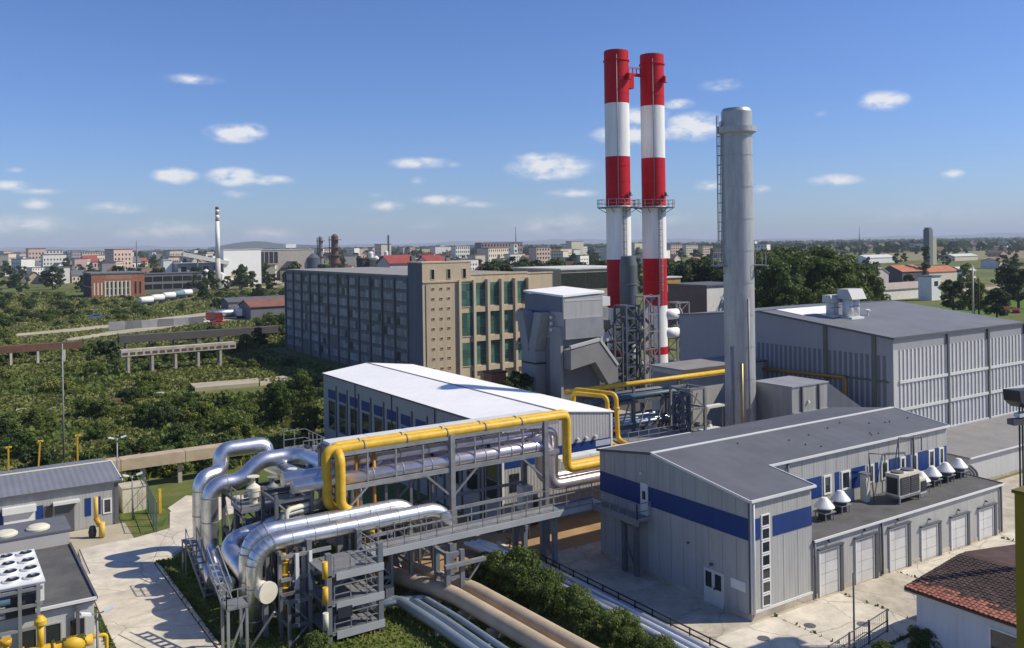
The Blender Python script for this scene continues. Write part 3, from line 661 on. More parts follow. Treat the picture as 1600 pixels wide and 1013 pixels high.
for tt, x, y in ((ch1, CX, CY), (ch2, CX2, CY2)):
    a = al if tt is ch1 else tn + .9
    ladder(tt, x + (CR + .1) * math.cos(tn + .35), y + (CR + .1) * math.sin(tn + .35), math.cos(tn + .35), math.sin(tn + .35), 12.5, 26.8, True, galv)
    pipe('conduit', galv, tt, [(x + (CR + .06) * math.cos(tn - .1), y + (CR + .06) * math.sin(tn - .1), 27.2), (x + (CR + .06) * math.cos(tn - .1), y + (CR + .06) * math.sin(tn - .1), 49)], .05, n=6)
    MB().lathe([(CR + .01, 48.2), (CR + .12, 48.25), (CR + .12, 48.45), (CR + .01, 48.5)], (x, y), 36).build('hoop', redp, tt)
    # aircraft warning lamp brackets near the top
    q = (x + (CR + .35) * math.cos(tn + .8), y + (CR + .35) * math.sin(tn + .8))
    MB().box(q[0] - .35, q[0] + .35, q[1] - .35, q[1] + .35, 45.4, 45.5).lathe([(.3, 45.5), (.3, 46.3), (.1, 46.5)], q, 10).build('lamp_bracket', redp, tt)
    MB().box(q[0] - .3, q[0] + .3, q[1] - .3, q[1] + .3, 28.6, 28.7).lathe([(.2, 28.7), (.2, 29.2)], q, 8).build('lamp_bracket', galv_dk, tt)
br = thing('chimney_link_bridge', 'small red catwalk joining the two striped chimneys near their tops', 'catwalk', ((CX + CX2) / 2, CY - .4, 46.2))
for dy in (-.35, .35):
    bar('girder', redp, br, (CX + 1.6, CY - .3 + dy, 46.6), (CX2 - 1.6, CY2 + .2 + dy, 46.6), .12, .3)
    bar('girder', redp, br, (CX + 1.6, CY - .3 + dy, 47.6), (CX2 - 1.6, CY2 + .2 + dy, 47.6), .06)
for k in range(5):
    x = CX + 1.75 + k * (CX2 - CX - 3.5) / 4
    bar('rail_post', redp, br, (x, CY - .65, 46.6), (x, CY - .65, 47.6), .06); bar('rail_post', redp, br, (x, CY + .05, 46.6), (x, CY + .05, 47.6), .06)
MB().box(CX + 1.3, CX + 2.5, CY - 1.0, CY + .5, 44.4, 46.4).build('service_box', redp, br)
lk2 = thing('chimney_link_platform', 'steel walkway joining the ring platforms of the striped chimneys', 'walkway', ((CX + CX2) / 2, CY, 27))
MB().box(CX + CR + 1.2, CX2 - CR - 1.2, CY - .9, CY + .4, 26.9, 27.0).build('deck', galv_dk, lk2)
for y in (CY - .9, CY + .4):
    for zz in (27.5, 28.05): bar('handrail', galv, lk2, (CX + CR + 1.1, y, zz), (CX2 - CR - 1.1, y, zz), .06)

# dark round flue between the chimneys inside a steel stair tower
fl = thing('dark_flue', 'dark grey round flue standing between the striped chimneys', 'flue', (82.2, 95.2, 0))
fx_, fy_ = 82.2, 95.2
MB().lathe([(1.25, 0), (1.25, 8.0)], (fx_, fy_), 28).build('shell', mat('flue_grey', (.11, .125, .13), .5, .2, .15, .7, streak=True), fl)
MB().lathe([(1.25, 8.0), (1.25, 18.6), (1.0, 19.9), (.6, 20.0)], (fx_, fy_), 28).build('shell', mat('flue_grey'  , (.1, .1, .1)), fl)
for zz in (10, 13, 16): MB().lathe([(1.26, zz - .08), (1.34, zz - .05), (1.34, zz + .05), (1.26, zz + .08)], (fx_, fy_), 28).build('band', galv_dk, fl)
def lattice(name, lab, x0, x1, y0, y1, z0, z1, step, w, m_, nbx=1, cat='tower', decks=False, brace=True, group=None, lvl0=None):
    t = thing(name, lab, cat, ((x0 + x1) / 2, (y0 + y1) / 2, z0), group)
    for x in (x0, x1):
        for y in (y0, y1): bar('column', m_, t, (x, y, z0), (x, y, z1), w * 1.6)
    z = z0 + (step if lvl0 is None else lvl0); k = 0; zp = z0
    while z <= z1 + .01:
        for y in (y0, y1): bar('beam', m_, t, (x0, y, z), (x1, y, z), w, w * 1.3)
        for x in (x0, x1): bar('beam', m_, t, (x, y0, z), (x, y1, z), w, w * 1.3)
        if brace:
            A, B = ((x0, x1), (x1, x0))[k % 2]
            bar('brace', m_, t, (A, y0, zp), (B, y0, z), w * .7); A, B = ((y0, y1), (y1, y0))[k % 2]
            bar('brace', m_, t, (x0, A, zp), (x0, B, z), w * .7)
        if decks:
            box('deck', galv_dk, t, x0, x1, y0, y1, z - .05, z + .02)
        zp = z; z += step; k += 1
    return t
lt = lattice('stair_tower', 'blue grey steel lattice stair tower in front of the left striped chimney', 78.9, 81.3, 92.0, 94.4, 0, 13.2, 1.65, .16, mat('slate_steel', (.10, .125, .165), .5, .2, .1, 1), decks=True)
lt2 = lattice('pale_lattice_tower', 'pale galvanised lattice frame between the two striped chimneys', 81.6, 84.3, 91.4, 93.0, 0, 14.6, 2.4, .13, galv)
for x in (82.5, 83.4): bar('column', galv, lt2, (x, 91.4, 0), (x, 91.4, 13.2), .12)
for k in range(6): bar('stair_flight', galv, lt2, (81.7 if k % 2 else 84.2, 92.2, 1 + k * 2.2), (84.2 if k % 2 else 81.7, 92.2, 3.2 + k * 2.2), .7, .1)
lattice('service_ladder_frame', 'grey lattice frame with platforms right of the right striped chimney', 94.4, 96.9, 98.4, 100.4, 0, 12.6, 1.8, .14, galv, decks=True)
for k, (z_, l_) in enumerate(((11.0, 'upper'), (8.2, 'lower'))):
    o = thing('manway_nozzle', 'white round nozzle on the right striped chimney, %s one' % l_, 'nozzle', (CX2 + 1.5, CY2 - 1.2, z_))
    pipe('nozzle', whitec, o, [(CX2 + .8, CY2 - .9, z_), (CX2 + 3.4, CY2 - 1.2, z_)], .8); MB().tube([(CX2 + 3.4, CY2 - 1.2, z_), (CX2 + 3.6, CY2 - 1.22, z_)], .95, 18).build('flange', galv, o)
# low roofed block in front of the right chimney
lb2 = thing('pump_house', 'flat topped grey block with pale roof left behind the steel stack', 'building', (64.7, 66.6, 0))
MB().box(64.7, 76.9, 66.6, 71.4, 0, 8.6).build('wall', clad, lb2); slab([(64.5, 66.4, 8.75), (76.95, 66.4, 8.75), (76.95, 71.6, 8.75), (64.5, 71.6, 8.75)], .14).build('roof', mat('pale_grey_roof', (.2, .2, .2)), lb2)
bar('gutter', trim_dk, lb2, (64.5, 66.34, 8.68), (76.95, 66.34, 8.68), .1, .14)
panel(lb2, 'x', 64.7, 66.8, 71.2, 5.6, 8.1, clad_dk, 'shade_panel')  # dark panel puts the shade of this face into its colour

# ------------------------------------------------------------------ grey boiler unit left of the chimneys
bu = thing('boiler_unit', 'tall grey boiler casing with white roof and ducts beside the striped chimneys', 'boiler', (68.7, 92.4, 0))
bx, by = 68.7, 92.4
MB().box(bx, 75.0, by + .6, 101.3, 0, 9.4).build('lower_casing', clad_dk, bu)
MB().box(bx, 75.2, by, 101.3, 9.4, 15.0).build('upper_casing', clad, bu)
slab([(bx - .15, by - .15, 15.15), (75.4, by - .15, 15.45), (75.4, 101.4, 15.8), (bx - .15, 101.4, 15.5)], .25).build('roof', roof_wh, bu)
panel(bu, 'y', by, bx + .1, 75.1, 9.4, 12.1, mat('unit_grey', (.27, .275, .285), .55), 'casing_panel', .25)
panel(bu, 'y', by, bx + .2, 75.0, 14.3, 14.5, clad_lt, 'joint_strip', .04)
panel(bu, 'x', bx, by + .3, 101.2, 12.9, 15.0, mat('unit_slate', (.15, .175, .215), .5), 'casing_panel', .04)
panel(bu, 'x', bx, 95.6, 100.6, 12.5, 12.9, blue, 'blue_panel', .06)
# outlet ducts: Y-shaped hopper on the shaded side
hm = mat('hopper_grey', (.33, .335, .33), .6, .1, .1, .8, dirt=.15, streak=True)
for ya, yb in ((100.3, 98.9), (95.9, 97.6)):
    MB().add([(bx - 1.6, ya - .8, 12.8), (bx - .05, ya - .8, 12.8), (bx - .05, ya + .8, 12.8), (bx - 1.6, ya + .8, 12.8), (bx - 1.6, yb - .8, 7.6), (bx - .05, yb - .8, 7.6), (bx - .05, yb + .8, 7.6), (bx - 1.6, yb + .8, 7.6)],
             [(0, 1, 2, 3), (7, 6, 5, 4), (0, 4, 5, 1), (1, 5, 6, 2), (2, 6, 7, 3), (3, 7, 4, 0)]).build('hopper', hm, bu)
MB().box(bx - 1.62, bx - .04, 96.6, 99.9, 0, 7.6).build('duct', hm, bu)
MB().box(bx - 1.7, bx - .03, 96.4, 99.8, 5.9, 6.1).build('duct_flange', dark, bu)
MB().box(bx - .4, bx - .02, by + .2, by + 2.6, 0, 11).build('pilaster', mat('hopper_grey', (.3, .3, .3)), bu)
for zz in (12.2, 11.4, 10.6): MB().tube([(bx - .4, by + 2.0, zz), (bx - .7, by + 2.0, zz)], .22, 10).build('nozzle', trim, bu)
# sloped flue leaving to the right
fm2 = mat('flue_slate', (.25, .245, .24), .6, .1, .1)
MB().prism([(bx + .1, 8.1), (73.6, 9.0), (76.6, 5.4), (76.6, 3.4), (75.0, 3.2), (72.8, 6.3), (bx + .1, 5.6)], 'y', by - 1.3, by + .3).build('sloped_flue', fm2, bu)
bar('flue_edge', clad_lt, bu, (bx + .1, by - 1.2, 8.5), (73.6, by - 1.2, 9.2), .4, .4); bar('flue_edge', clad_lt, bu, (73.6, by - 1.2, 9.2), (76.6, by - 1.2, 5.6), .4, .35)
for k in range(4):
    MB().box(75.25 + (k % 2) * .3, 76.6 + (k % 2) * .3, by + .5, by + 2, 8.6 + k * 1.6, 9.8 + k * 1.6).build('attached_box', (clad_lt, dark, galv, trim)[k], bu)
lattice('boiler_access_frame', 'dark steel access frame between boiler casing and stair tower', 77.0, 78.4, 92.2, 94.0, 0, 11.0, 2.1, .16, galv_dk, decks=True)
# ------------------------------------------------------------------ white roofed hall in the middle
wx0, wx1, wxr, wy0, wy1 = 36.3, 47.2, 41.55, 57.0, 93.2
wh = thing('white_roofed_hall', 'long grey hall with bright white pitched roof behind the pipe bridge', 'hall', (wx0, wy0, 0))
MB().prism([(wx0, 0), (wx1, 0), (wx1, 7.9), (wxr, 8.56), (wx0, 7.9)], 'y', wy0, wy1).build('wall', mat('hall_grey', (.36, .365, .36), .5, 0, .05, .4, stripes=('h', .3, .3), dirt=.1, streak=True), wh)
wr_ = slab([(wx0 - .15, wy0 - .12, 8.0), (wxr, wy0 - .12, 8.68), (wxr, wy1 + .12, 8.68), (wx0 - .15, wy1 + .12, 8.0)], .1).build('roof', roof_wh, wh)
slab([(wxr, wy0 - .12, 8.68), (wx1 + .15, wy0 - .12, 8.0), (wx1 + .15, wy1 + .12, 8.0), (wxr, wy1 + .12, 8.68)], .1).build('roof', roof_wh, wh)
bar('ridge_cap', galv, wr_, (wxr, wy0 - .12, 8.69), (wxr, wy1 + .12, 8.69), .22, .04)
bar('eaves_trim', trim_dk, wh, (wx0 - .17, wy0, 7.95), (wx0 - .17, wy1, 7.95), .06, .14)
for k in range(12):
    y = 91.8 - k * 2.95
    panel(wh, 'x', wx0, y - 1.9, y, 5.5, 6.45, blue, 'blue_panel', .04)
    window(wh, 'x', wx0, y - 1.85, y - .1, 2.2, 5.3, fm=clad_dk, bars=(.5,))
    panel(wh, 'x', wx0, y - 2.35, y - 2.1, .0, 7.0, trim_dk, 'post', .06)
for y in (84.5, 76, 67.5, 59.5): panel(wh, 'x', wx0, y - .05, y + .05, .2, 7.9, trim_dk, 'downpipe', .09)
panel(wh, 'y', wy0, 36.5, 47.05, 4.8, 5.85, blue, 'blue_panel', .04)
panel(wh, 'y', wy0, 45.4, 46.95, 5.3, 5.75, mat('pale_blue_plate', (.42, .47, .55), .5), 'sign_plate', .07)
for x in (43.55, 44.4, 45.35):
    MB().tube([(x, wy0, 6.15), (x, wy0 - .3, 6.1)], .13, 10).build('wall_lamp', white_p, wh)
panel(wh, 'y', wy0, 38.2, 39.6, .05, 2.6, dark, 'door'); panel(wh, 'y', wy0, 37.0, 37.9, 2.9, 4.3, glass, 'window_pane')
for x in (wx0 + .1, wx1 - .1): panel(wh, 'y', wy0, x - .1, x + .1, .0, 7.85, trim, 'corner_strip', .06)
# stair and cabinets in front of the hall's end wall
cb = thing('control_cabinet', 'pale control cabinet standing by the hall end wall under the pipe bridge', 'cabinet', (36.9, 54.6, 0))
MB().box(36.4, 37.3, 54.3, 55.1, 2.3, 4.0).build('casing', trim, cb)
for x in (36.5, 37.2): bar('leg', galv, cb, (x, 54.7, 0), (x, 54.7, 2.3), .1)

# ------------------------------------------------------------------ old factory with green glazing
fx0, fx1, fx2, fy0, fy1 = 64.5, 84.4, 89.9, 123.7, 186.5
fa = thing('old_factory', 'old multi-storey factory with tan tower, green glazing and long shaded window front', 'factory', (fx0, fy0, 0))
MB().box(fx0, fx1, fy0 + .2, fy1, 0, 16.7).build('wall', mat('dull_render', (.21, .2, .175), .9, 0, .15, .5, dirt=.2, streak=True), fa)  # factory body in one dull grey-brown render with random streaks
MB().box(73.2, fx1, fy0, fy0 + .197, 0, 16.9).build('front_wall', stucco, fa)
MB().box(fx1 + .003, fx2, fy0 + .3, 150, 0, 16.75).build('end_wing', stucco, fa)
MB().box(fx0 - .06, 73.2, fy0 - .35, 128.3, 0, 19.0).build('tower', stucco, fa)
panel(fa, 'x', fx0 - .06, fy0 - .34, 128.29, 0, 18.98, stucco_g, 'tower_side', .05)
box('parapet', mat('old_roof', (.27, .26, .24), .9, 0, .15, .4), fa, fx0 - .05, fx1, 128.5, fy1 + .1, 16.72, 17.05)
box('parapet', stucco, fa, 73.25, fx1 + .1, fy0 - .1, fy0 + .6, 16.92, 17.2)
box('parapet', stucco, fa, fx1 + .12, fx2 + .1, fy0 + .2, fy0 + .8, 16.78, 17.0)
box('tower_parapet', stucco, fa, fx0 - .15, 73.3, fy0 - .42, 128.35, 19.02, 19.22)
# tower front: raised field with three columns of small windows, three tall openings above
panel(fa, 'y', fy0 - .35, 65.0, 70.1, .3, 15.7, mat('pale_stucco', (.50, .41, .28), .85, 0, .1, .5, dirt=.2, streak=True), 'raised_field', .12)
for r in range(9):
    for x in (66.2, 67.65, 69.0):
        z = 14.75 - r * 1.57; window(fa, 'y', fy0 - .47, x - .27, x + .27, z, z + .42, fm=stucco, fr=.05, pm=mat('brown_recess', (.10, .075, .05), .8))
for x in (66.25, 69.15, 72.0): window(fa, 'y', fy0 - .35, x - .38, x + .38, 16.4, 18.1, fm=stucco, fr=.1)
box('cornice', stucco, fa, fx0 - .1, 73.25, fy0 - .5, fy0 - .352, 15.95, 16.2)
pil = mat('pale_pilaster', (.55, .47, .34), .8, 0, .1, .6, dirt=.2, streak=True)
for k in range(6):
    x = 71.0 + 2.68 * k; box('pilaster', pil, fa, x - .22, x + .22, fy0 - .75, fy0 - (.352 if x < 73 else .002), 0, 16.2)
for r, (z0, z1) in enumerate(((11.85, 15.8), (7.1, 11.0), (2.3, 6.2))):
    for k in range(5):
        x0 = 71.3 + 2.68 * k; at = fy0 - (.35 if k == 0 else .0)
        w = box('window', stucco, fa, x0 - .04, x0 + 2.12, at - .1, at - .003, z0 - .06, z0 + .06)
        for i in range(2):
            for j in range(3):
                box('pane', glass_g, w, x0 + .03 + i * 1.03, x0 + 1.02 + i * 1.03, at - .05, at - .004, z0 + .1 + j * 1.25, z0 + 1.3 + j * 1.25)
    box('spandrel', stucco, fa, 73.25, fx1 - .05, fy0 - .5, fy0 - .01, z0 - .9, z0 - .08)
for z in (10.9, 13.7): panel(fa, 'y', fy0 + .3, fx1 + .4, fx2 - .3, z, z + .15, stucco_g, 'ledge', .05)
for zz, nm in ((11.2, 'upper'), (6.4, 'lower')):
    bal = box('balcony', rust, fa, 82.2, 84.9, fy0 - 1.9, fy0 - .76, zz - .15, zz)
    for k in range(6): bar('balcony_post', rust, bal, (82.25 + k * .5, fy0 - 1.85, zz), (82.25 + k * .5, fy0 - 1.85, zz + 1.1), .06)
    bar('balcony_rail', rust, bal, (82.2, fy0 - 1.85, zz + 1.1), (84.9, fy0 - 1.85, zz + 1.1), .07)
# shaded long front: eleven bays, seven rows of glazing between piers
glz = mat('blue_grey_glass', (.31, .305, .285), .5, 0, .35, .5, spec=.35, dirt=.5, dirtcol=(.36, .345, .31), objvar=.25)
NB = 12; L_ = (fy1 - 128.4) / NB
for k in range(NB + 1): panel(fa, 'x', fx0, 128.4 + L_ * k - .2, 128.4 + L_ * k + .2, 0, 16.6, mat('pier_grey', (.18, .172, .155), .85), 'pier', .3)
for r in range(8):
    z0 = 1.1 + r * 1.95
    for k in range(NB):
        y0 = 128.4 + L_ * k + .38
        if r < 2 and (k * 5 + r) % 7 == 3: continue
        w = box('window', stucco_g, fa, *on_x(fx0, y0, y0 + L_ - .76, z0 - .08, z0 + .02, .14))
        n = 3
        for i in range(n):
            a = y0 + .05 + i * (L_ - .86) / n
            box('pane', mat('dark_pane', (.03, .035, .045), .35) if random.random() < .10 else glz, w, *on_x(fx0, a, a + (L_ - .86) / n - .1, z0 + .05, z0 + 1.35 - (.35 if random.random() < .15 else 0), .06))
MB().box(66.5, 67.2, 131, 131.7, 19.22, 20.1).box(70.2, 70.8, 126, 126.5, 19.2, 19.8).build('roof_vent', stucco_g, fa)

# ------------------------------------------------------------------ other works buildings behind
def block(name, lab, x0, x1, y0, y1, h, wm, rm, cat='building', group=None, wins=None, wside=None, sidem=None, roof='flat', eave=.68):
    t = thing(name, lab, cat, (x0, y0, 0), group)
    if roof == 'flat':
        MB().box(x0, x1, y0, y1, 0, h - .3).build('wall', wm, t)
        MB().box(x0 - .3, x1 + .3, y0 - .3, y1 + .3, h - .298, h).build('roof', rm, t)
    elif roof == 'gable':
        h2 = h * eave; ym = (y0 + y1) / 2
        MB().prism([(y0, 0), (y1, 0), (y1, h2), (ym, h - .15), (y0, h2)], 'x', x0, x1).build('wall', wm, t)
        e = .4; s_ = (h - h2) / (ym - y0)
        MB().prism([(y0 - e, h2 - e * s_), (ym, h), (y1 + e, h2 - e * s_), (y1 + e, h2 - e * s_ + .18), (ym, h + .2), (y0 - e, h2 - e * s_ + .18)], 'x', x0 - e, x1 + e).build('roof', rm, t)
    elif roof == 'gable_y':
        h2 = h * eave; xm = (x0 + x1) / 2
        MB().prism([(x0, 0), (x1, 0), (x1, h2), (xm, h - .15), (x0, h2)], 'y', y0, y1).build('wall', wm, t)
        e = .4; s_ = (h - h2) / (xm - x0)
        MB().prism([(x0 - e, h2 - e * s_), (xm, h), (x1 + e, h2 - e * s_), (x1 + e, h2 - e * s_ + .18), (xm, h + .2), (x0 - e, h2 - e * s_ + .18)], 'y', y0 - e, y1 + e).build('roof', rm, t)
    if sidem is not None: panel(t, 'x', x0, y0, y1, 0, h - .35 if roof == 'flat' else h * .66, sidem, 'side_wall', .04)
    if wins:
        nx, nz, wf, z0, z1 = wins
        for i in range(nx):
            for j in range(nz):
                w = (x1 - x0) / nx; hh = (z1 - z0) / nz
                box('window', glass, t, x0 + w * (i + .5 - wf / 2), x0 + w * (i + .5 + wf / 2), y0 - .08, y0 - .002, z0 + hh * j + hh * .2, z0 + hh * j + hh * .85)
    if wside:
        ny, nz, wf, z0, z1 = wside
        for i in range(ny):
            for j in range(nz):
                w = (y1 - y0) / ny; hh = (z1 - z0) / nz
                box('window', glass, t, x0 - .1, x0 - .042, y0 + w * (i + .5 - wf / 2), y0 + w * (i + .5 + wf / 2), z0 + hh * j + hh * .2, z0 + hh * j + hh * .85)
    return t
block('white_edged_building', 'flat building with white roof edge and dark window band beyond the factory', 108.8, 128, 147, 165, 16.6, mat('band_wall', (.34, .31, .25), .8), roof_lt, wins=(3, 1, .97, 11.2, 16.4))
block('brown_shed', 'brown shed with white end wall behind the steel stack', 146.5, 160, 143, 155.5, 11.9, white_p, roof_gr, sidem=mat('maroon_wall', (.16, .115, .115), .8))
o = block('yellow_roof_hut', 'small ochre hut on the roof line of the brown shed', 147, 152, 157, 160, 13.4, mat('ochre_wall', (.45, .26, .06), .8), roof_lt)
redroof = mat('red_sheet_roof', (.30, .06, .05), .7, 0, .15, .4)
orange_t = mat('orange_tile_roof', (.42, .15, .07), .8, 0, .2, .5)
block('red_roofed_block', 'block with dull red low roof right behind the factory tower', 118, 127, 247, 256, 18.6, pinkw, redroof, roof='gable', eave=.88)
block('red_roofed_block', 'red roofed block with white side beyond the factory wing', 128, 134, 240, 250, 18.4, white_p, redroof, roof='gable', eave=.86)

# ------------------------------------------------------------------ far left: works beyond the field
p = G(143, 466)
bb = thing('brick_hall', 'red brick factory hall with tall pale piers and dark end wall', 'building', (p.x, p.y, 0))
MB().box(p.x, p.x + 22.5, p.y, p.y + 24, 0, 10.6).build('wall', brick, bb); panel(bb, 'x', p.x, p.y + .2, p.y + 24, 0, 10.4, mat('near_black_wall', (.045, .042, .05), .9), 'end_wall')  # end wall's shade is painted in as a near-black colour
MB().box(p.x - .3, p.x + 22.8, p.y - .3, p.y + 24.3, 10.602, 11.2).build('roof', mat('slate_roof', (.16, .17, .2), .8), bb)
box('ledge', clad_dk, bb, *on_x(p.x, p.y, p.y + 24, 4.6, 5.0, .2))
for k in range(7):
    x = p.x + 5.5 + k * 1.75
    if k < 6: window(bb, 'y', p.y, x + .45, x + 1.55, .8, 7.2, fm=cream, bars=(.5,), fr=.2)
    box('pier', cream, bb, x - .05, x + .4, p.y - .25, p.y - .002, 0, 7.4)
for k in range(3): window(bb, 'y', p.y, p.x + .8 + k * 1.5, p.x + 1.8 + k * 1.5, 1.0, 7.0, fm=brick, pm=cream, fr=.2)
for k in range(2): window(bb, 'y', p.y, p.x + 18 + k * 2, p.x + 19.2 + k * 2, 1.0, 7.0, fm=brick, fr=.2)
panel(bb, 'y', p.y, p.x + 6, p.x + 17, 8.3, 10.3, mat('upper_brick', (.33, .19, .12), .85), 'parapet_band')
p = G(207, 459)
block('banded_shed', 'low grey industrial shed with long window bands right of the brick hall', p.x, p.x + 33, p.y, p.y + 14, 9.5, stucco_g, roof_gr, wins=(7, 2, .9, 1, 8.5))
p = G(350, 447)
wb = thing('white_silo_block', 'big plain white block with tan patches beside the thin chimney', 'silo building', (p.x, p.y, 0))
MB().box(p.x, p.x + 21.5, p.y, p.y + 17, 0, 20.5).build('wall', mat('white_sheet', (.92, .90, .85), .6, 0, .03, .1, dirt=.1, dirtcol=(.6, .5, .35)), wb)
box('roof', roof_lt, wb, p.x - .3, p.x + 21.8, p.y - .3, p.y + 17.3, 20.502, 20.9)
panel(wb, 'y', p.y, p.x + 4, p.x + 14, 4.6, 7.6, mat('tan_patch', (.62, .50, .28), .7), 'tan_panel'); panel(wb, 'y', p.y, p.x + 3, p.x + 6.5, .2, 3.2, dark, 'gate')
p = G(341, 450)
tc_ = thing('thin_chimney', 'thin pale chimney with faded bands at the top, far left', 'chimney', (p.x, p.y, 0))
for z0, z1, mm in ((0, 16, mat('grimy_white', (.58, .54, .48), .7)), (16, 36.2, whitec), (36.2, 37.4, mat('faded_red', (.36, .12, .10), .7)), (37.4, 39.6, whitec), (39.6, 41.0, mat('faded_red', (.3, .1, .1))), (41.0, 42.4, whitec), (42.4, 44.0, mat('soot', (.16, .08, .07), .8))):
    MB().lathe([(1.5 - z0 * .013, z0), (1.5 - z1 * .013, z1)], (p.x, p.y), 18).build('shaft_section', mm, tc_)
p = G(269, 452)
block('small_white_tower', 'small white square tower left of the thin chimney', p.x, p.x + 4.5, p.y + 20, p.y + 26, 15.6, white_p, roof_lt, 'tower')
p = G(283, 450)
hp = block('grey_plant_shed', 'grey plant shed with sloping conveyor roof left of the thin chimney', p.x, p.x + 24, p.y + 6, p.y + 20, 13.5, mat('shed_grey', (.28, .29, .31), .8), roof_lt, wins=(4, 2, .5, 3, 12))
bar('conveyor', roof_lt, hp, (p.x + 2, p.y + 4, 18.5), (p.x + 27, p.y + 4, 13.0), 2.6, 2.2); bar('conveyor_leg', galv, hp, (p.x + 10, p.y + 4, 0), (p.x + 10, p.y + 4, 16), .6); bar('conveyor_leg', galv, hp, (p.x + 20, p.y + 4, 0), (p.x + 20, p.y + 4, 13.5), .6)
for k in range(3): MB().lathe([(1.6, 0), (1.6, 9 - k), (.2, 10 - k)], (p.x + 14 + k * 4.2, p.y + 1.5), 14).build('tank', (white_p, galv, white_p)[k], hp)
p = G(392, 440)
gh = block('open_grey_hall', 'wide grey hall with dark open bays right of the white block', p.x, p.x + 46, p.y + 10, p.y + 40, 20, mat('hall_beige', (.40, .36, .31), .8), roof_lt)
for k in range(6): panel(gh, 'y', p.y + 10, p.x + 3 + k * 3.1, p.x + 5.6 + k * 3.1, 11, 18.5, dark, 'open_bay')
panel(gh, 'y', p.y + 10, p.x + 3, p.x + 21, 3.5, 10, mat('tan_patch', (.5, .4, .25)), 'lower_wall'); box('roof_box', white_p, gh, p.x + 27, p.x + 34, p.y + 11, p.y + 16, 21, 23.4)
p = G(441, 438)
block('steep_gabled_shed', 'dark steep gabled shed in front of the grey hall', p.x + 2, p.x + 10, p.y - 6, p.y + 8, 12, mat('shed_brown', (.13, .11, .10), .85), mat('shed_roof', (.2, .17, .15), .85), roof='gable_y')
# process columns and tanks on the skyline above the factory roof
def column_plant(px, dep, h, r, m_, lab, extra=True):
    p = DP(px, dep); t = thing('process_column', lab, 'process column', (p.x, p.y, 0))
    MB().lathe([(r * 1.3, 0), (r * 1.3, h * .45), (r, h * .5), (r, h), (r * .4, h + r * .6)], (p.x, p.y), 14).build('shell', m_, t)
    if extra:
        for k in range(4):
            z = h * (.3 + .2 * k); MB().lathe([(r * 1.9, z), (r * 1.9, z + .5)], (p.x, p.y), 12).build('stage', rust, t)
        bar('ladder', rust, t, (p.x - r * 1.6, p.y, 0), (p.x - r * 1.6, p.y, h), .5)
column_plant(501, 640, 28, 1.6, mat('dull_steel', (.2, .2, .2), .7), 'slim dark process column with pale shaft on the skyline above the factory')
column_plant(523, 660, 29, 2.6, rust, 'rusty thick process column with stages on the skyline above the factory')
column_plant(488, 600, 14, 5.0, mat('navy_tank', (.07, .08, .11), .6), 'dark domed tank left of the process columns', False)
column_plant(579, 560, 17, 1.7, white_p, 'slim white silo left of a second white silo above the factory roof', False)
column_plant(587, 565, 14, 1.9, white_p, 'short white silo above the factory roof', False)
column_plant(607, 760, 30, .9, stucco_g, 'thin grey mast like chimney above the factory roof', False)
column_plant(603, 620, 17, 1.5, white_p, 'white silo beside the thin grey mast chimney', False)
p = DP(596, 420); block('tan_flat_block', 'tan flat roofed block peeking above the factory roof', p.x, p.x + 22, p.y, p.y + 16, 15.3, mat('tan_wall', (.45, .36, .26), .8), roof_lt, wins=(5, 1, .4, 11, 15))
p = DP(566, 430); block('dark_block', 'dark boxy plant house peeking above the factory roof', p.x, p.x + 7, p.y, p.y + 7, 15.8, mat('near_black_wall', (.05, .05, .05)), rust)

# ------------------------------------------------------------------ trestles and sheds in the field
def trestle(lab, pa, pb, zt, posts, th, m_, pm, w=1.6, name='pipe_trestle', shade_strips=0):
    a, b_ = G(*pa, zt), G(*pb, zt); b_.y = a.y
    t = thing(name, lab, 'trestle', (a.x, a.y, 0))
    MB().box(a.x, b_.x, a.y - w / 2, a.y + w / 2, zt - th, zt).build('deck', m_, t)
    for k in range(posts):
        x = a.x + (b_.x - a.x) * (k + .3) / posts
        bar('post', pm, t, (x, a.y - w * .35, 0), (x, a.y - w * .35, zt - th), .4); bar('post', pm, t, (x, a.y + w * .35, 0), (x, a.y + w * .35, zt - th), .4)
    for k in range(shade_strips):
        x = a.x + (b_.x - a.x) * (k + .15) / shade_strips
        box('joist_shade', mat('joist_shadow', (.10, .075, .06), .9), t, x, x + (b_.x - a.x) / shade_strips * .68, a.y - w / 2 - .03, a.y - w / 2 - .002, zt - th * .78, zt - th * .4)  # dark strips paint the shade between joists onto a solid deck
    return t
trestle('dark rusty pipe trestle on pale posts at the left edge of the field', (-40, 544), (131, 535), 4.0, 4, 1.3, rust, conc_l)
trestle('long dark pipe trestle running to the shaded factory front', (185, 525), (442, 511), 4.2, 7, 1.5, mat('dark_trestle', (.10, .09, .085), .9), stucco_g, 2.0)
trestle('pale concrete trestle with jointed deck in the middle of the field', (188, 547), (366, 534), 4.4, 5, 1.15, conc, conc, 2.0, shade_strips=16)
p = G(170, 516)
w_ = thing('grey_wall', 'low grey concrete wall beside the dirt track', 'wall', (p.x, p.y, 0))
for k in range(6): box('panel', stucco_g if k % 2 else mat('wall_grey', (.30, .30, .31), .8), w_, p.x + k * 4.2, p.x + k * 4.2 + 4.1, p.y, p.y + .25, 0, 2.2)
p = G(392, 500)
block('red_roofed_shed', 'low shed with dull red roof left of the factory', p.x, p.x + 20, p.y, p.y + 12, 5.6, stucco_g, mat('dull_red_roof', (.23, .10, .07), .85, 0, .2, .4), roof='gable')
p = G(357, 484)
block('grey_roofed_shed', 'long low shed with grey roof behind the red roofed one', p.x, p.x + 26, p.y, p.y + 9, 3.8, stucco_g, roof_gr, roof='gable')
p = G(305, 612)
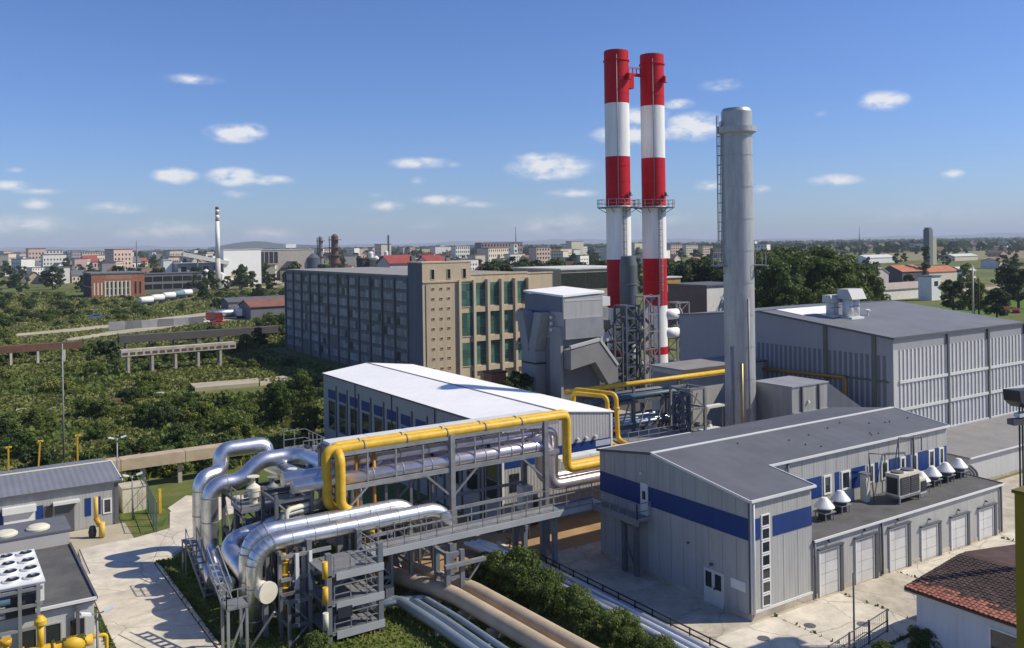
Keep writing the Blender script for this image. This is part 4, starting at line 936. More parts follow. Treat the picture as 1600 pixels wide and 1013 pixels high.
cs = thing('concrete_slab', 'cracked pale concrete slab lying in the scrub by the white roofed hall', 'slab', (p.x, p.y, 0))
MB().prism([(p.x, p.y), (p.x + 9.5, p.y - 1), (p.x + 11, p.y + 4), (p.x + .5, p.y + 5.2)], 'z', 0, .55).build('slab', dirtm, cs); MB().prism([(p.x + 9.7, p.y - 1), (p.x + 16, p.y + 1), (p.x + 15.5, p.y + 5), (p.x + 11.2, p.y + 4)], 'z', 0, .4).build('slab', dirtm, cs)
p = G(150, 640)
MB().prism([(p.x, p.y), (p.x + 3.2, p.y), (p.x + 3.4, p.y + 1.6), (p.x + .2, p.y + 2)], 'z', 0, 1.0).build('rubble_block', rust, None, 'rusty brown heap of rubble in the scrub', 'rubble')
for k, (px, py, w) in enumerate(((25, 646, 1.3), (145, 588, 1.1), (200, 624, .8), (215, 622, .7), (240, 620, 1.6))):
    p = G(px, py); MB().prism([(p.x, p.y), (p.x + w, p.y + .1), (p.x + w * .9, p.y + .7), (p.x + .1, p.y + .6)], 'z', 0, .5).build('concrete_block', conc_l, None, ('pale concrete block in the scrub at the left edge', 'pale concrete block in front of the dark trestle end', 'first small pale block of a row in the scrub', 'second small pale block of a row in the scrub', 'longest pale block of a row in the scrub')[k], 'block')
# dirt tracks
def track(pts, w, z=.01):
    P_ = [G(*q) for q in pts]; l, r = [], []
    for i, p in enumerate(P_):
        t = (P_[min(i + 1, len(P_) - 1)] - P_[max(i - 1, 0)]).normalized(); n = Vector((-t.y, t.x, 0)); wi = w[i] if isinstance(w, (list, tuple)) else w
        l.append(p + n * wi / 2); r.append(p - n * wi / 2)
    b = MB(); n_ = len(P_); b.add([(q.x, q.y, z) for q in l + r], [(i, n_ + i, n_ + i + 1, i + 1) for i in range(n_ - 1)]); b.build('dirt_track', dirtm, None, kind='structure')
track([(20, 524), (110, 516), (200, 506), (260, 498), (330, 490), (420, 480)], [6, 9, 9, 8, 10, 8])
track([(100, 532), (170, 521), (240, 513), (320, 500), (395, 497)], [5, 8, 9, 14, 12], .02)
track([(0, 470), (40, 474), (62, 482)], 5); track([(255, 453), (330, 450), (430, 449)], [10, 16, 16]); track([(300, 404), (450, 446)], 6, .03)
# ------------------------------------------------------------------ pipe bridge with the yellow gas pipes
pb = thing('pipe_bridge', 'grey steel pipe bridge carrying pipes in front of the white roofed hall', 'pipe bridge', (29, 52, 0))
cols = (21.2, 29.3, 37.0)
for x in cols:
    for y in (52.2, 55.0):
        bar('column', galv, pb, (x, y, 0), (x, y, 9.2), .34)
    for z in (7.0, 9.05): bar('cross_beam', galv, pb, (x, 52.2, z), (x, 55.0, z), .2, .28)
for y in (52.2, 55.0):
    for a, c in ((20.6, 29.3), (29.3, 38.2)):
        bar('girder', galv, pb, (a, y, 6.85), (c, y, 6.85), .16, .3); bar('girder', galv, pb, (a, y, 9.0), (c, y, 9.0), .16, .26)
    for k in range(9):
        x = 21.2 + 1.98 * k; bar('hanger', galv, pb, (x, y, 6.85), (x, y, 9.0), .1)
for x, s in ((21.2, 1), (29.3, -1), (29.3, 1), (37.0, -1)):
    bar('knee_brace', galv, pb, (x, 52.2, 5.0), (x + 2.2 * s, 52.2, 6.95), .14)
for y in (52.2, 55.0): bar('tie_beam', galv, pb, (29.3, y, 4.2), (37.0, y, 4.2), .14, .2)
bar('wind_brace', galv, pb, (21.2, 55.0, .3), (29.3, 55.0, 6.9), .12); bar('wind_brace', galv, pb, (29.3, 55.0, .3), (21.2, 55.0, 6.9), .12)
yp = [thing('gas_pipe', 'yellow gas pipe arching over the pipe bridge, nearer of the pair', 'pipe', (20.3, 51.1, 0)), thing('gas_pipe', 'yellow gas pipe arching over the pipe bridge, farther of the pair', 'pipe', (20.9, 52.0, 0))]
pipe('pipe', yellow, yp[0], [(22.6, 52.3, .2), (22.6, 52.3, 4.9), (20.5, 52.3, 6.0), (20.5, 52.4, 9.3), (39.1, 52.4, 9.3), (39.1, 52.4, 5.35), (60, 52.4, 5.35)], .31, .8, 16)
pipe('pipe', yellow, yp[1], [(23.0, 51.6, .2), (23.0, 51.6, 4.8), (21.1, 51.6, 5.9), (21.1, 51.6, 9.0), (21.3, 53.15, 9.3), (39.6, 53.15, 9.3), (39.6, 53.15, 5.35), (60, 53.15, 5.35)], .31, .8, 16)
for i, t in enumerate(yp):
    for x in (23, 26, 29, 32, 35): MB().tube([(x - .05, 52.4 + i * .75, 9.3), (x + .05, 52.4 + i * .75, 9.3)], .345, 16).build('clamp', galv, t)
ct = thing('cable_tray', 'bright sheet metal cable tray on top of the pipe bridge', 'cable tray', (29, 53.2, 9.3))
for k in range(6): box('tray_section', trim, ct, 21.3 + k * 2.85, 24.1 + k * 2.85, 53.8, 55.0, 9.14, 9.42)
for k in range(5): box('tray_section', trim, ct, 39.6 + k * 2.9, 42.45 + k * 2.9, 53.9, 55.0, 5.5, 5.7)
pinksil = mat('pink_sheen_jacket', (.74, .68, .70), .33, .8, .08, 1.5, bump=.06, bscale=2.5, dirt=.15, dirtcol=(.5, .45, .45))
spec_ = [(52.6, 7.35, .42, 'nearest silver jacketed pipe lying in the pipe bridge'), (53.5, 7.3, .36, 'middle silver jacketed pipe lying in the pipe bridge'), (54.4, 7.4, .45, 'farthest silver jacketed pipe lying in the pipe bridge'), (53.0, 8.25, .3, 'upper silver jacketed pipe hung under the yellow gas pipes')]
for i, (y, z, r, lab) in enumerate(spec_):
    t = thing('jacketed_pipe', lab, 'pipe', (29, y, 0), 'silver pipes in the pipe bridge')
    pts = [(18.4 if i in (0, 2) else 21, y, z), (37.6 + i * .25, y, z), (37.6 + i * .25, y, 4.3 - .0 * i), (60, y, 4.3)]
    m_ = pinksil
    pipe('pipe', m_, t, pts, r, 1.2, 16)
    for k in range(8): MB().tube([(21.5 + k * 2.1, y, z), (21.58 + k * 2.1, y, z)], r + .025, 16).build('jacket_seam', galv, t)
    if i == 1:
        for k in range(3):
            x = 24 + 4.5 * k; MB().lathe([(.12, z + r - .05), (.12, z + r + .35), (.3, z + r + .36), (.3, z + r + .44)], (x, y), 10).build('valve_stem', dark, t)
# thin bent blue-grey pipes at the left head of the bridge
for k in range(3):
    t = thing('drop_pipe', ('slim blue grey drop pipe at the left head of the bridge, first', 'slim blue grey drop pipe at the left head of the bridge, second', 'slim blue grey drop pipe at the left head of the bridge, third')[k], 'pipe', (21.8 + k * .55, 52.6, 0))
    pipe('pipe', mat('blue_grey_jacket', (.35, .42, .48), .4, .6, .1), t, [(23.0 + k * .9, 53.0, 8.3), (22.3 + k * .7, 52.9, 7.5), (21.9 + k * .5, 52.8, 6.9), (21.9 + k * .5, 52.8, .1)], .16, 1, 10)
for k, (x, lab) in enumerate(((22.6, 'amber riser pipe behind the yellow arch'), (23.8, 'second amber riser pipe right of the yellow arch'))):
    MB().tube([(x, 52.6, .1), (x, 52.6, 9.0)], .12, 10).build('riser_pipe', mat('amber_paint', (.4, .2, .02)), None, lab, 'pipe')

# ------------------------------------------------------------------ the big silver expansion loops on the left
def seams(t, pts, r, every=1.5):
    pts = [Vector(p) for p in pts]
    for a, b_ in zip(pts[:-1], pts[1:]):
        L = (b_ - a).length; n = int(L / every); d = (b_ - a).normalized()
        for k in range(n):
            q = a + d * (L * (k + .5) / n); MB().tube([q - d * .03, q + d * .03], r + .02, 16, False).build('jacket_seam', galv, t)
PR = .56
la = thing('steam_pipe', 'silver steam pipe rising by the road, nearer of two, bending over to the rack', 'pipe', (15.7, 61.2, 0))
pa = [(15.0, 55.2, 1.2), (15.7, 61.2, 1.2), (15.7, 61.2, 6.0), (17.9, 61.2, 6.0), (19.0, 61.2, 7.2), (22.0, 61.2, 7.2), (22.0, 54.4, 7.4), (23.4, 54.4, 7.4)]
pipe('pipe', silver, la, pa, PR, 1.25, 20); seams(la, pa[1:4], PR)
lb_ = thing('steam_pipe', 'silver steam pipe rising by the road, farther of two, with tall inverted loop', 'pipe', (15.7, 63.6, 0))
pbb = [(15.0, 57.4, .9), (15.7, 63.6, .9), (15.7, 63.6, 6.0), (17.3, 64.2, 6.0), (17.3, 64.4, 7.55), (20.6, 64.4, 7.55), (20.6, 64.2, 6.2), (20.9, 58, 6.4), (20.9, 53.5, 7.3), (22.4, 53.5, 7.3)]
pipe('pipe', silver, lb_, pbb, PR, 1.2, 20); seams(lb_, pbb[1:3], PR)
lc = thing('steam_pipe', 'silver steam pipe with a sharp elbow dipping towards the flanged riser', 'pipe', (15, 54, 0))
pc = [(19.5, 55.4, 4.6), (14.9, 54.9, 4.0), (15.6, 51.0, 2.5), (15.7, 50.3, .3)]
pipe('pipe', silver, lc, pc, PR, 1.15, 20)
# supports under the loops: lattice legs, platform with rails, ladder
lf = thing('loop_support_frame', 'dark steel support frame with platform under the silver loops', 'frame', (18.5, 60, 0))
for x in (16.9, 19.2, 21.8):
    for y in (59.0, 62.3): bar('column', galv_dk, lf, (x, y, 0), (x, y, 5.4 if x < 19 else 6.4), .24)
for y in (59.0, 62.3):
    for z in (2.6, 5.2): bar('beam', galv_dk, lf, (16.9, y, z), (21.8, y, z), .18, .24)
for x in (16.9, 19.2, 21.8):
    for z in (2.6, 5.2): bar('beam', galv_dk, lf, (x, 59.0, z), (x, 62.3, z), .18, .24)
for a, c in ((16.9, 19.2), (19.2, 21.8)):
    bar('brace', galv_dk, lf, (a, 59, .2), (c, 59, 2.6), .1); bar('brace', galv_dk, lf, (c, 59, .2), (a, 59, 2.6), .1); bar('brace', galv_dk, lf, (a, 59, 2.6), (c, 59, 5.2), .1); bar('brace', galv_dk, lf, (c, 59, 2.6), (a, 59, 5.2), .1)
bar('brace', galv_dk, lf, (16.9, 62.3, .2), (16.9, 59, 5.2), .1); bar('brace', galv_dk, lf, (16.9, 59, .2), (16.9, 62.3, 5.2), .1)
def railing(par, pts, hi=1.05, step=1.1, m_=None, w=.05):
    m_ = m_ or galv
    for a, b_ in zip(pts[:-1], pts[1:]):
        a, b_ = Vector(a), Vector(b_); L = (b_ - a).length; n = max(1, round(L / step))
        for z in (hi, hi * .52): bar('handrail', m_, par, a + Vector((0, 0, z)), b_ + Vector((0, 0, z)), w)
        bar('toe_board', m_, par, a + Vector((0, 0, .08)), b_ + Vector((0, 0, .08)), .02, .15)
        for k in range(n + 1):
            q = a + (b_ - a) * k / n; bar('rail_post', m_, par, q, q + Vector((0, 0, hi)), w)
pdk = thing('valve_platform', 'grey grating platform with handrails beside the silver loops', 'platform', (18.6, 57.6, 5))
box('deck', galv, pdk, 16.4, 21.2, 56.4, 58.7, 5.15, 5.3)
railing(pdk, [(16.4, 58.6, 5.3), (16.4, 56.45, 5.3), (21.2, 56.45, 5.3)])
for x in (16.6, 18.8, 21.0):
    for y in (56.6, 58.5): bar('leg', galv, pdk, (x, y, 0), (x, y, 5.15), .16)
bar('brace', galv, pdk, (16.6, 56.6, 1), (18.8, 56.6, 5), .09); bar('brace', galv, pdk, (21, 56.6, 1), (18.8, 56.6, 5), .09)
st_ = thing('access_stair', 'steep steel stair with handrails by the foot of the silver loops', 'stair', (14.6, 59, 0))
for s in (14.25, 14.95):
    bar('stringer', galv, st_, (s, 61.8, 2.2), (s, 57.0, .1), .06, .22); bar('handrail', galv, st_, (s, 61.8, 3.2), (s, 57.0, 1.1), .05)
    for k in range(5): q = k / 4; bar('rail_post', galv, st_, (s, 61.8 - 4.8 * q, 2.2 - 2.1 * q), (s, 61.8 - 4.8 * q, 3.2 - 2.1 * q), .05)
for k in range(9): q = (k + .5) / 9; box('tread', galv, st_, 14.28, 14.92, 61.7 - 4.8 * q, 61.95 - 4.8 * q, 2.16 - 2.1 * q, 2.2 - 2.1 * q)
box('landing', galv, st_, 14.2, 15.0, 61.8, 62.9, 2.14, 2.2)
for x in (14.25, 14.95): bar('leg', galv, st_, (x, 62.8, 0), (x, 62.8, 2.2), .08); bar('leg', galv, st_, (x, 61.9, 0), (x, 61.9, 2.15), .08)
# valve gear on the platform and behind it
vg = thing('valve_manifold', 'cluster of pale valves and short pipes on the platform behind the loops', 'valves', (19.5, 57.6, 5.3))
for k, (x, y, r, h) in enumerate(((17.6, 57.8, .45, 1.3), (18.9, 57.9, .4, 1.1), (20.2, 57.7, .35, 1.4))):
    MB().lathe([(r * .6, 5.3), (r * .6, 5.3 + h * .3), (r, 5.3 + h * .35), (r, 5.3 + h * .8), (r * .3, 5.3 + h), (r * .3, 5.3 + h * 1.3), (r * .9, 5.31 + h * 1.3), (r * .9, 5.36 + h * 1.3)], (x, y), 14).build('valve_body', (cream, galv, trim)[k], vg)
pipe('pipe', galv, vg, [(17.0, 57.8, 5.9), (20.9, 57.7, 5.9), (21.3, 57.7, 5.9), (21.3, 57.7, 7.3)], .18, 1.2, 10)
rk = thing('upper_guard_cage', 'mesh of thin galvanised guard rails above the silver elbows', 'guard rails', (22.4, 60, 7.6))
railing(rk, [(21.6, 63.4, 7.2), (23.2, 63.4, 7.2), (23.2, 59.4, 7.2), (21.6, 59.4, 7.2)], 1.3, .8)
box('deck', galv_dk, rk, 21.55, 23.25, 59.3, 63.5, 7.05, 7.18)
for x in (21.7, 23.1):
    for y in (59.5, 63.3): bar('leg', galv_dk, rk, (x, y, 0), (x, y, 7.05), .16)
mf = thing('middle_pipe_frame', 'dark steel frame full of small pipes between loops and yellow arch', 'frame', (19.6, 54, 0))
for x in (17.4, 19.6):
    for y in (52.6, 55.2): bar('column', galv_dk, mf, (x, y, 0), (x, y, 7.0), .2)
for z in (2.2, 4.4, 6.6):
    for y in (52.6, 55.2): bar('beam', galv_dk, mf, (17.4, y, z), (19.6, y, z), .16, .22)
    for x in (17.4, 19.6): bar('beam', galv_dk, mf, (x, 52.6, z), (x, 55.2, z), .16, .22)
bar('brace', galv, mf, (17.4, 52.6, 2.2), (19.6, 52.6, 4.4), .1); bar('brace', galv, mf, (19.6, 52.6, 4.4), (17.4, 52.6, 6.6), .1)
for k in range(4): pipe('small_pipe', (galv, dark, galv, cream)[k], mf, [(17.0 + k * .3, 52.3, .1), (17.0 + k * .3, 52.3, 5.2 + .3 * k), (22, 52.8 + k * .25, 5.2 + .3 * k)], .1 + .02 * k, 1.2, 8)

# ------------------------------------------------------------------ twin silver pipes in front and their steel tower
XE = 15.25
def front_pipe(y, xr, zz, lab):
    t = thing('steam_main', lab, 'pipe', (18, y, 0), 'twin silver mains along the footbridge')
    pts = [(XE, y, .4), (XE, y, zz), (xr, y, zz), (xr + .9, y + .05, zz - 2.2)]
    b = MB(); b.pipe(pts, .47, 1.7, 22); b.build('pipe', silver, t)
    for k in range(int((xr - 17.4) / 1.35)): MB().tube([(17.4 + k * 1.35, y, zz), (17.44 + k * 1.35, y, zz)], .485, 20, False).build('jacket_seam', galv, t)
    # segmented elbow rings
    for k in range(6):
        a = math.pi / 2 * (k + .5) / 6; R2 = 1.25; c = Vector((XE + R2, y, zz - R2)); q = c + Vector((-math.cos(a), 0, math.sin(a))) * R2
        d = Vector((math.sin(a), 0, math.cos(a))); MB().tube([q - d * .025, q + d * .025], .49, 20, False).build('elbow_seam', galv, t)
    for k in range(3): MB().tube([(XE, y, .9 + k * .9), (XE, y, .95 + k * .9)], .485, 20, False).build('jacket_seam', galv, t)
    return t
f1 = front_pipe(50.2, 27.4, 5.08, 'near silver steam main with segmented elbow along the footbridge')
f2 = front_pipe(51.5, 25.6, 5.35, 'far silver steam main running behind the near one')
bf = thing('blind_flange', 'round cream end cap facing forward below the silver elbow', 'end cap', (15.8, 49.4, 0))
MB().tube([(15.5, 50.2, 2.6), (15.75, 49.35, 2.6)], .5, 28).build('cap', cream, bf); MB().tube([(15.73, 49.42, 2.6), (15.78, 49.25, 2.6)], .6, 28).build('rim', cream, bf)
bar('support', galv, bf, (15.7, 49.6, 0), (15.7, 49.6, 2.1), .25)
cap2 = thing('pipe_end_cap', 'small cream capped pipe stub left of the access ladder', 'end cap', (13.9, 51, 0))
MB().tube([(14.4, 52.2, 2.6), (13.95, 51.2, 2.6)], .36, 20).build('cap', cream, cap2); bar('support', galv_dk, cap2, (14.2, 51.7, 0), (14.2, 51.7, 2.4), .2)
# support frames below the mains
def portal(x, lab, zt=4.5):
    t = thing('pipe_support', lab, 'pipe support', (x, 50.8, 0), 'steel portals under the silver mains')
    for y in (49.75, 52.0): bar('column', galv, t, (x, y, 0), (x, y, zt), .2)
    for z in (zt, zt * .5): bar('beam', galv, t, (x, 49.6, z), (x, 52.2, z), .18, .2)
    bar('brace', galv, t, (x, 49.75, .3), (x, 52.0, zt * .5), .1)
    return t
portal(16.6, 'steel portal under the silver elbows'); portal(18.0, 'steel portal under the mains beside the yellow valve'); portal(24.9, 'steel portal under the right end of the silver mains')
lg = thing('long_beam_frame', 'pale horizontal beams tying the portals below the mains', 'frame', (17, 49.5, 0))
for z in (4.3, 3.0, 1.7): bar('beam', galv, lg, (16.6, 49.55, z), (19.6, 49.55, z), .14, .2)
bar('column', trim, lg, (17.5, 49.45, .2), (17.5, 49.45, 4.4), .2); bar('column', trim, lg, (18.3, 49.45, 1.6), (18.3, 49.45, 4.4), .18)
# tower with three decks, start of the footbridge
tw = thing('bridge_head_tower', 'galvanised steel tower with stacked railed decks at the footbridge head', 'tower', (19.8, 47.6, 0))
tx0, tx1, ty0, ty1 = 18.3, 21.4, 46.7, 49.7
for x in (tx0, tx1):
    for y in (ty0, ty1): bar('column', mat('tower_column', (.20, .21, .235), .5, .3, .1), tw, (x, y, 0), (x, y, 5.0), .3)
for k, z in enumerate((.55, 2.15, 3.8)):
    box('deck', galv, tw, tx0 - .1, tx1 + .15, ty0 - .15, ty1 + .1, z - .1, z)
    box('fascia', mat('pale_galv', (.46, .47, .48), .5, .3, .08), tw, tx0 + .4, tx1 + .18, ty0 - .2, ty0 - .152, z - .32, z + .1)
    railing(tw, [(tx0 + .3, ty0 - .1, z), (tx1 + .1, ty0 - .1, z), (tx1 + .1, ty1, z)], 1.0, .85)
for z0, z1 in ((.55, 2.15), (2.15, 3.8)):
    bar('stair_flight', galv, tw, (tx0 + .5, ty0 + 1.6, z0), (tx1 - .4, ty0 + 1.6, z1), .7, .12); bar('stair_flight', galv_dk, tw, (tx1 - .4, ty0 + 2.4, z0), (tx0 + .5, ty0 + 2.4, z1), .7, .1)
bar('brace', galv_dk, tw, (tx0, ty0, .3), (tx0, ty1, 3.6), .12); bar('brace', galv_dk, tw, (tx0, ty1, .3), (tx0, ty0, 3.6), .12)
bar('brace', galv, tw, (tx1, ty0, 0), (tx1 - 1.2, ty0, 1.8), .1)
for k in range(3): MB().tube([(tx0 - .3, ty0 - .3, 1.0 + k * 1.4), (tx0 - .3, ty0 - .3, 1.9 + k * 1.4)], .16, 10).build('junction_pipe', (cream, yellow, yellow)[k], tw)
box('hatch', dark, tw, tx0 + .45, tx0 + 1.3, ty0 - .24, ty0 - .19, 1.35, 1.95)
yv = thing('yellow_valve', 'yellow valve riser hanging below the silver mains', 'valve', (16.9, 49.9, 0))
pipe('pipe', mat('amber_yellow', (.55, .30, .02), .45), yv, [(16.9, 49.9, .2), (16.9, 49.9, 4.4)], .12, n=10); MB().lathe([(.12, 2.4), (.24, 2.5), (.24, 3.9), (.12, 4.0)], (16.9, 49.9), 14).build('body', mat('amber_yellow', (.5, .3, .02)), yv)
for z in (2.45, 3.2, 3.9): MB().lathe([(.32, z), (.32, z + .08)], (16.9, 49.9), 14).build('flange', yellow, yv)
# ladder platform by the bottom edge
lp = thing('ladder_platform', 'small railed landing with caged ladder at the foot of the elbows', 'platform', (13.6, 48.6, 0))
box('deck', galv, lp, 13.1, 14.3, 48.0, 49.3, 2.6, 2.68)
railing(lp, [(13.1, 49.3, 2.68), (13.1, 48.0, 2.68), (14.3, 48.0, 2.68)], 1.0, .6)
for x in (13.2, 14.2):
    for y in (48.1, 49.2): bar('leg', galv, lp, (x, y, 0), (x, y, 2.6), .14)
for xx in (13.15, 13.75): bar('stringer', galv, lp, (xx, 52.0, 4.0), (xx, 49.3, 2.7), .05, .16); bar('handrail', galv, lp, (xx, 52.0, 4.9), (xx, 49.3, 3.6), .05)
for k in range(6): q = (k + .5) / 6; box('tread', galv, lp, 13.17, 13.73, 49.25 + 2.7 * q, 49.5 + 2.7 * q, 2.68 + 1.3 * q, 2.72 + 1.3 * q)
for (a, c) in (((13.2, 48.1, .1), (14.2, 48.1, 2.5)), ((14.2, 48.1, .1), (15.2, 46.5, 2.6))): bar('brace', galv, lp, a, c, .1)

# more steelwork and small bore pipes between the loops, the arch and the tower
def stanchions(lab, xs, y0, y1, zt, levels, m_, brace=True):
    t = thing('steel_stanchions', lab, 'frame', ((xs[0] + xs[-1]) / 2, (y0 + y1) / 2, 0))
    for x in xs:
        for y in (y0, y1): bar('column', m_, t, (x, y, 0), (x, y, zt), .17)
    for z in levels:
        for y in (y0, y1): bar('beam', m_, t, (xs[0], y, z), (xs[-1], y, z), .12, .18)
        for x in xs: bar('beam', m_, t, (x, y0, z), (x, y1, z), .12, .16)
    if brace:
        for i in range(len(xs) - 1):
            bar('brace', m_, t, (xs[i], y0, levels[0] * .1), (xs[i + 1], y0, levels[0]), .08); bar('brace', m_, t, (xs[i + 1], y0, levels[0]), (xs[i], y0, levels[1]), .08)
    return t
stanchions('dark stanchions behind the silver mains, left of the yellow arch', (16.6, 18.1, 19.4), 56.0, 58.2, 4.9, (1.8, 3.4, 4.8), galv_dk)
stanchions('grey stanchions under the silver mains beside the bridge head tower', (22.4, 23.7), 50.0, 52.0, 4.4, (1.6, 3.0, 4.3), galv)
stanchions('low dark stanchions on the lawn in front of the elbows', (16.3, 17.5), 47.4, 48.7, 2.6, (1.2, 2.5), galv_dk)
stanchions('dark stanchions in the shade beneath the yellow arch', (24.6, 26.4, 28.0), 52.6, 54.6, 6.7, (2.4, 4.4, 6.6), galv_dk)
for k, (x, y, n, lab) in enumerate(((17.6, 51.0, 4, 'bundle of thin grey risers under the silver mains'), (23.0, 50.6, 3, 'bundle of thin risers right of the bridge head tower'), (19.0, 60.4, 4, 'bundle of dark risers under the valve platform'), (26.0, 53.4, 5, 'bundle of drop lines under the pipe bridge'))):
    t = thing('riser_bundle', lab, 'pipes', (x, y, 0))
    for i in range(n):
        xx = x + .24 * i; h = 3.2 + (i * 37 % 5) * .35 + (2 if k == 4 else 0)
        pipe('riser', (galv, galv_dk, cream, dark, galv)[(i + k) % 5], t, [(xx, y, 0), (xx, y + .1 * (i % 2), h), (xx + .8, y + .5, h + .1)], .05 + .02 * (i % 3), 1.5, 8)
        if i % 2: MB().lathe([(.05, h * .5), (.13, h * .5 + .05), (.13, h * .5 + .3), (.05, h * .5 + .35)], (xx, y), 10).build('valve', (dark, galv, redp)[i % 3], t)
for k, (x, y, z, lab) in enumerate(((19.2, 50.0, 1.3, 'grey junction cabinet on the tower side under the mains'), (22.8, 48.6, 1.2, 'small dark control cabinet beside the tower foot'))):
    t = thing('junction_cabinet', lab, 'cabinet', (x, y, 0)); MB().box(x - .3, x + .3, y - .2, y + .2, z - .5, z + .4).build('casing', (galv, dark)[k], t); bar('stand', galv_dk, t, (x, y, 0), (x, y, z - .5), .1); MB().box(x - .26, x + .26, y - .215, y - .202, z - .45, z + .35).build('door', (trim, galv_dk)[k], t)
# ------------------------------------------------------------------ footbridge to the service building
fb = thing('footbridge', 'galvanised footbridge with railings leading to the service building upper door', 'footbridge', (30, 49, 0))
zb = 3.86
box('deck', galv, fb, 21.6, 39.2, 48.45, 49.65, zb - .08, zb)
box('edge_beam', mat('pale_galv', (.46, .47, .48)), fb, 21.6, 39.3, 48.3, 48.448, zb - .3, zb + .08)
box('edge_beam', galv, fb, 21.6, 39.3, 49.652, 49.8, zb - .3, zb + .08)
railing(fb, [(21.6, 48.38, zb), (38.2, 48.38, zb)], 1.1, 1.1); railing(fb, [(21.6, 49.72, zb), (39.2, 49.72, zb)], 1.1, 1.1)
for k in range(16):
    x = 22.2 + k * 1.08; bar('outrigger', galv_dk, fb, (x, 48.4, zb - .4), (x + .9, 49.7, zb - .75), .1)
box('deck', galv, fb, 38.25, 39.3, 43.7, 48.44, zb - .08, zb + .002); box('edge_beam', galv, fb, 38.1, 38.248, 43.6, 48.2, zb - .3, zb + .12)
railing(fb, [(38.17, 48.3, zb), (38.17, 43.7, zb), (39.3, 43.7, zb)], 1.1, .9)
def pier(x, y0, y1, lab, m_):
    t = thing('bridge_pier', lab, 'pier', (x, y0, 0), 'steel piers of the footbridge')
    for y in (y0, y1): bar('column', m_, t, (x, y, 0), (x, y, zb - .42), .3)
    bar('beam', m_, t, (x, y0 - .3, zb - .5), (x, y1 + .3, zb - .5), .24, .28); bar('brace', m_, t, (x, y0, .4), (x, y1, 2.2), .1)
tcol = mat('tower_column', (.2, .2, .2))
pier(32.6, 48.5, 49.6, 'dark footbridge pier standing beside the bushes', tcol); pier(35.4, 49.0, 50.4, 'pale footbridge pier by the bare soil', galv)
t = pier(38.7, 44.4, 45.6, 'dark twin footbridge pier against the gable wall', galv_dk)
fp = thing('bridge_trestle', 'tall dark twin column trestle carrying the footbridge over the tan pipes', 'trestle', (26.5, 47, 0))
for (x, y) in ((25.9, 46.9), (26.9, 46.9), (25.9, 48.2), (26.9, 48.2)): bar('column', tcol, fp, (x, y, 0), (x, y, zb - .4), .28)
for z in (1.9, 3.3): bar('beam', tcol, fp, (25.9, 46.9, z), (26.9, 46.9, z), .2); bar('beam', tcol, fp, (25.9, 46.9, z), (25.9, 48.2, z), .2)
box('bracket', galv, fp, 25.6, 28.4, 46.5, 46.8, 2.6, 2.8); bar('brace', galv, fp, (26.9, 46.9, 1.0), (28.2, 46.7, 2.6), .1)
# ------------------------------------------------------------------ low pipes on the ground
tp = [thing('tan_duct', 'wide tan plastered heat pipe, left of the two, on the ground', 'pipe', (27, 42, 0)), thing('tan_duct', 'wide tan plastered heat pipe beside the bushes, right of the two', 'pipe', (28.3, 42, 0))]
for i, (t, dx) in enumerate(zip(tp, (0, 1.35))):
    pts = [(26.9 + dx, 18, 1.0), (26.7 + dx, 34, 1.0), (26.1 + dx, 46.6, 1.0), (24.4 + dx, 51.5, 1.1), (23.9 + dx, 62, 1.2)]
    pipe('pipe', tanpipe, t, pts, .5, .8, 18)
    for k in range(9): y = 24 + 3.0 * k; x = 26.9 + dx - max(0, (y - 34)) * .048 - (y - 18) * .006; box('saddle', conc, t, x - .65, x + .65, y - .2, y + .2, 0, .6)
for i, (dx, r, lab) in enumerate(((0, .3, 'blue grey low pipe along the lawn, nearest the tower'), (.95, .22, 'thin low pipe beside the blue grey one'), (1.9, .18, 'thinnest low pipe beside the tan heat pipes'))):
    t = thing('ground_pipe', lab, 'pipe', (24 + dx, 42, 0)); x = 22.9 + dx * .75
    pipe('pipe', mat('blue_grey_jacket', (.35, .4, .45)), t, [(20.8, 49.2 - dx * .4, .75), (x + .4, 48.4 - dx * .3, .75), (x + .7, 44, .7), (x + .9, 20, .7)], r, 1.1, 14)
    for k in range(8): bar('foot', conc, t, (x + .75, 23 + k * 3, 0), (x + .75, 23 + k * 3, .5), .25)
for i in range(3):
    t = thing('silver_ground_pipe', ('silver ground pipe next to the kerb, nearest the yard', 'silver ground pipe in the middle of three by the kerb', 'silver ground pipe nearest the bushes by the kerb')[i], 'pipe', (33.6 - .55 * i, 40, 0), 'silver pipes by the kerb')
    pipe('pipe', mat('dull_aluminium', (.55, .57, .6), .4, .8, .1), t, [(33.9 - .55 * i, 18, .55), (33.9 - .55 * i, 48, .55), (33.0 - .55 * i, 55, .55)], .22, 1.2, 12)
    for k in range(8): bar('foot', conc, t, (33.9 - .55 * i, 22 + k * 3.2, 0), (33.9 - .55 * i, 22 + k * 3.2, .35), .2)
lr_ = thing('low_rail', 'low black steel rail along the kerb of the yard', 'rail', (34.7, 40, 0))
for z in (.45, .75): bar('rail', dark, lr_, (34.68, 22, z), (34.68, 54, z), .06)
for k in range(22): bar('post', dark, lr_, (34.68, 22 + k * 1.5, .15), (34.68, 22 + k * 1.5, .8), .06)

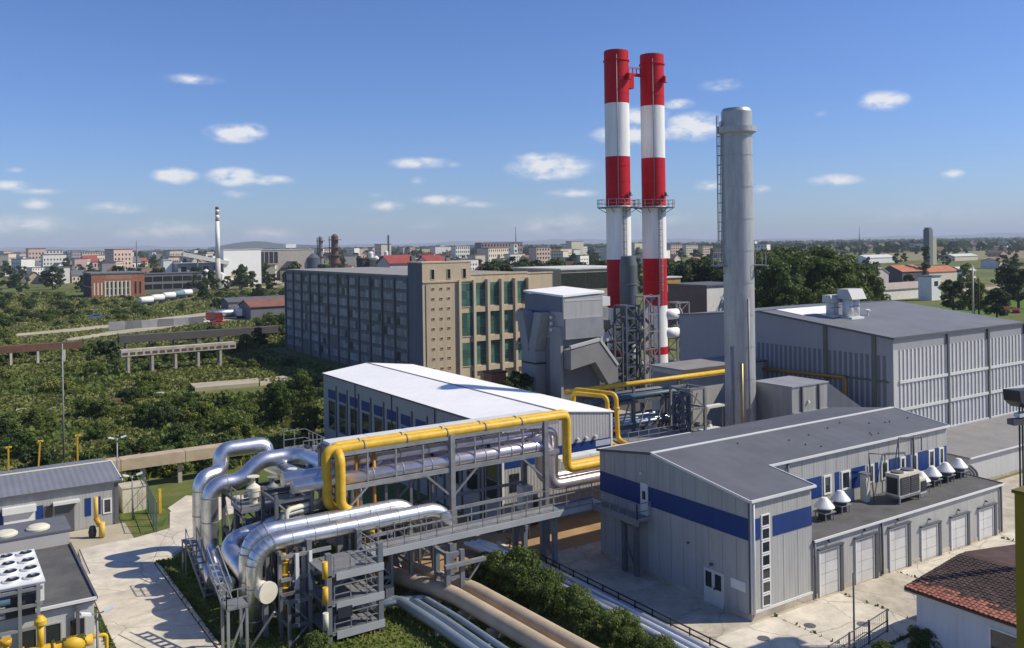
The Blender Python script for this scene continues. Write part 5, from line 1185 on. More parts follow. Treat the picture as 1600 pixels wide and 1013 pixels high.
# ------------------------------------------------------------------ process area between hall and stack
pr = thing('process_rack', 'dark two level pipe rack crowded with pipes in front of the steel stack', 'pipe rack', (58, 72, 0))
for x in (52.5, 56.4, 60.2, 64):
    for y in (64.9, 67.9): bar('column', galv_dk, pr, (x, y, 0), (x, y, 6.9), .3)
    for z in (4.2, 6.6): bar('cross_beam', galv_dk, pr, (x, 64.9, z), (x, 67.9, z), .2, .26)
for y in (64.9, 67.9):
    for z in (4.2, 6.6): bar('girder', galv_dk, pr, (52.5, y, z), (64, y, z), .18, .26)
for k in range(7): bar('brace', galv, pr, (52.5 + 2.25 * (k % 6), 64.8, 4.2), (53.6 + 2.25 * (k % 6), 64.8, 6.6), .1)
for i in range(9):
    y = 65.0 + .34 * i; z = 7.0 if i % 2 else 4.55; r = (.2, .28, .16)[i % 3]
    pipe('pipe', (mat('blue_grey_jacket', (.3, .4, .4)), bluep, silver, galv_dk)[i % 4], pr, [(51.5, y, z), (61.5 + (i % 3), y, z), (61.5 + (i % 3), y, .2)], r, 1.3, 10)
for i in range(4):
    x = 60.4 + 1.5 * i; MB().lathe([(.7, 0), (.7, 3.2), (.3, 3.7), (.3, 4.0)], (x, 63.4), 16).build('vessel', (dark, galv_dk, clad_dk, galv)[i], pr)
dk = thing('dark_equipment_hall', 'dark open sided equipment block under the process pipes', 'equipment', (56, 66, 0))
MB().box(52.6, 59.6, 61.4, 64.4, 0, 3.6).build('casing', dark, dk); box('deck', galv, dk, 52.4, 59.8, 61.0, 64.5, 3.6, 3.8)
railing(dk, [(52.4, 61.05, 3.8), (59.8, 61.05, 3.8)], 1.0, 1.2)
lattice('lattice_frame', 'grey lattice frame at the foot of the steel stack', 61.0, 63.2, 62.2, 64.6, 0, 7.6, 1.9, .15, galv, decks=False, cat='frame')
lattice('lattice_frame', 'slate lattice frame right of the dark equipment block', 59.9, 60.7, 61.8, 63.0, 0, 7.2, 1.8, .16, mat('slate_steel', (.1, .1, .15)), cat='frame')
for k, (x, z, l) in enumerate(((65.6, 3.4, 3.2), (66.2, 5.6, 2.4))):
    t = thing('catwalk', ('bright lower catwalk plate left of the steel stack', 'bright upper catwalk plate left of the steel stack')[k], 'catwalk', (x - l / 2, 62.8, 0))
    MB().box(x - l, x, 62.4, 63.2, z - .15, z + .05).build('plate', trim, t)
    for xx in (x - l + .1, x - .1): bar('leg', galv_dk, t, (xx, 62.5 + .2 * k, 0), (xx, 62.5 + .2 * k, z - .15), .1)
y2 = thing('gas_header', 'long yellow gas header crossing in front of the flat topped grey block', 'pipe', (62, 66.1, 0))
pipe('pipe', yellow, y2, [(49.2, 66.1, 8.1), (74.5, 66.1, 8.15)], .24, 1, 14)
for x in (52, 57.5, 63.5): bar('support', galv_dk, y2, (x, 66.1, 0), (x, 66.1, 7.85), .22)
for i, (dx, lab) in enumerate(((0, 'front yellow riser loop by the white roofed hall'), (1.15, 'second yellow riser loop by the white roofed hall'))):
    t = thing('gas_riser', lab, 'pipe', (50 + dx, 60, 0), 'yellow riser loops')
    x = 49.0 + dx * .9
    pipe('pipe', yellow, t, [(x + 3.6, 59.2 - dx, .1), (x + 3.6, 59.2 - dx, 4.15), (x + .8, 59.6 - dx, 4.15), (x + .8, 60.6, 4.5), (x + .8, 60.8, 8.4 + .1 * i), (x - .9, 63.6 + dx, 8.5 + .1 * i), (x - .9, 63.6 + dx, .1)], .2, 1.4, 12)
    for z in (5.2, 7.2): MB().lathe([(.3, z), (.3, z + .12)], (x + .8, 60.75), 12).build('flange', yellow, t)
yt = thing('yellow_pipe_tray', 'bundle of yellow pipes lying beside the grey roof edge', 'pipes', (51, 55, 0))
for k in range(4): pipe('pipe', mat('amber_yellow', (.5, .3, .02)), yt, [(48.5 + .25 * k, 56.5 - .4 * k, 4.2), (55, 56.2 - .4 * k, 4.3)], .12, 1, 8)
for x in (49.5, 53.5): bar('support', galv, yt, (x, 55.7, 0), (x, 55.7, 4.05), .2); bar('support_arm', galv, yt, (x, 54.9, 4.05), (x, 56.7, 4.05), .14)

# ------------------------------------------------------------------ left edge: small gas building, flat roofed building, yellow pipes
sb = thing('gas_station_house', 'small grey building with pitched grey roof, white shutter box and blue panels', 'building', (4, 77, 0))
MB().prism([(77.0, 0), (85.6, 0), (85.6, 3.4), (81.4, 4.0), (77.0, 3.42)], 'x', -6, 12.6).build('wall', clad, sb)
r1 = slab([(-6.2, 76.75, 3.5), (12.85, 76.75, 3.5), (12.75, 81.4, 4.12), (-6.2, 81.4, 4.12)], .1).build('roof', mat('pale_blue_roof', (.19, .20, .225), .6, 0, .1, .4, stripes=('x', .45, .3)), sb)
slab([(-6.2, 81.4, 4.12), (12.75, 81.4, 4.12), (12.75, 85.9, 3.5), (-6.2, 85.9, 3.5)], .1).build('roof', mat('pale_blue_roof', (.2, .2, .2)), sb)
bar('gutter', galv_dk, r1, (-6.2, 76.7, 3.45), (12.85, 76.7, 3.45), .1, .12); bar('verge_trim', trim, r1, (12.9, 76.75, 3.46), (12.8, 81.4, 4.08), .08, .14); bar('ridge_cap', cream, r1, (-6.2, 81.4, 4.15), (12.8, 81.4, 4.15), .3, .05)
panel(sb, 'y', 77.0, 12.3, 12.6, 0, 3.4, galv_dk, 'downpipe', .1)
window(sb, 'y', 77.0, 11.45, 12.1, .95, 2.15, fr=.1); panel(sb, 'y', 77.0, 10.95, 11.3, 1.0, 2.4, blue, 'blue_panel'); panel(sb, 'y', 77.0, 10.15, 10.6, 1.0, 2.4, blue, 'blue_panel')
d = panel(sb, 'y', 77.0, 8.05, 9.4, .05, 2.25, mat('grey_door', (.10, .105, .12), .5), 'door', .06); panel(d, 'y', 77.0, 8.7, 8.75, .1, 2.2, trim_dk, 'door_gap', .065)
panel(sb, 'y', 77.0, 7.9, 9.75, 2.3, 2.5, trim, 'door_canopy', .5)
window(sb, 'y', 77.0, 7.35, 7.9, 1.0, 2.3, fr=.06, fm=trim_dk); panel(sb, 'y', 77.0, 6.75, 7.25, 1.0, 2.4, blue, 'blue_panel')
sh = panel(sb, 'y', 77.0, 4.6, 6.65, .75, 2.12, white_p, 'shutter', .12); box('shutter_box', white_p, sb, 4.5, 6.75, 76.55, 76.998, 2.15, 2.62)
panel(sb, 'y', 77.0, 4.15, 4.55, .7, 2.3, blue, 'blue_panel'); window(sb, 'y', 77.0, 3.35, 4.0, .7, 2.0, fr=.1); panel(sb, 'y', 77, 2.7, 3.2, .7, 2.2, blue, 'blue_panel')
cbk = thing('concrete_cube', 'pale concrete cube beside the small grey building', 'block', (14.2, 80.4, 0)); MB().box(13.35, 15.2, 79.6, 81.6, 0, 2.0).build('block', conc_l, cbk); box('cap', conc, cbk, 13.3, 15.25, 79.55, 81.65, 2.0, 2.08)
# front left building with flat roof
fbd = thing('flat_roof_building', 'flat dark roofed building with raised rear part at the left edge', 'building', (0, 50, 0))
MB().box(-6, 7.0, 50.3, 60.4, 0, 3.9).build('wall', clad_lt, fbd)
box('roof', roof_tar, fbd, -6.1, 7.12, 50.15, 60.39, 3.9, 4.02)
box('rear_wall', mat('warm_grey_wall', (.46, .44, .41), .8, 0, .06), fbd, -6, 7.1, 60.4, 63.6, 0, 4.82); box('rear_roof', mat('rear_membrane', (.13, .135, .15), .8, 0, .12), fbd, -6.1, 7.2, 60.35, 63.7, 4.82, 4.92)
bar('roof_edge', galv_dk, fbd, (7.1, 50.1, 4.06), (7.1, 60.3, 4.06), .12, .14); bar('roof_edge', trim, fbd, (-6, 50.1, 4.06), (7.1, 50.1, 4.06), .14, .14)
bar('downpipe', galv_dk, fbd, (6.2, 50.1, 0), (6.2, 50.1, 3.9), .16); 
for k in range(3): window(fbd, 'y', 50.3, 3.6 + k * 1.1, 4.4 + k * 1.1, 2.0, 3.2, fr=.07, fm=clad)
for i, (x, y) in enumerate(((5.5, 61.6), (3.75, 61.4))):
    MB().lathe([(.66, 4.9), (.66, 5.02), (.5, 5.14), (.2, 5.2)], (x, y), 24).build('roof_dome', cream, None, ('round cream roof dome nearer the road on the raised roof', 'round cream roof dome at the left picture edge')[i], 'roof dome')
cl = thing('fan_chiller', 'big white chiller with rows of round fans on the flat roof', 'chiller', (3.4, 54, 4.02))
MB().box(-.2, 4.75, 50.5, 56.1, 4.35, 5.3).build('casing', white_p, cl)
for x in (0, 4.55):
    for y in (50.7, 53.3, 55.9): bar('leg', galv, cl, (x, y, 4.02), (x, y, 4.36), .15)
box('top_plate', white_p, cl, -.25, 4.8, 50.45, 56.15, 5.3, 5.36)
for i in range(3):
    for j in range(4):
        x, y = 2.45 + i * .92, 51.3 + j * 1.38
        f = MB().lathe([(.41, 5.36), (.4, 5.47), (.36, 5.47), (.36, 5.38)], (x, y), 24, False).build('fan_ring', white_p, cl)
        MB().lathe([(.35, 5.37), (.35, 5.39)], (x, y), 20).build('fan_well', blk, f)
        for k in range(4): a = k * math.pi / 2 + .4; bar('fan_blade', dark, f, (x, y, 5.43), (x + .33 * math.cos(a), y + .33 * math.sin(a), 5.45), .11, .02)
for k in range(5): panel(cl, 'y', 50.5, .05 + k * .93, .85 + k * .93, 4.45, 5.2, dark, 'coil_grille', .03)
fr_ = thing('roof_pipe_rack', 'grey steel rack with blue header in front of the fan chiller', 'rack', (3.6, 50.8, 0))
for x in (2.2, 3.6, 4.4): bar('post', galv, fr_, (x, 49.7, 0), (x, 49.7, 5.5), .16)
for z in (3.4, 4.5, 5.3): bar('beam', galv, fr_, (1.5, 49.7, z), (4.6, 49.7, z), .14)
pipe('header', bluep, fr_, [(0, 49.9, 4.9), (3.2, 49.9, 4.9)], .2, 1, 12); box('panel', dark, fr_, 3.0, 4.3, 49.9, 50.05, 4.0, 5.0)
yb = thing('gas_manifold', 'thick yellow gas manifold with valve stems along the bottom left corner', 'gas manifold', (4, 48.6, 0))
pipe('pipe', yellow, yb, [(-1, 48.2, 2.75), (6.05, 48.2, 2.75), (6.6, 48.2, 2.75)], .27, 1, 16)
pipe('pipe', yellow, yb, [(5.95, 48.2, 2.75), (5.95, 48.2, .1)], .27, 1, 14); pipe('pipe', yellow, yb, [(6.3, 48.2, 2.85), (7.25, 48.2, 2.85), (7.25, 48.2, .1)], .09, 1.2, 10)
MB().tube([(5.3, 48.2, 2.75), (6.25, 48.2, 2.75)], .36, 16).build('sleeve', yellow, yb)
pipe('stem', yellow, yb, [(4.35, 48.2, 2.8), (4.35, 48.2, 4.1)], .15, 1, 12); MB().lathe([(.28, 4.05), (.28, 4.25), (.12, 4.45)], (4.35, 48.2), 14).build('valve_head', yellow, yb)
pipe('stem', yellow, yb, [(2.9, 48.2, 2.8), (2.9, 48.2, 3.5)], .13, 1, 12); MB().lathe([(.25, 3.45), (.25, 3.7)], (2.9, 48.2), 12).build('valve_head', mat('amber_yellow', (.5, .3, .02)), yb)
for x in (1.4, 3.6, 4.9): MB().tube([(x - .06, 48.2, 2.75), (x + .06, 48.2, 2.75)], .38, 16).build('flange', mat('amber_yellow', (.5, .3, .02)), yb)
gv = thing('gas_regulator', 'yellow gas regulator post with dark valve in front of the grey building', 'gas regulator', (10.7, 74.4, 0))
pipe('pipe', mat('faded_yellow', (.66, .45, .1), .6), gv, [(10.55, 74.2, 1.4), (10.55, 74.2, 3.1)], .16, 1, 14); pipe('pipe', mat('faded_yellow', (.6, .4, .1)), gv, [(10.9, 73.9, .1), (10.9, 73.9, 1.2)], .22, 1, 14)
pipe('pipe', mat('amber_yellow', (.5, .3, .02)), gv, [(10.55, 74.2, 1.5), (10.8, 74.0, .9)], .2, 1, 12); MB().lathe([(.25, .1), (.3, .5), (.2, .9)], (10.3, 74.3), 12).build('valve_body', dark, gv)
for i, (px, py, lab, tall) in enumerate(((250, 802, 'yellow marker post standing on the lawn by the path', 2.0), )):
    p = G(px, py); MB().bar((p.x, p.y, 0), (p.x, p.y, tall), .22).bar((p.x - .3, p.y, .1), (p.x - .3, p.y, 1.1), .12).build('marker_post', yellow, None, lab, 'post')
for i, (x, h, tilt, lab) in enumerate(((5.6, 5.3, 0, 'yellow vent post rising behind the roof, leftmost'), (7.6, 5.5, .4, 'tilted yellow vent post behind the roof'), (10.9, 5.6, 0, 'yellow vent post behind the roof, nearest the tan duct'))):
    t = thing('vent_post', lab, 'vent post', (x, 86.6, 0)); bar('post', mat('amber_yellow', (.5, .3, .02)), t, (x, 86.6, 0), (x + tilt, 86.6, h), .13); bar('arm', yellow, t, (x + tilt - .2, 86.6, h), (x + tilt + .25, 86.6, h), .13)
ep = thing('elevated_tan_duct', 'elevated tan concrete duct on posts behind the small grey building', 'duct', (15, 87, 0))
ym = 87.0
for k in range(6): box('duct_section', tanpipe, ep, -8 + 5.6 * k, -8 + 5.6 * k + 5.55, ym - .75, ym + .75, 2.0, 3.0)
for k in range(10): bar('post', conc, ep, (-6 + 3.2 * k, ym, 0), (-6 + 3.2 * k, ym, 2.0), .35)
# fence and lamp posts
def fence(lab, pts, h, step, rails=4, m_=None, name='mesh_fence'):
    m_ = m_ or mat('green_grey_fence', (.09, .13, .13), .5, .2); t = thing(name, lab, 'fence', pts[0])
    for a, b_ in zip(pts[:-1], pts[1:]):
        a, b_ = Vector(a), Vector(b_); L = (b_ - a).length; n = max(1, int(L / step)); w = MB()
        for k in range(n + 1): q = a + (b_ - a) * k / n; bar('post', m_, t, q, q + Vector((0, 0, h)), .08)
        for z in (.15, h * .5, h - .05): bar('rail', m_, t, a + Vector((0, 0, z)), b_ + Vector((0, 0, z)), .04)
        nw = int(L / .22)
        for k in range(nw): q = a + (b_ - a) * k / nw; w.bar(q, q + Vector((0, 0, h)), .012)
        w.build('wire_mesh', m_, t, kind='stuff')
fence('tall grey green mesh fence along the yard of the small grey building', [(14.6, 72.6, 0), (15.6, 84, 0)], 2.4, 1.9)
fence('dark wire fence with posts near the tiled roof house', [(38.0, 29.0, 0), (44.4, 30.0, 0)], 1.35, 2.1, m_=galv_dk)
def lamp(x, y, h, lab, heads=1, m_=None):
    t = thing('lamp_post', lab, 'lamp post', (x, y, 0)); MB().tube([(x, y, 0), (x, y, h)], [.09, .05], 8).build('pole', m_ or galv, t)
    for s in ((-1,), (-1, 1))[heads - 1]:
        MB().bar((x, y, h - .05), (x + .5 * s, y - .1, h + .1), .05).build('arm', galv, t); MB().bar((x + .3 * s, y - .1, h + .05), (x + .75 * s, y - .15, h + .18), .3, .1).build('lamp_head', white_p, t)
p = G(100, 727); MB().tube([(p.x, p.y, 0), (p.x, p.y, 12.4)], [.1, .05], 8).lathe([(.16, 0), (.16, .3)], (p.x, p.y), 10).build('thin_pole', galv, None, 'tall thin bare pole standing in front of the scrub on the left', 'pole')
p = G(176, 790); lamp(13.9, 85.2, 5.2, 'slim lamp post with white heads behind the tan duct', 2)
lamp(13.7, 77.2, 3.6, 'lamp post with white twin heads at the corner of the small grey building', 2)
lamp(6.75, 47.6, 4.2, 'small lamp post before the flat roofed building', 2)
MB().tube([(40.9, 29.6, 0), (40.9, 29.6, 4.2)], .05, 8).lathe([(.12, 0), (.12, .25)], (40.9, 29.6), 10).build('thin_post', galv_dk, None, 'thin dark post on the yard in front of the garage wing', 'post')

# ------------------------------------------------------------------ right edge: tiled house, yellow column, floodlight mast
th = thing('tiled_house', 'small white walled house with dark clay tiled roof at the bottom right', 'house', (43, 26, 0))
# roof plane: eave on the left side, rising to the right
ex0, ex1, hy0, hy1, ze, zr2 = 43.4, 49.3, 14.0, 28.3, 3.3, 4.02
MB().prism([(ex0 + .5, 0), (56, 0), (56, 3.0), (ex1, 3.85), (ex0 + .5, 3.15)], 'y', hy0, hy1 - .4).build('wall', mat('bluish_white_wall', (.58, .60, .62), .8, 0, .06, .6, dirt=.15, streak=True), th)
slab([(ex0, hy0, ze), (ex1, hy0, zr2), (ex1, hy1, zr2), (ex0, hy1, ze)], .12).build('roof', mat('tile_underlay', (.09, .05, .04), .9), th)
slab([(ex1, hy0, zr2), (56, hy0, 3.2), (56, hy1, 3.2), (ex1, hy1, zr2)], .12).build('roof', mat('weathered_tile_slope', (.075, .045, .04), .9, 0, .35, 1.2, stripes=('y', .25, .5), dirt=.5, dirtcol=(.14, .06, .045)), th)
b = MB(); rnd = random.Random(5); nr, nc = 22, 58
tiles = []
for i in range(nr):
    for j in range(nc):
        tiles.append((i, j))
def tile_mesh():
    bb = MB(); n = 6
    prof = [(-.125 + .25 * k / (n - 1), .055 * math.sin(math.pi * k / (n - 1))) for k in range(n)]
    vs = [(0, u, w) for u, w in prof] + [(.30, u, w + .0) for u, w in prof]
    bb.add(vs, [(k, n + k, n + k + 1, k + 1) for k in range(n - 1)] + [tuple(range(n))]); return bb
su = Vector((ex1 - ex0, 0, zr2 - ze)); ru = su.normalized()
def tile_pos(i, j): q = Vector((ex0 - .06, hy1 - .12 - j * .247, ze)) + ru * (i * .25); return q + Vector((0, 0, .03 + i * 0))
tm = tile_mesh(); tm.v = [tuple(ru * v[0] + Vector((0, v[1], v[2] + .03 * (1 - v[0] / .3)))) for v in tm.v]
tme = tm.mesh('tile'); tme.materials.append(tile_m); tile_d = mat('blackened_tile', (.055, .035, .032), .9, 0, .35, 1.2, dirt=.5, dirtcol=(.11, .055, .04), objvar=.35); tme2 = tm.mesh('tile'); tme2.materials.append(tile_d); base = wmat(th).translation
rest = MB(); rest0 = MB(); cnt = 0
for i, j in sorted(tiles, key=lambda q: q[0] * .9 + q[1] * .35):
    q = tile_pos(i, j) + Vector((rnd.uniform(-.015, .015), 0, rnd.uniform(0, .02)))
    if cnt < 295:
        o = lk(bpy.data.objects.new('tile', tme if i < 3 or (i < 5 and rnd.random() < .5) else tme2)); o.parent = th; o.location = q - base; o.rotation_euler[2] = rnd.uniform(-.04, .04); cnt += 1
    elif i < 3: rest0.add([tuple(Vector(v) + q) for v in tm.v], tm.f)
    else: rest.add([tuple(Vector(v) + q) for v in tm.v], tm.f)
rest.build('tiles', tile_d, th, kind='stuff'); rest0.build('tiles', tile_m, th, kind='stuff')
bar('eaves_board', mat('pale_board', (.5, .47, .42), .7), th, (ex0 + .05, hy0, ze - .12), (ex0 + .05, hy1, ze - .12), .06, .18)
for k in range(2): window(th, 'x', ex0 + .5, 20.5 + 1.6 * k, 22.4 + 1.6 * k, 1.2, 2.6)
p = DP(1592, 22)
yc = thing('yellow_column', 'dark yellow painted column close by at the right edge', 'column', (p.x, p.y, 0))
ang = YAW
MB().box(p.x - .03, p.x + .6, p.y - .45, p.y + .18, 0, 15.6).build('shaft', yellow_d, yc); MB().box(p.x - .08, p.x + .65, p.y - .5, p.y + .23, 15.6, 15.68).build('cap', mat('dark_olive', (.16, .12, .01), .6), yc)
p = DP(1596, 48)
fm_ = thing('floodlight_mast', 'lattice mast with dark floodlight hood at the right edge', 'floodlight mast', (p.x, p.y, 0))
for dx in (-.16, .16):
    for dy in (-.16, .16): bar('leg', dark, fm_, (p.x + dx, p.y + dy, 0), (p.x + dx, p.y + dy, 12.8), .07)
for k in range(20): bar('brace', dark, fm_, (p.x - .16, p.y - .16, .6 * k), (p.x + .16, p.y - .16, .6 * k + .6), .04)
MB().prism([(-1.0, 13.75), (1.6, 13.55), (1.6, 12.6), (-.2, 12.75), (-.85, 13.15)], 'y', -.3, .6).build('hood', dark, fm_, local=True)
MB().bar((p.x - .9, p.y + .25, 12.0), (p.x + .6, p.y - .3, 12.05), .5, .3).build('floodlight', galv_dk, fm_); MB().bar((p.x - .55, p.y + .1, 12.35), (p.x + .1, p.y - .1, 12.4), .4, .2).build('floodlight', white_p, fm_)
# ------------------------------------------------------------------ vegetation
rng = np.random.default_rng(11)
def leaf_mesh(name, C, Rr, n, size, m_, flat=.75, up_bias=.25):
    """n leaf faces spread over the shells of clumps C (centres) with radii Rr"""
    k = rng.choice(len(C), n, p=(Rr ** 2) / (Rr ** 2).sum())
    d = rng.normal(size=(n, 3)); d[:, 2] += .2; d /= np.linalg.norm(d, axis=1)[:, None]
    rad = Rr[k] * (.55 + .5 * rng.random(n) ** .6)
    p = C[k] + d * rad[:, None] * np.array([1, 1, flat])
    nn = d + rng.normal(size=(n, 3)) * .55; nn[:, 2] += up_bias; nn /= np.linalg.norm(nn, axis=1)[:, None]
    a = np.cross(nn, rng.normal(size=(n, 3))); a /= np.linalg.norm(a, axis=1)[:, None]; b = np.cross(nn, a)
    s = size * (.6 + .8 * rng.random(n))[:, None]
    v = np.stack([p - a * s * .5, p + b * s * .42, p + a * s * .6, p - b * s * .42], 1).reshape(-1, 3)
    v[:, 2] = np.maximum(v[:, 2], .02)
    me = bpy.data.meshes.new(name); me.vertices.add(4 * n); me.loops.add(4 * n); me.polygons.add(n)
    me.vertices.foreach_set('co', v.ravel().astype(np.float32)); me.loops.foreach_set('vertex_index', np.arange(4 * n, dtype=np.int32))
    me.polygons.foreach_set('loop_start', np.arange(0, 4 * n, 4, dtype=np.int32)); me.update(calc_edges=True); me.materials.append(m_); return me
def clumps(n, h0, h1, rx, shape='round', rc=.3):
    z = rng.random(n); a = rng.random(n) * 2 * math.pi; r = np.sqrt(rng.random(n))
    if shape == 'round': w = np.sqrt(np.maximum(.06, 1 - (2 * z - .8) ** 2 / 1.5))
    elif shape == 'cone': w = 1.0 - .85 * z
    else: w = .55 + .45 * np.sin(math.pi * np.clip(z * .9 + .1, 0, 1))
    C = np.stack([np.cos(a) * r * w * rx, np.sin(a) * r * w * rx, h0 + z * (h1 - h0)], 1)
    R = rx * rc * (.6 + .8 * rng.random(n)); return C, R
def trunk_mesh(name, h, r, C, nl=6):
    b = MB(); top = Vector((rng.normal() * .15, rng.normal() * .15, h)); b.tube([(0, 0, -.1), (top.x * .4, top.y * .4, h * .5), tuple(top)], [r, r * .75, r * .4], 7)
    idx = rng.choice(len(C), min(nl, len(C)), replace=False)
    for i in idx:
        z0 = h * (.45 + .5 * rng.random()); s = Vector((top.x * z0 / h, top.y * z0 / h, z0)); e = Vector(C[i]); mid = s.lerp(e, .5) + Vector((0, 0, .15 * (e - s).length))
        b.tube([s, mid, e], [r * .4, r * .26, r * .1], 5)
    me = b.mesh(name); me.materials.append(bark); return me
PROTO = {}
def proto(key, n, h, rx, nclump, size, m_, shape='round', h0=.25, th=.6, tr=.03, rc=.3):
    L = []
    for _ in range(n):
        C, R = clumps(nclump, h * h0 + rx * .15, h - rx * .22, rx * .82, shape, rc)
        L.append((leaf_mesh('crown', C, R, size[0], size[1], m_), trunk_mesh('trunk', h * th, h * tr, C)))
    PROTO[key] = L
proto('tree', 3, 10, 4.2, 60, (9000, .30), leaf_a, h0=.18, rc=.24)
proto('dark_tree', 3, 10, 4.2, 56, (8000, .32), leaf_b, h0=.15, rc=.25)
proto('yellow_tree', 2, 10, 3.8, 40, (4200, .42), leaf_y, h0=.2)
proto('poplar', 1, 10, 1.5, 30, (1800, .36), leaf_b, 'poplar', .05, .8, .018, .5)
proto('conifer', 1, 10, 2.2, 34, (2200, .36), leaf_b, 'cone', .08, .9, .018, .3)
proto('bush', 5, 3, 2.3, 30, (3000, .24), leaf_a, h0=-.1, th=.6, tr=.02, rc=.27)
proto('dark_bush', 4, 3, 2.3, 30, (2800, .25), leaf_b, h0=-.1, th=.6, tr=.02, rc=.28)
proto('yellow_bush', 4, 2.2, 2.5, 30, (2600, .22), leaf_y, h0=-.12, th=.6, tr=.02, rc=.25)
proto('near_bush', 3, 3, 1.9, 40, (8000, .14), leaf_a, h0=-.08, th=.5, tr=.02, rc=.34)
proto('far_tree', 3, 10, 4.6, 26, (700, .95), leaf_b, h0=.02)
R3 = random.Random(21)
def plant(key, p, s, lab, cat, group=None, name=None, sz=None):
    cm, tmn = PROTO[key][R3.randrange(len(PROTO[key]))]
    t = lk(bpy.data.objects.new(name or cat.replace(' ', '_'), None)); t.location = (p[0], p[1], p[2] if len(p) > 2 else 0); t.rotation_euler[2] = R3.uniform(0, 6.28)
    w = R3.uniform(.9, 1.12); t.scale = (s * w, s * w, sz or s); t.empty_display_size = .3
    tag(t, lab, cat, group)
    for nm, me in (('crown', cm), ('trunk', tmn)):
        o = lk(bpy.data.objects.new(nm, me)); o.parent = t
    return t
# scrub field between the small grey building and the factory
def blocked(x, y):
    if 33.5 < x < 50 and 54 < y < 96: return True
    if x > 50 and y < 122: return True
    if x > 60 and 118 < y < 190: return True
    if y < 90.0 and x < 34: return True
    return False
def px_of(x, y):
    X = x * FC - y * FS; Y = x * FS + y * FC; return 800 + FPX * X / Y, Y
bares = [G(a, b_) for a, b_ in ((40, 520), (110, 516), (200, 506), (260, 498), (330, 490), (420, 480), (170, 521), (240, 513), (320, 500), (380, 497), (365, 606), (330, 606), (400, 605), (345, 540), (80, 540), (430, 560), (460, 590))]
def clear_of(x, y, r): return all((x - q.x) ** 2 + (y - q.y) ** 2 > r * r for q in bares)
TR = [[(20, 524), (110, 516), (200, 506), (260, 498), (330, 490), (420, 480)], [(100, 532), (170, 521), (240, 513), (320, 500), (395, 497)], [(300, 500), (410, 486)], [(215, 476), (300, 464)], [(300, 608), (430, 604)], [(160, 516), (245, 507)], [(95, 460), (300, 452)]]
def hides_track(px, dep, h, m_=4):
    """would a bush of height h standing here grow over one of the bare tracks as seen from the tower"""
    hy = 380 - .0145 * (px - 800); yb = hy + FPX * CAMH / dep; yt = hy + FPX * (CAMH - h) / dep
    for t in TR:
        for (a, ya), (b_, yb2) in zip(t[:-1], t[1:]):
            if a <= px <= b_:
                y = ya + (yb2 - ya) * (px - a) / (b_ - a)
                if yt < y + m_ and yb > y - m_: return True
    return False
cnt = 0; tries = 0
while cnt < 290 and tries < 9000:
    tries += 1
    u = R3.random(); dep = 86 + 330 * u ** 1.9
    px = R3.uniform(-30, 505 if dep < 140 else 470); p = DP(px, dep)
    if blocked(p.x, p.y) or not clear_of(p.x, p.y, (9 if dep > 170 else 5.5) if dep > 110 else 3.5): continue
    if math.sin(p.x * .17 + math.sin(p.y * .09) * 1.7) + math.sin(p.y * .13 + 1 + math.sin(p.x * .11)) > .5 and R3.random() < .85: continue
    k = R3.random(); key = 'bush' if k < .42 else ('dark_bush' if k < .58 else 'yellow_bush')
    s = (.38 + .75 * R3.random() ** 2.2) if dep < 150 else (.5 + .8 * R3.random() ** 2)
    if hides_track(px, dep, 3 * s): continue
    lab = {'bush': 'mid green bush growing in the scrub field', 'dark_bush': 'dark green bush growing in the scrub field', 'yellow_bush': 'yellow green bush growing in the scrub field'}[key]
    plant(key, p, s, lab, 'bush', {'bush': 'mid green field bushes', 'dark_bush': 'dark field bushes', 'yellow_bush': 'yellow green field bushes'}[key], 'field_bush'); cnt += 1
# thinner scrub on the grassland further out
cnt = 0
while cnt < 150:
    dep = R3.uniform(215, 440); px = R3.uniform(-30, 470); p = DP(px, dep); s = .45 + .8 * R3.random() ** 1.6
    if blocked(p.x, p.y) or hides_track(px, dep, 3 * s): continue
    key = R3.choice(('bush', 'dark_bush', 'yellow_bush')); plant(key, p, s, 'small bush scattered over the grassland before the brick hall', 'bush', 'grassland bushes', 'grassland_bush'); cnt += 1
# taller trees by the white roofed hall and the factory
for i, (px, py, s, k, lab) in enumerate(((470, 650, .62, 'tree', 'leafy tree in front of the far corner of the white roofed hall'), (440, 668, .55, 'tree', 'broad low tree left of the white roofed hall'), (405, 545, .5, 'dark_tree', 'dark tree in the factory shade, nearest the trestle'), (385, 552, .42, 'tree', 'small round tree before the factory shade'), (480, 690, .45, 'tree', 'low tree by the hall corner above the silver pipes'), (425, 645, .42, 'dark_tree', 'dark low tree between the slab and the hall'))):
    plant(k, G(px, py), s, lab, 'tree', None, 'field_tree')
for i, (px, dep, s) in enumerate(((768, 108, .42), (785, 112, .5), (806, 116, .55), (755, 114, .35), (820, 112, .4))):
    plant('dark_tree', DP(px, dep), s, ('dark shrubby tree before the green glazing, second from left', 'dark shrubby tree before the green glazing, third from left', 'tallest dark shrubby tree left of the boiler unit', 'smallest dark shrubby tree before the green glazing, leftmost', 'dark shrubby tree close to the boiler unit')[i], 'tree', None, 'shrubby_tree')
o = thing('rusty_container', 'rust orange box standing before the green factory glazing', 'container', (77, 117, 0)); p = DP(775, 119); MB().box(p.x - 1, p.x + 1.3, p.y, p.y + 2, 0, 4.6).build('body', mat('rust_orange', (.42, .16, .08), .8), o); MB().box(p.x - 1.1, p.x + 1.4, p.y - .1, p.y + 2.1, 4.6, 4.8).build('lid', rust, o)
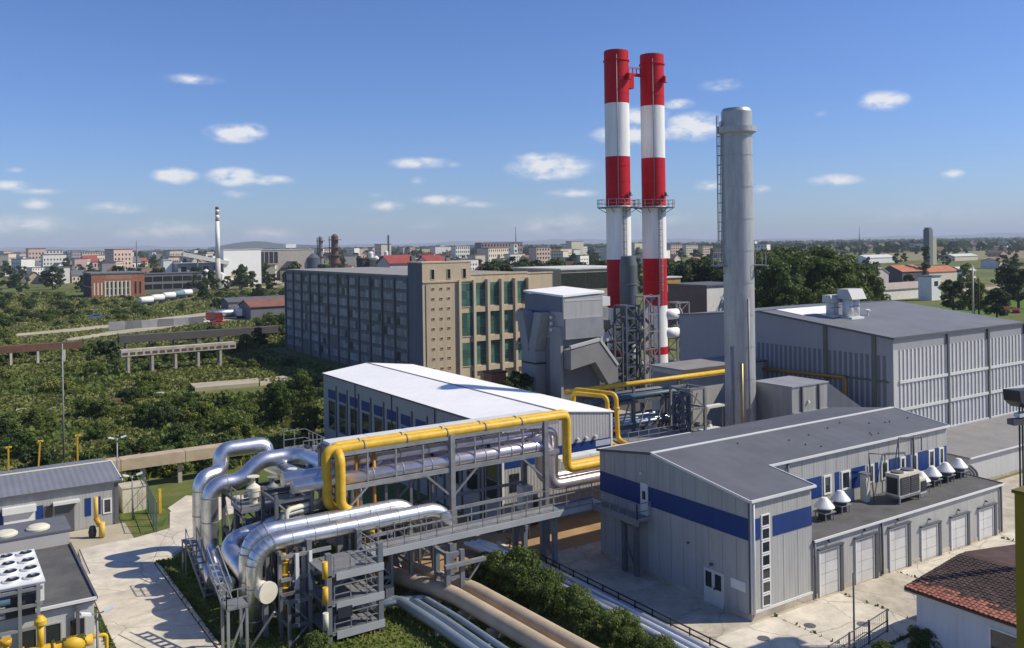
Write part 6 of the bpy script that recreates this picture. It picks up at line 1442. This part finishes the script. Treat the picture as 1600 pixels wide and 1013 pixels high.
# bushes between the tan heat pipes and the kerb
for i, (x, y, s) in enumerate(((29.9, 48.0, .95), (31.0, 46.6, 1.05), (30.2, 45.2, 1.0), (31.4, 44.4, .85), (30.6, 43.2, .8), (31.3, 41.4, .75), (30.9, 39.6, .7), (31.6, 37.8, .72), (31.2, 36.0, .6), (29.4, 49.4, .7), (30.5, 50.2, .6), (31.5, 34.3, .6))):
    plant('near_bush', (x, y), s * .88, 'leafy green bush right of the tan heat pipes, %s' % ('nearest the footbridge', 'largest, just before the footbridge', 'third down from the footbridge', 'fourth down from the footbridge, kerb side', 'fifth down from the footbridge', 'sixth down from the footbridge', 'seventh down from the footbridge', 'eighth down from the footbridge', 'ninth down from the footbridge', 'tucked under the footbridge edge', 'behind the footbridge', 'at the bottom picture edge')[i], 'bush', 'bushes beside the tan heat pipes', 'pipe_side_bush')
for i, (x, y, s, lab) in enumerate(((17.2, 45.4, .5, 'small green bush under the silver mains'), (16.3, 43.8, .35, 'tiny shrub with brown stems near the bottom edge'), (22.6, 49.8, .42, 'small bush in the shade beside the bridge head tower'), (44.0, 27.4, .5, 'bush at the foot of the tiled house wall'), (41.0, 28.0, .4, 'low bush behind the dark wire fence'), (24.6, 44.8, .3, 'low weed clump beside the blue grey low pipe'))):
    plant('near_bush', (x, y), s, lab, 'bush', None, 'small_bush')
# big trees behind the works
def grove(lst, key, lab, group):
    for px, dep, h in lst: plant(key, DP(px, dep), h / 10., lab, 'tree', group, 'grove_tree')
grove([(1195, 205, 19), (1215, 190, 17.5), (1238, 210, 20), (1262, 198, 19), (1285, 215, 20.5), (1308, 200, 18), (1330, 212, 17.5), (1350, 205, 15), (1225, 230, 21), (1275, 235, 20), (1320, 230, 18), (1185, 225, 20), (1245, 180, 13), (1295, 182, 12.5), (1340, 186, 11)], 'tree', 'tall green tree of the grove between steel stack and roof ventilators', 'grove right of the steel stack')
grove([(1052, 250, 17), (1068, 235, 16), (1086, 245, 17), (1104, 240, 17.5), (1120, 250, 17), (1094, 270, 18), (1060, 275, 17), (1128, 230, 15)], 'dark_tree', 'dark tree of the grove between striped chimneys and steel stack', 'grove left of the steel stack')
grove([(752, 250, 16), (766, 240, 17.5), (784, 255, 17), (800, 245, 17), (818, 250, 17.5), (836, 260, 16.5), (852, 250, 16), (868, 270, 17), (886, 265, 16), (905, 275, 16), (925, 280, 16), (942, 290, 16), (775, 275, 18), (828, 280, 18)], 'dark_tree', 'dark tree of the belt behind the factory wing', 'tree belt behind the factory')
p = DP(1447, 430); plant('poplar', p, 1.75, 'tall narrow dark poplar on the right', 'tree', None, 'poplar_tree')
for px, dep, h, k, lab in ((1575, 300, 13, 'dark_tree', 'large dark round tree near the right edge'), (1590, 270, 13, 'dark_tree', 'dark tree at the very right edge'), (1488, 250, 10.5, 'dark_tree', 'dark conical tree right of the small white tower'), (1520, 240, 11, 'yellow_tree', 'pale leafy tree near the pair of poles'), (1556, 230, 9, 'dark_tree', 'low dark tree right of the pair of poles'), (1360, 240, 9, 'tree', 'tree at the right end of the grove'), (1420, 340, 8, 'dark_tree', 'dark low tree before the white roofed sheds'), (1510, 380, 11, 'yellow_tree', 'yellow green tree on the plain at the right')):
    plant(k, DP(px, dep), h / 10, lab, 'tree', None, 'plain_tree')
# grass and weeds as one mass each
def tufts(name, lab, n, pick, size, m_):
    P = np.array([pick() for _ in range(n)]); a = rng.random(n) * math.pi; s = size * (.5 + rng.random(n)); w = s * .55
    dx, dy = np.cos(a) * w, np.sin(a) * w; lean = rng.normal(size=(n, 2)) * .35 * s[:, None]
    z0 = P[:, 2]
    v = np.stack([np.stack([P[:, 0] - dx, P[:, 1] - dy, z0], 1), np.stack([P[:, 0] + dx, P[:, 1] + dy, z0], 1), np.stack([P[:, 0] + dx * .5 + lean[:, 0], P[:, 1] + dy * .5 + lean[:, 1], z0 + s], 1), np.stack([P[:, 0] - dx * .7 + lean[:, 0], P[:, 1] - dy * .7 + lean[:, 1], z0 + s * .8], 1)], 1).reshape(-1, 3)
    me = bpy.data.meshes.new(name); me.vertices.add(4 * n); me.loops.add(4 * n); me.polygons.add(n)
    me.vertices.foreach_set('co', v.ravel().astype(np.float32)); me.loops.foreach_set('vertex_index', np.arange(4 * n, dtype=np.int32)); me.polygons.foreach_set('loop_start', np.arange(0, 4 * n, 4, dtype=np.int32)); me.update(calc_edges=True); me.materials.append(m_)
    return tag(lk(bpy.data.objects.new(name, me)), lab, 'weeds' if 'weed' in name else 'grass', None, 'stuff')
def pick_field():
    while True:
        dep = 80 + 200 * R3.random() ** 1.6; px_ = R3.uniform(-60, 520); p = DP(px_, dep)
        if hides_track(px_, dep, .6, 3): continue
        if not blocked(p.x, p.y) and clear_of(p.x, p.y, 3.2): return (p.x, p.y, 0)
tufts('field_weeds', 'tall rank weeds covering the field left of the factory', 26000, pick_field, .45, leaf_a)
def pick_field2():
    while True:
        q = pick_field()
        if math.sin(q[0] * .17 + math.sin(q[1] * .09) * 1.7) + math.sin(q[1] * .13 + 1 + math.sin(q[0] * .11)) > .0: return q
tufts('field_weeds', 'yellowish dry weeds in patches across the field', 52000, pick_field2, .45, leaf_d)
def pick_lawn():
    while True:
        x, y = R3.uniform(13.4, 34), R3.uniform(30, 66)
        if x > 25 and y > 50: continue
        return (x, y, .012)
def pick_grassland():
    while True:
        dep = 200 + 260 * R3.random() ** 1.3; px_ = R3.uniform(-60, 480); p = DP(px_, dep)
        if not blocked(p.x, p.y) and not hides_track(px_, dep, .6, 2): return (p.x, p.y, 0)
tufts('field_weeds', 'thin tall grass on the grassland before the brick hall', 34000, pick_grassland, .55, leaf_d)
def pick_joint():
    k = R3.random()
    if k < .3: return (8.22 + R3.gauss(0, .06), R3.uniform(40, 66), .03)
    if k < .5: return (13.28 + R3.gauss(0, .08), R3.uniform(40, 66), .03)
    if k < .75: return (34.45 + R3.gauss(0, .12), R3.uniform(24, 52), .02)
    i = R3.randrange(11); return (35 + 6 * i + R3.gauss(0, .03), R3.uniform(22, 35), .04) if k < .85 else (R3.uniform(36, 66), 29 + R3.gauss(0, .04), .04)
tufts('joint_weeds', 'small weeds growing along kerbs and paving joints', 5200, pick_joint, .14, leaf_a)
tufts('lawn_grass', 'short lawn grass under the pipe racks', 26000, pick_lawn, .12, leaf_y)

# ------------------------------------------------------------------ town on the horizon
wl_m = [mat('cream_house', (.62, .55, .43), .8), mat('white_house', (.74, .71, .65), .8), mat('pink_house', (.58, .43, .36), .8), mat('grey_house', (.42, .41, .41), .8), mat('ochre_house', (.52, .42, .28), .8)]
rf_m = [orange_t, redroof, mat('brown_roof', (.2, .11, .08), .85), roof_gr]
def house_mesh(w, l, h):
    b1 = MB().prism([(-l / 2, 0), (l / 2, 0), (l / 2, h * .6), (0, h - .1), (-l / 2, h * .6)], 'x', -w / 2, w / 2)
    e = .5; s_ = h * .4 / (l / 2)
    b2 = MB().prism([(-l / 2 - e, h * .6 - e * s_), (0, h), (l / 2 + e, h * .6 - e * s_), (l / 2 + e, h * .6 - e * s_ + .25), (0, h + .25), (-l / 2 - e, h * .6 - e * s_ + .25)], 'x', -w / 2 - e, w / 2 + e)
    b3 = MB()
    for i in range(3):
        for s in (-1, 1): b3.box(-w / 2 + w * (i + .3) / 3, -w / 2 + w * (i + .65) / 3, s * l / 2 - .06, s * l / 2 + .06, h * .2, h * .42)
    return b1.mesh('wall'), b2.mesh('roof'), b3.mesh('windows')
HM = []
for (w, l, h) in ((22, 11, 11), (16, 12, 14), (30, 12, 9)):
    for k in range(4):
        a = MB().box(-w / 2, w / 2, -l / 2, l / 2, 0, h).mesh('wall'); b_ = MB().box(-w / 2 - .3, w / 2 + .3, -l / 2 - .3, l / 2 + .3, h, h + .5).mesh('roof'); c = MB()
        for i in range(int(w / 3)):
            for j in range(int(h / 3)):
                for s in (-1, 1): c.box(-w / 2 + 3 * i + .9, -w / 2 + 3 * i + 2.1, s * l / 2 - .06, s * l / 2 + .06, 3 * j + 1, 3 * j + 2.3)
        c = c.mesh('windows'); a.materials.append(wl_m[(0, 1, 2, 1)[k]]); b_.materials.append(rf_m[(2, 3, 1, 3)[k]]); c.materials.append(glass); HM.append((a, b_, c))
for (w, l, h) in ((14, 9, 7.5), (11, 10, 8.5), (18, 10, 7), (10, 8, 6.5)):
    for k in range(5):
        a, b_, c = house_mesh(w, l, h); a.materials.append(wl_m[k]); b_.materials.append(rf_m[(k + w) % 4]); c.materials.append(glass); HM.append((a, b_, c))
def house(p, rz, s, lab, group, hz=1.0):
    a, b_, c = HM[R3.randrange(len(HM))]; t = lk(bpy.data.objects.new('town_house', None)); t.location = p; t.rotation_euler[2] = rz; t.scale = (s, s, s * hz); tag(t, lab, 'house', group)
    for nm, me in (('wall', a), ('roof', b_), ('windows', c)):
        o = lk(bpy.data.objects.new(nm, me)); o.parent = t
        if nm == 'windows': o['kind'] = 'stuff'
for i in range(270):
    px = R3.uniform(-20, 480) if i < 160 else R3.uniform(480, 1180); dep = R3.uniform(560, 1900)
    house(DP(px, dep), R3.choice((.1, .4, 1.2, 1.6, 2.0)), R3.uniform(.6, .95) if dep < 900 else R3.uniform(.8, 1.3), 'far small house of the town left of the striped chimneys' if px < 940 else 'far small house of the town behind the chimneys', 'houses of the far town, left' if px < 940 else 'houses of the far town, middle', R3.uniform(1, 1.5))
for i in range(34):
    px = R3.uniform(1190, 1640); dep = R3.uniform(900, 2600); house(DP(px, dep), R3.uniform(0, 3), R3.uniform(.7, 1.2), 'far small house on the plain at the right', 'houses of the far plain, right', 1)
# flat blocks of flats
def flats(px, dep, w, l, h, wm, lab, rows=5, colsn=8):
    p = DP(px, dep); t = thing('apartment_block', lab, 'apartment block', (p.x, p.y, 0)); MB().box(p.x, p.x + w, p.y, p.y + l, 0, h).build('wall', wm, t); box('roof', roof_gr, t, p.x - .3, p.x + w + .3, p.y - .3, p.y + l + .3, h, h + .5)
    if dep < 1300:
        for i in range(colsn):
            for j in range(rows):
                ww = w / colsn; hh = h / rows; box('window', glass, t, p.x + ww * (i + .25), p.x + ww * (i + .7), p.y - .1, p.y - .004, hh * (j + .3), hh * (j + .75))
for a in ((30, 1300, 30, 14, 17, wl_m[0], 'cream flats on the skyline at the far left', 5, 8), (66, 1150, 24, 14, 21, wl_m[1], 'white flats with stepped roof on the far left skyline', 5, 6), (112, 1250, 16, 12, 20, wl_m[3], 'grey slab flats left of the thin mast'), (128, 1200, 26, 12, 18, wl_m[0], 'cream low flats above the brick hall'),
          (165, 1350, 40, 12, 17, wl_m[1], 'long white flats above the brick hall'), (752, 1000, 56, 14, 22.5, mat('plum_flats', (.27, .2, .2), .8), 'long plum coloured flats above the factory wing', 4, 14), (803, 980, 5, 8, 21, wl_m[1], 'narrow white tower at the right end of the plum flats', 4, 1),
          (838, 900, 17, 14, 17, wl_m[2], 'pink flats with pale gable right of the plum flats', 4, 5), (893, 1300, 22, 14, 23, wl_m[0], 'pale tower flats left of the striped chimneys', 6, 6), (1048, 1150, 20, 12, 17, wl_m[2], 'pinkish flats between chimneys and steel stack, left', 5, 5), (1072, 1200, 22, 12, 16, wl_m[0], 'cream flats between chimneys and steel stack, middle', 5, 6), (1098, 1250, 20, 12, 14, wl_m[2], 'pinkish flats nearest the steel stack', 4, 6),
          (680, 1300, 30, 14, 18, wl_m[1], 'white flats above the red roofed blocks', 4, 8), (712, 1100, 20, 12, 19, wl_m[1], 'pale flats right above the red roofed blocks', 4, 7), (640, 1400, 36, 14, 15, wl_m[4], 'ochre flats above the factory tower', 4, 8), (545, 1500, 50, 14, 16, wl_m[2], 'pink long flats above the long factory roof', 4, 12)): flats(*a)
t = DP(1452, 700); tw2 = thing('grain_silo_tower', 'tall dark grain tower with pale annex on the right skyline', 'tower', (t.x, t.y, 0)); MB().box(t.x, t.x + 5, t.y, t.y + 5, 0, 28).build('shaft', mat('silo_grey', (.17, .18, .2), .8), tw2); MB().box(t.x + 5.02, t.x + 10, t.y, t.y + 5, 0, 21).build('annex', mat('silo_green', (.42, .44, .28), .8), tw2); box('head_house', mat('silo_grey', (.2, .2, .2)), tw2, t.x + .6, t.x + 4.4, t.y + .6, t.y + 4.4, 28, 29.5)
# village on the right
orange_h = lambda px, py, w, l, h, wm, rm, lab, roof='gable', nm='village_house', **k: block(nm, lab, G(px, py).x, G(px, py).x + w, G(px, py).y, G(px, py).y + l, h, wm, rm, 'house', roof=roof, **k)
orange_h(1366, 447, 11, 9, 8.2, pinkw, mat('pale_pink_roof', (.62, .55, .52), .8), 'house with pale pinkish roof at the right end of the grove', 'gable_y')
orange_h(1410, 444, 18, 12, 8.5, mat('dark_wall', (.09, .09, .11), .8), orange_t, 'dark walled house with orange tile roof on the right')
orange_h(1452, 442, 24, 10, 7.5, wl_m[0], orange_t, 'long house with orange tile roof behind the small white tower')
orange_h(1380, 470, 30, 10, 5.5, wl_m[1], mat('tan_roof', (.36, .3, .25), .8), 'long low shed with tan roof behind the ribbed hall')
orange_h(1456, 470, 5.5, 5, 8.6, white_p, roof_gr, 'small white square house right beyond the ribbed hall roof', 'flat', wins=(1, 1, .4, 4.5, 7))
orange_h(1355, 412, 40, 14, 7, white_p, roof_lt, 'long white roofed shed in the fields behind the grove', 'gable')
orange_h(1492, 408, 38, 14, 6, wl_m[0], roof_lt, 'cream shed in the fields right of the poplar', 'gable')
orange_h(1505, 436, 12, 9, 6, white_p, roof_lt, 'white house right of the orange roofs', 'gable')
orange_h(1560, 420, 18, 12, 7, wl_m[1], rf_m[2], 'white house with brown roof near the right edge', 'gable')
for i, px in enumerate((1519, 1528)):
    p = DP(px, 215); MB().tube([(p.x, p.y, 0), (p.x, p.y, 15 - i * 3)], .25, 6).bar((p.x - .7, p.y, 14.2 - i * 3), (p.x + .7, p.y, 14.2 - i * 3), .2).build('utility_pole', (conc_l, bark)[i], None, ('pale concrete utility pole in the right background', 'brown wooden utility pole beside the pale one')[i], 'utility pole')
# fields as sheets
sheet('meadow', [tuple(G(a, b_)[:2]) for a, b_ in ((1470, 478), (1640, 455), (1660, 485), (1480, 495))], .03, ground_mat('bright_meadow', [(.07, .13, .02), (.09, .16, .025), (.12, .17, .04)], .05))
sheet('stubble_field', [tuple(G(a, b_)[:2]) for a, b_ in ((1340, 397), (1640, 390), (1700, 402), (1380, 408))], .04, ground_mat('stubble', [(.2, .18, .09), (.26, .22, .12), (.19, .2, .08)], .01))
sheet('stubble_field', [tuple(G(a, b_)[:2]) for a, b_ in ((1500, 452), (1640, 442), (1640, 449), (1510, 460))], .04, dirtm)
# wooded belts: individual trees near, one mass far
for i in range(190):
    left = i < 110; px = R3.uniform(-30, 500) if left else R3.uniform(480, 1180); dep = 300 + 900 * R3.random() ** 1.3
    if left and dep < 420: dep += 150
    if not left: dep += 60
    plant('far_tree', DP(px, dep), R3.uniform(.7, 1.35) * (.8 if dep < 450 else 1.05), 'dark tree standing among the far town houses', 'tree', 'trees of the far town', 'town_tree')
for i in range(55):
    plant('far_tree', DP(R3.uniform(1180, 1640), R3.uniform(420, 1500)), R3.uniform(.6, 1.1), 'dark tree standing on the far plain at the right', 'tree', 'trees of the far plain', 'plain_tree')
for i in range(14):
    dq, pq = R3.uniform(290, 420), R3.uniform(-20, 470)
    if hides_track(pq, dq, 7): continue
    plant('dark_tree', DP(pq, dq), R3.uniform(.4, .7), 'tree at the far end of the field before the works', 'tree', 'trees at the field end', 'field_end_tree')
def wood(name, lab, n, pick, s):
    C = np.array([pick() for _ in range(n)]); Rr = s * (.6 + .8 * rng.random(n)); me = leaf_mesh(name, C, Rr, n * 14, s * 1.1, leaf_b, .9)
    return tag(lk(bpy.data.objects.new(name, me)), lab, 'wood', None, 'stuff')
def pick_far():
    dep = 1300 + 5500 * R3.random() ** 1.4; p = DP(R3.uniform(-80, 1690), dep); return (p.x, p.y, 3.5)
wood('far_wood', 'distant woods and hedges along the horizon', 3000, pick_far, 9)
# skyline hill and far ridge
def ridge(name, pts, depth, m_):
    b = MB(); n = len(pts); vs = []
    for px, h in pts: p = DP(px, depth); vs.append((p.x, p.y, h))
    for px, h in pts: p = DP(px, depth * .93); vs.append((p.x, p.y, 0))
    for px, h in pts: p = DP(px, depth * 1.12); vs.append((p.x, p.y, 0))
    b.add(vs, [(i, i + 1, n + i + 1, n + i) for i in range(n - 1)] + [(i + 1, i, 2 * n + i, 2 * n + i + 1) for i in range(n - 1)], True); return b.build(name, m_, None, kind='structure')
hillm = ground_mat('hill_green', [(.03, .05, .02), (.05, .07, .03), (.07, .085, .04)], .002)
ridge('hill', [(325, 22), (345, 34), (365, 48), (385, 57), (400, 60), (415, 56), (432, 44), (460, 34), (500, 26)], 6000, hillm)
ridge('far_ridge', [(px, 28 + 42 * (.5 + .5 * math.sin(px * .008 + 1)) + 12 * math.sin(px * .037) + 7 * math.sin(px * .09)) for px in range(-160, 1800, 30)], 16000, hillm)
# masts
for px, dep, h, lab in ((213, 900, 30, 'hair thin mast on the left skyline'), (1343, 1500, 42, 'thin mast on the right skyline'), (806, 1100, 42, 'thin tv mast above the plum flats')):
    p = DP(px, dep); MB().tube([(p.x, p.y, 0), (p.x, p.y, h)], [.9, .35], 6).lathe([(.8, h * .6), (.8, h * .63)], (p.x, p.y), 6).build('radio_mast', galv_dk, None, lab, 'mast')

# ------------------------------------------------------------------ vehicles
def car(p, rz, body, lab, kind='car', group=None):
    t = thing('parked_car', lab, 'car', (p.x, p.y, 0), group, rz); L, Wd = 4.2, 1.7
    MB().prism([(-2.1, .35), (2.1, .35), (2.1, .8), (1.2, .9), (.6, 1.4), (-1.1, 1.42), (-1.8, .95), (-2.1, .9)], 'y', -.85, .85).build('body', body, t, local=True)
    for s in (-.86, .86): MB().prism([(.95, .93), (.5, 1.33), (-1.0, 1.34), (-1.5, .95)], 'y', s - .01, s + .01).build('side_window', glass, t, local=True)
    for x in (-1.3, 1.3):
        for s in (-1, 1): MB().tube([(x, s * .72, .33), (x, s * .9, .33)], .33, 12).build('wheel', blk, t, local=True)
    return t
carred, carblk, carwh, carblu = mat('car_red', (.3, .04, .04), .4), mat('car_black', (.03, .03, .035), .3), mat('car_white', (.75, .75, .75), .3), mat('car_blue', (.05, .12, .3), .3)
car(G(150, 498), .3, carblu, 'blue car beside the dirt track in the field')
for i, (px, py, c) in enumerate(((1503, 484, carblk), (1520, 485, carblk), (1558, 487, carblk), (1572, 488, carred), (1588, 489, carred))):
    car(G(px, py), .4, c, ('black car parked at the meadow, leftmost of the row', 'black car parked second from the left at the meadow', 'dark car left of the red ones at the meadow', 'red car between dark and red cars at the meadow', 'red car at the right end of the meadow row')[i])
def truck(p, rz, cabm, bodym, lab, tank=True, L=8.5):
    t = thing('parked_truck', lab, 'truck', (p.x, p.y, 0), None, rz)
    MB().box(-L / 2, L / 2 + 2.2, -.5, .5, .6, .85).build('chassis', dark, t, local=True)
    MB().prism([(L / 2 + .1, .7), (L / 2 + 2.2, .7), (L / 2 + 2.2, 1.7), (L / 2 + 1.9, 2.8), (L / 2 + .1, 2.8)], 'y', -1.15, 1.15).build('cab', cabm, t, local=True)
    MB().box(L / 2 + 1.93, L / 2 + 2.15, -1.0, 1.0, 1.75, 2.5).build('windscreen', glass, t, local=True)
    if tank: MB().tube([(-L / 2, 0, 1.95), (-L / 2 + .3, 0, 1.95), (L / 2 - .3, 0, 1.95), (L / 2, 0, 1.95)], [.7, 1.1, 1.1, .7], 16).build('tank', bodym, t, local=True)
    else: MB().box(-L / 2, L / 2, -1.2, 1.2, .9, 3.0).build('box_body', bodym, t, local=True)
    for x in (-L / 2 + .8, -L / 2 + 1.9, L / 2 + 1.2):
        for s in (-1, 1): MB().tube([(x, s * .8, .5), (x, s * 1.1, .5)], .5, 12).build('wheel', blk, t, local=True)
truck(G(352, 499), .1, carred, silver, 'silver tanker truck with red cab parked before the red roofed shed', True, 9.5)
truck(G(383, 497), .6, carwh, white_p, 'white box truck parked beside the silver tanker', False, 6)
truck(G(329, 504), -.3, carred, mat('tipper_red', (.22, .07, .06), .7), 'red box truck parked on the dirt track', False, 2.6)
car(G(341, 508), .2, carred, 'red car beside the red box truck'); car(G(315, 506), .3, carwh, 'white car left of the red box truck')
# tank wagons on the siding
for i, (px, py, m_) in enumerate(((228, 478, white_p), (246, 474, white_p), (264, 470, white_p), (279, 467, mat('blue_tank', (.14, .24, .30), .6)), (291, 465, white_p))):
    p = G(px, py); t = thing('tank_wagon', ('white tank wagon at the left end of the siding', 'white tank wagon second from the left on the siding', 'white tank wagon left of the blue one', 'blue tank wagon on the siding', 'white tank wagon at the right end of the siding')[i], 'tank wagon', (p.x, p.y, 0), None, .55)
    MB().tube([(-3.1, 0, 2.3), (-2.8, 0, 2.3), (2.8, 0, 2.3), (3.1, 0, 2.3)], [.8, 1.25, 1.25, .8], 16).build('tank', m_, t, local=True); MB().box(-3.4, 3.4, -1, 1, .8, 1.1).build('frame', dark, t, local=True)
    for x in (-2.4, 2.4): MB().box(x - .9, x + .9, -.9, .9, .1, .8).build('bogie', dark, t, local=True)

# ------------------------------------------------------------------ air
hz = bpy.data.materials.new('haze'); hz.use_nodes = True; t = hz.node_tree; t.nodes.clear()
o_ = N(t, 'ShaderNodeOutputMaterial'); pv = N(t, 'ShaderNodeVolumePrincipled'); pv.inputs['Color'].default_value = (.80, .88, 1, 1); pv.inputs['Density'].default_value = HAZE_D
pv.inputs['Anisotropy'].default_value = 0.0
t.links.new(pv.outputs[0], o_.inputs['Volume'])
if HAZE_D > 0:
    b = MB(); b.box(-42000, 42000, -42000, 42000, -2, 150); hb = b.build('haze', hz, None, 'thin summer haze lying over the plain', 'haze', None, 'stuff')
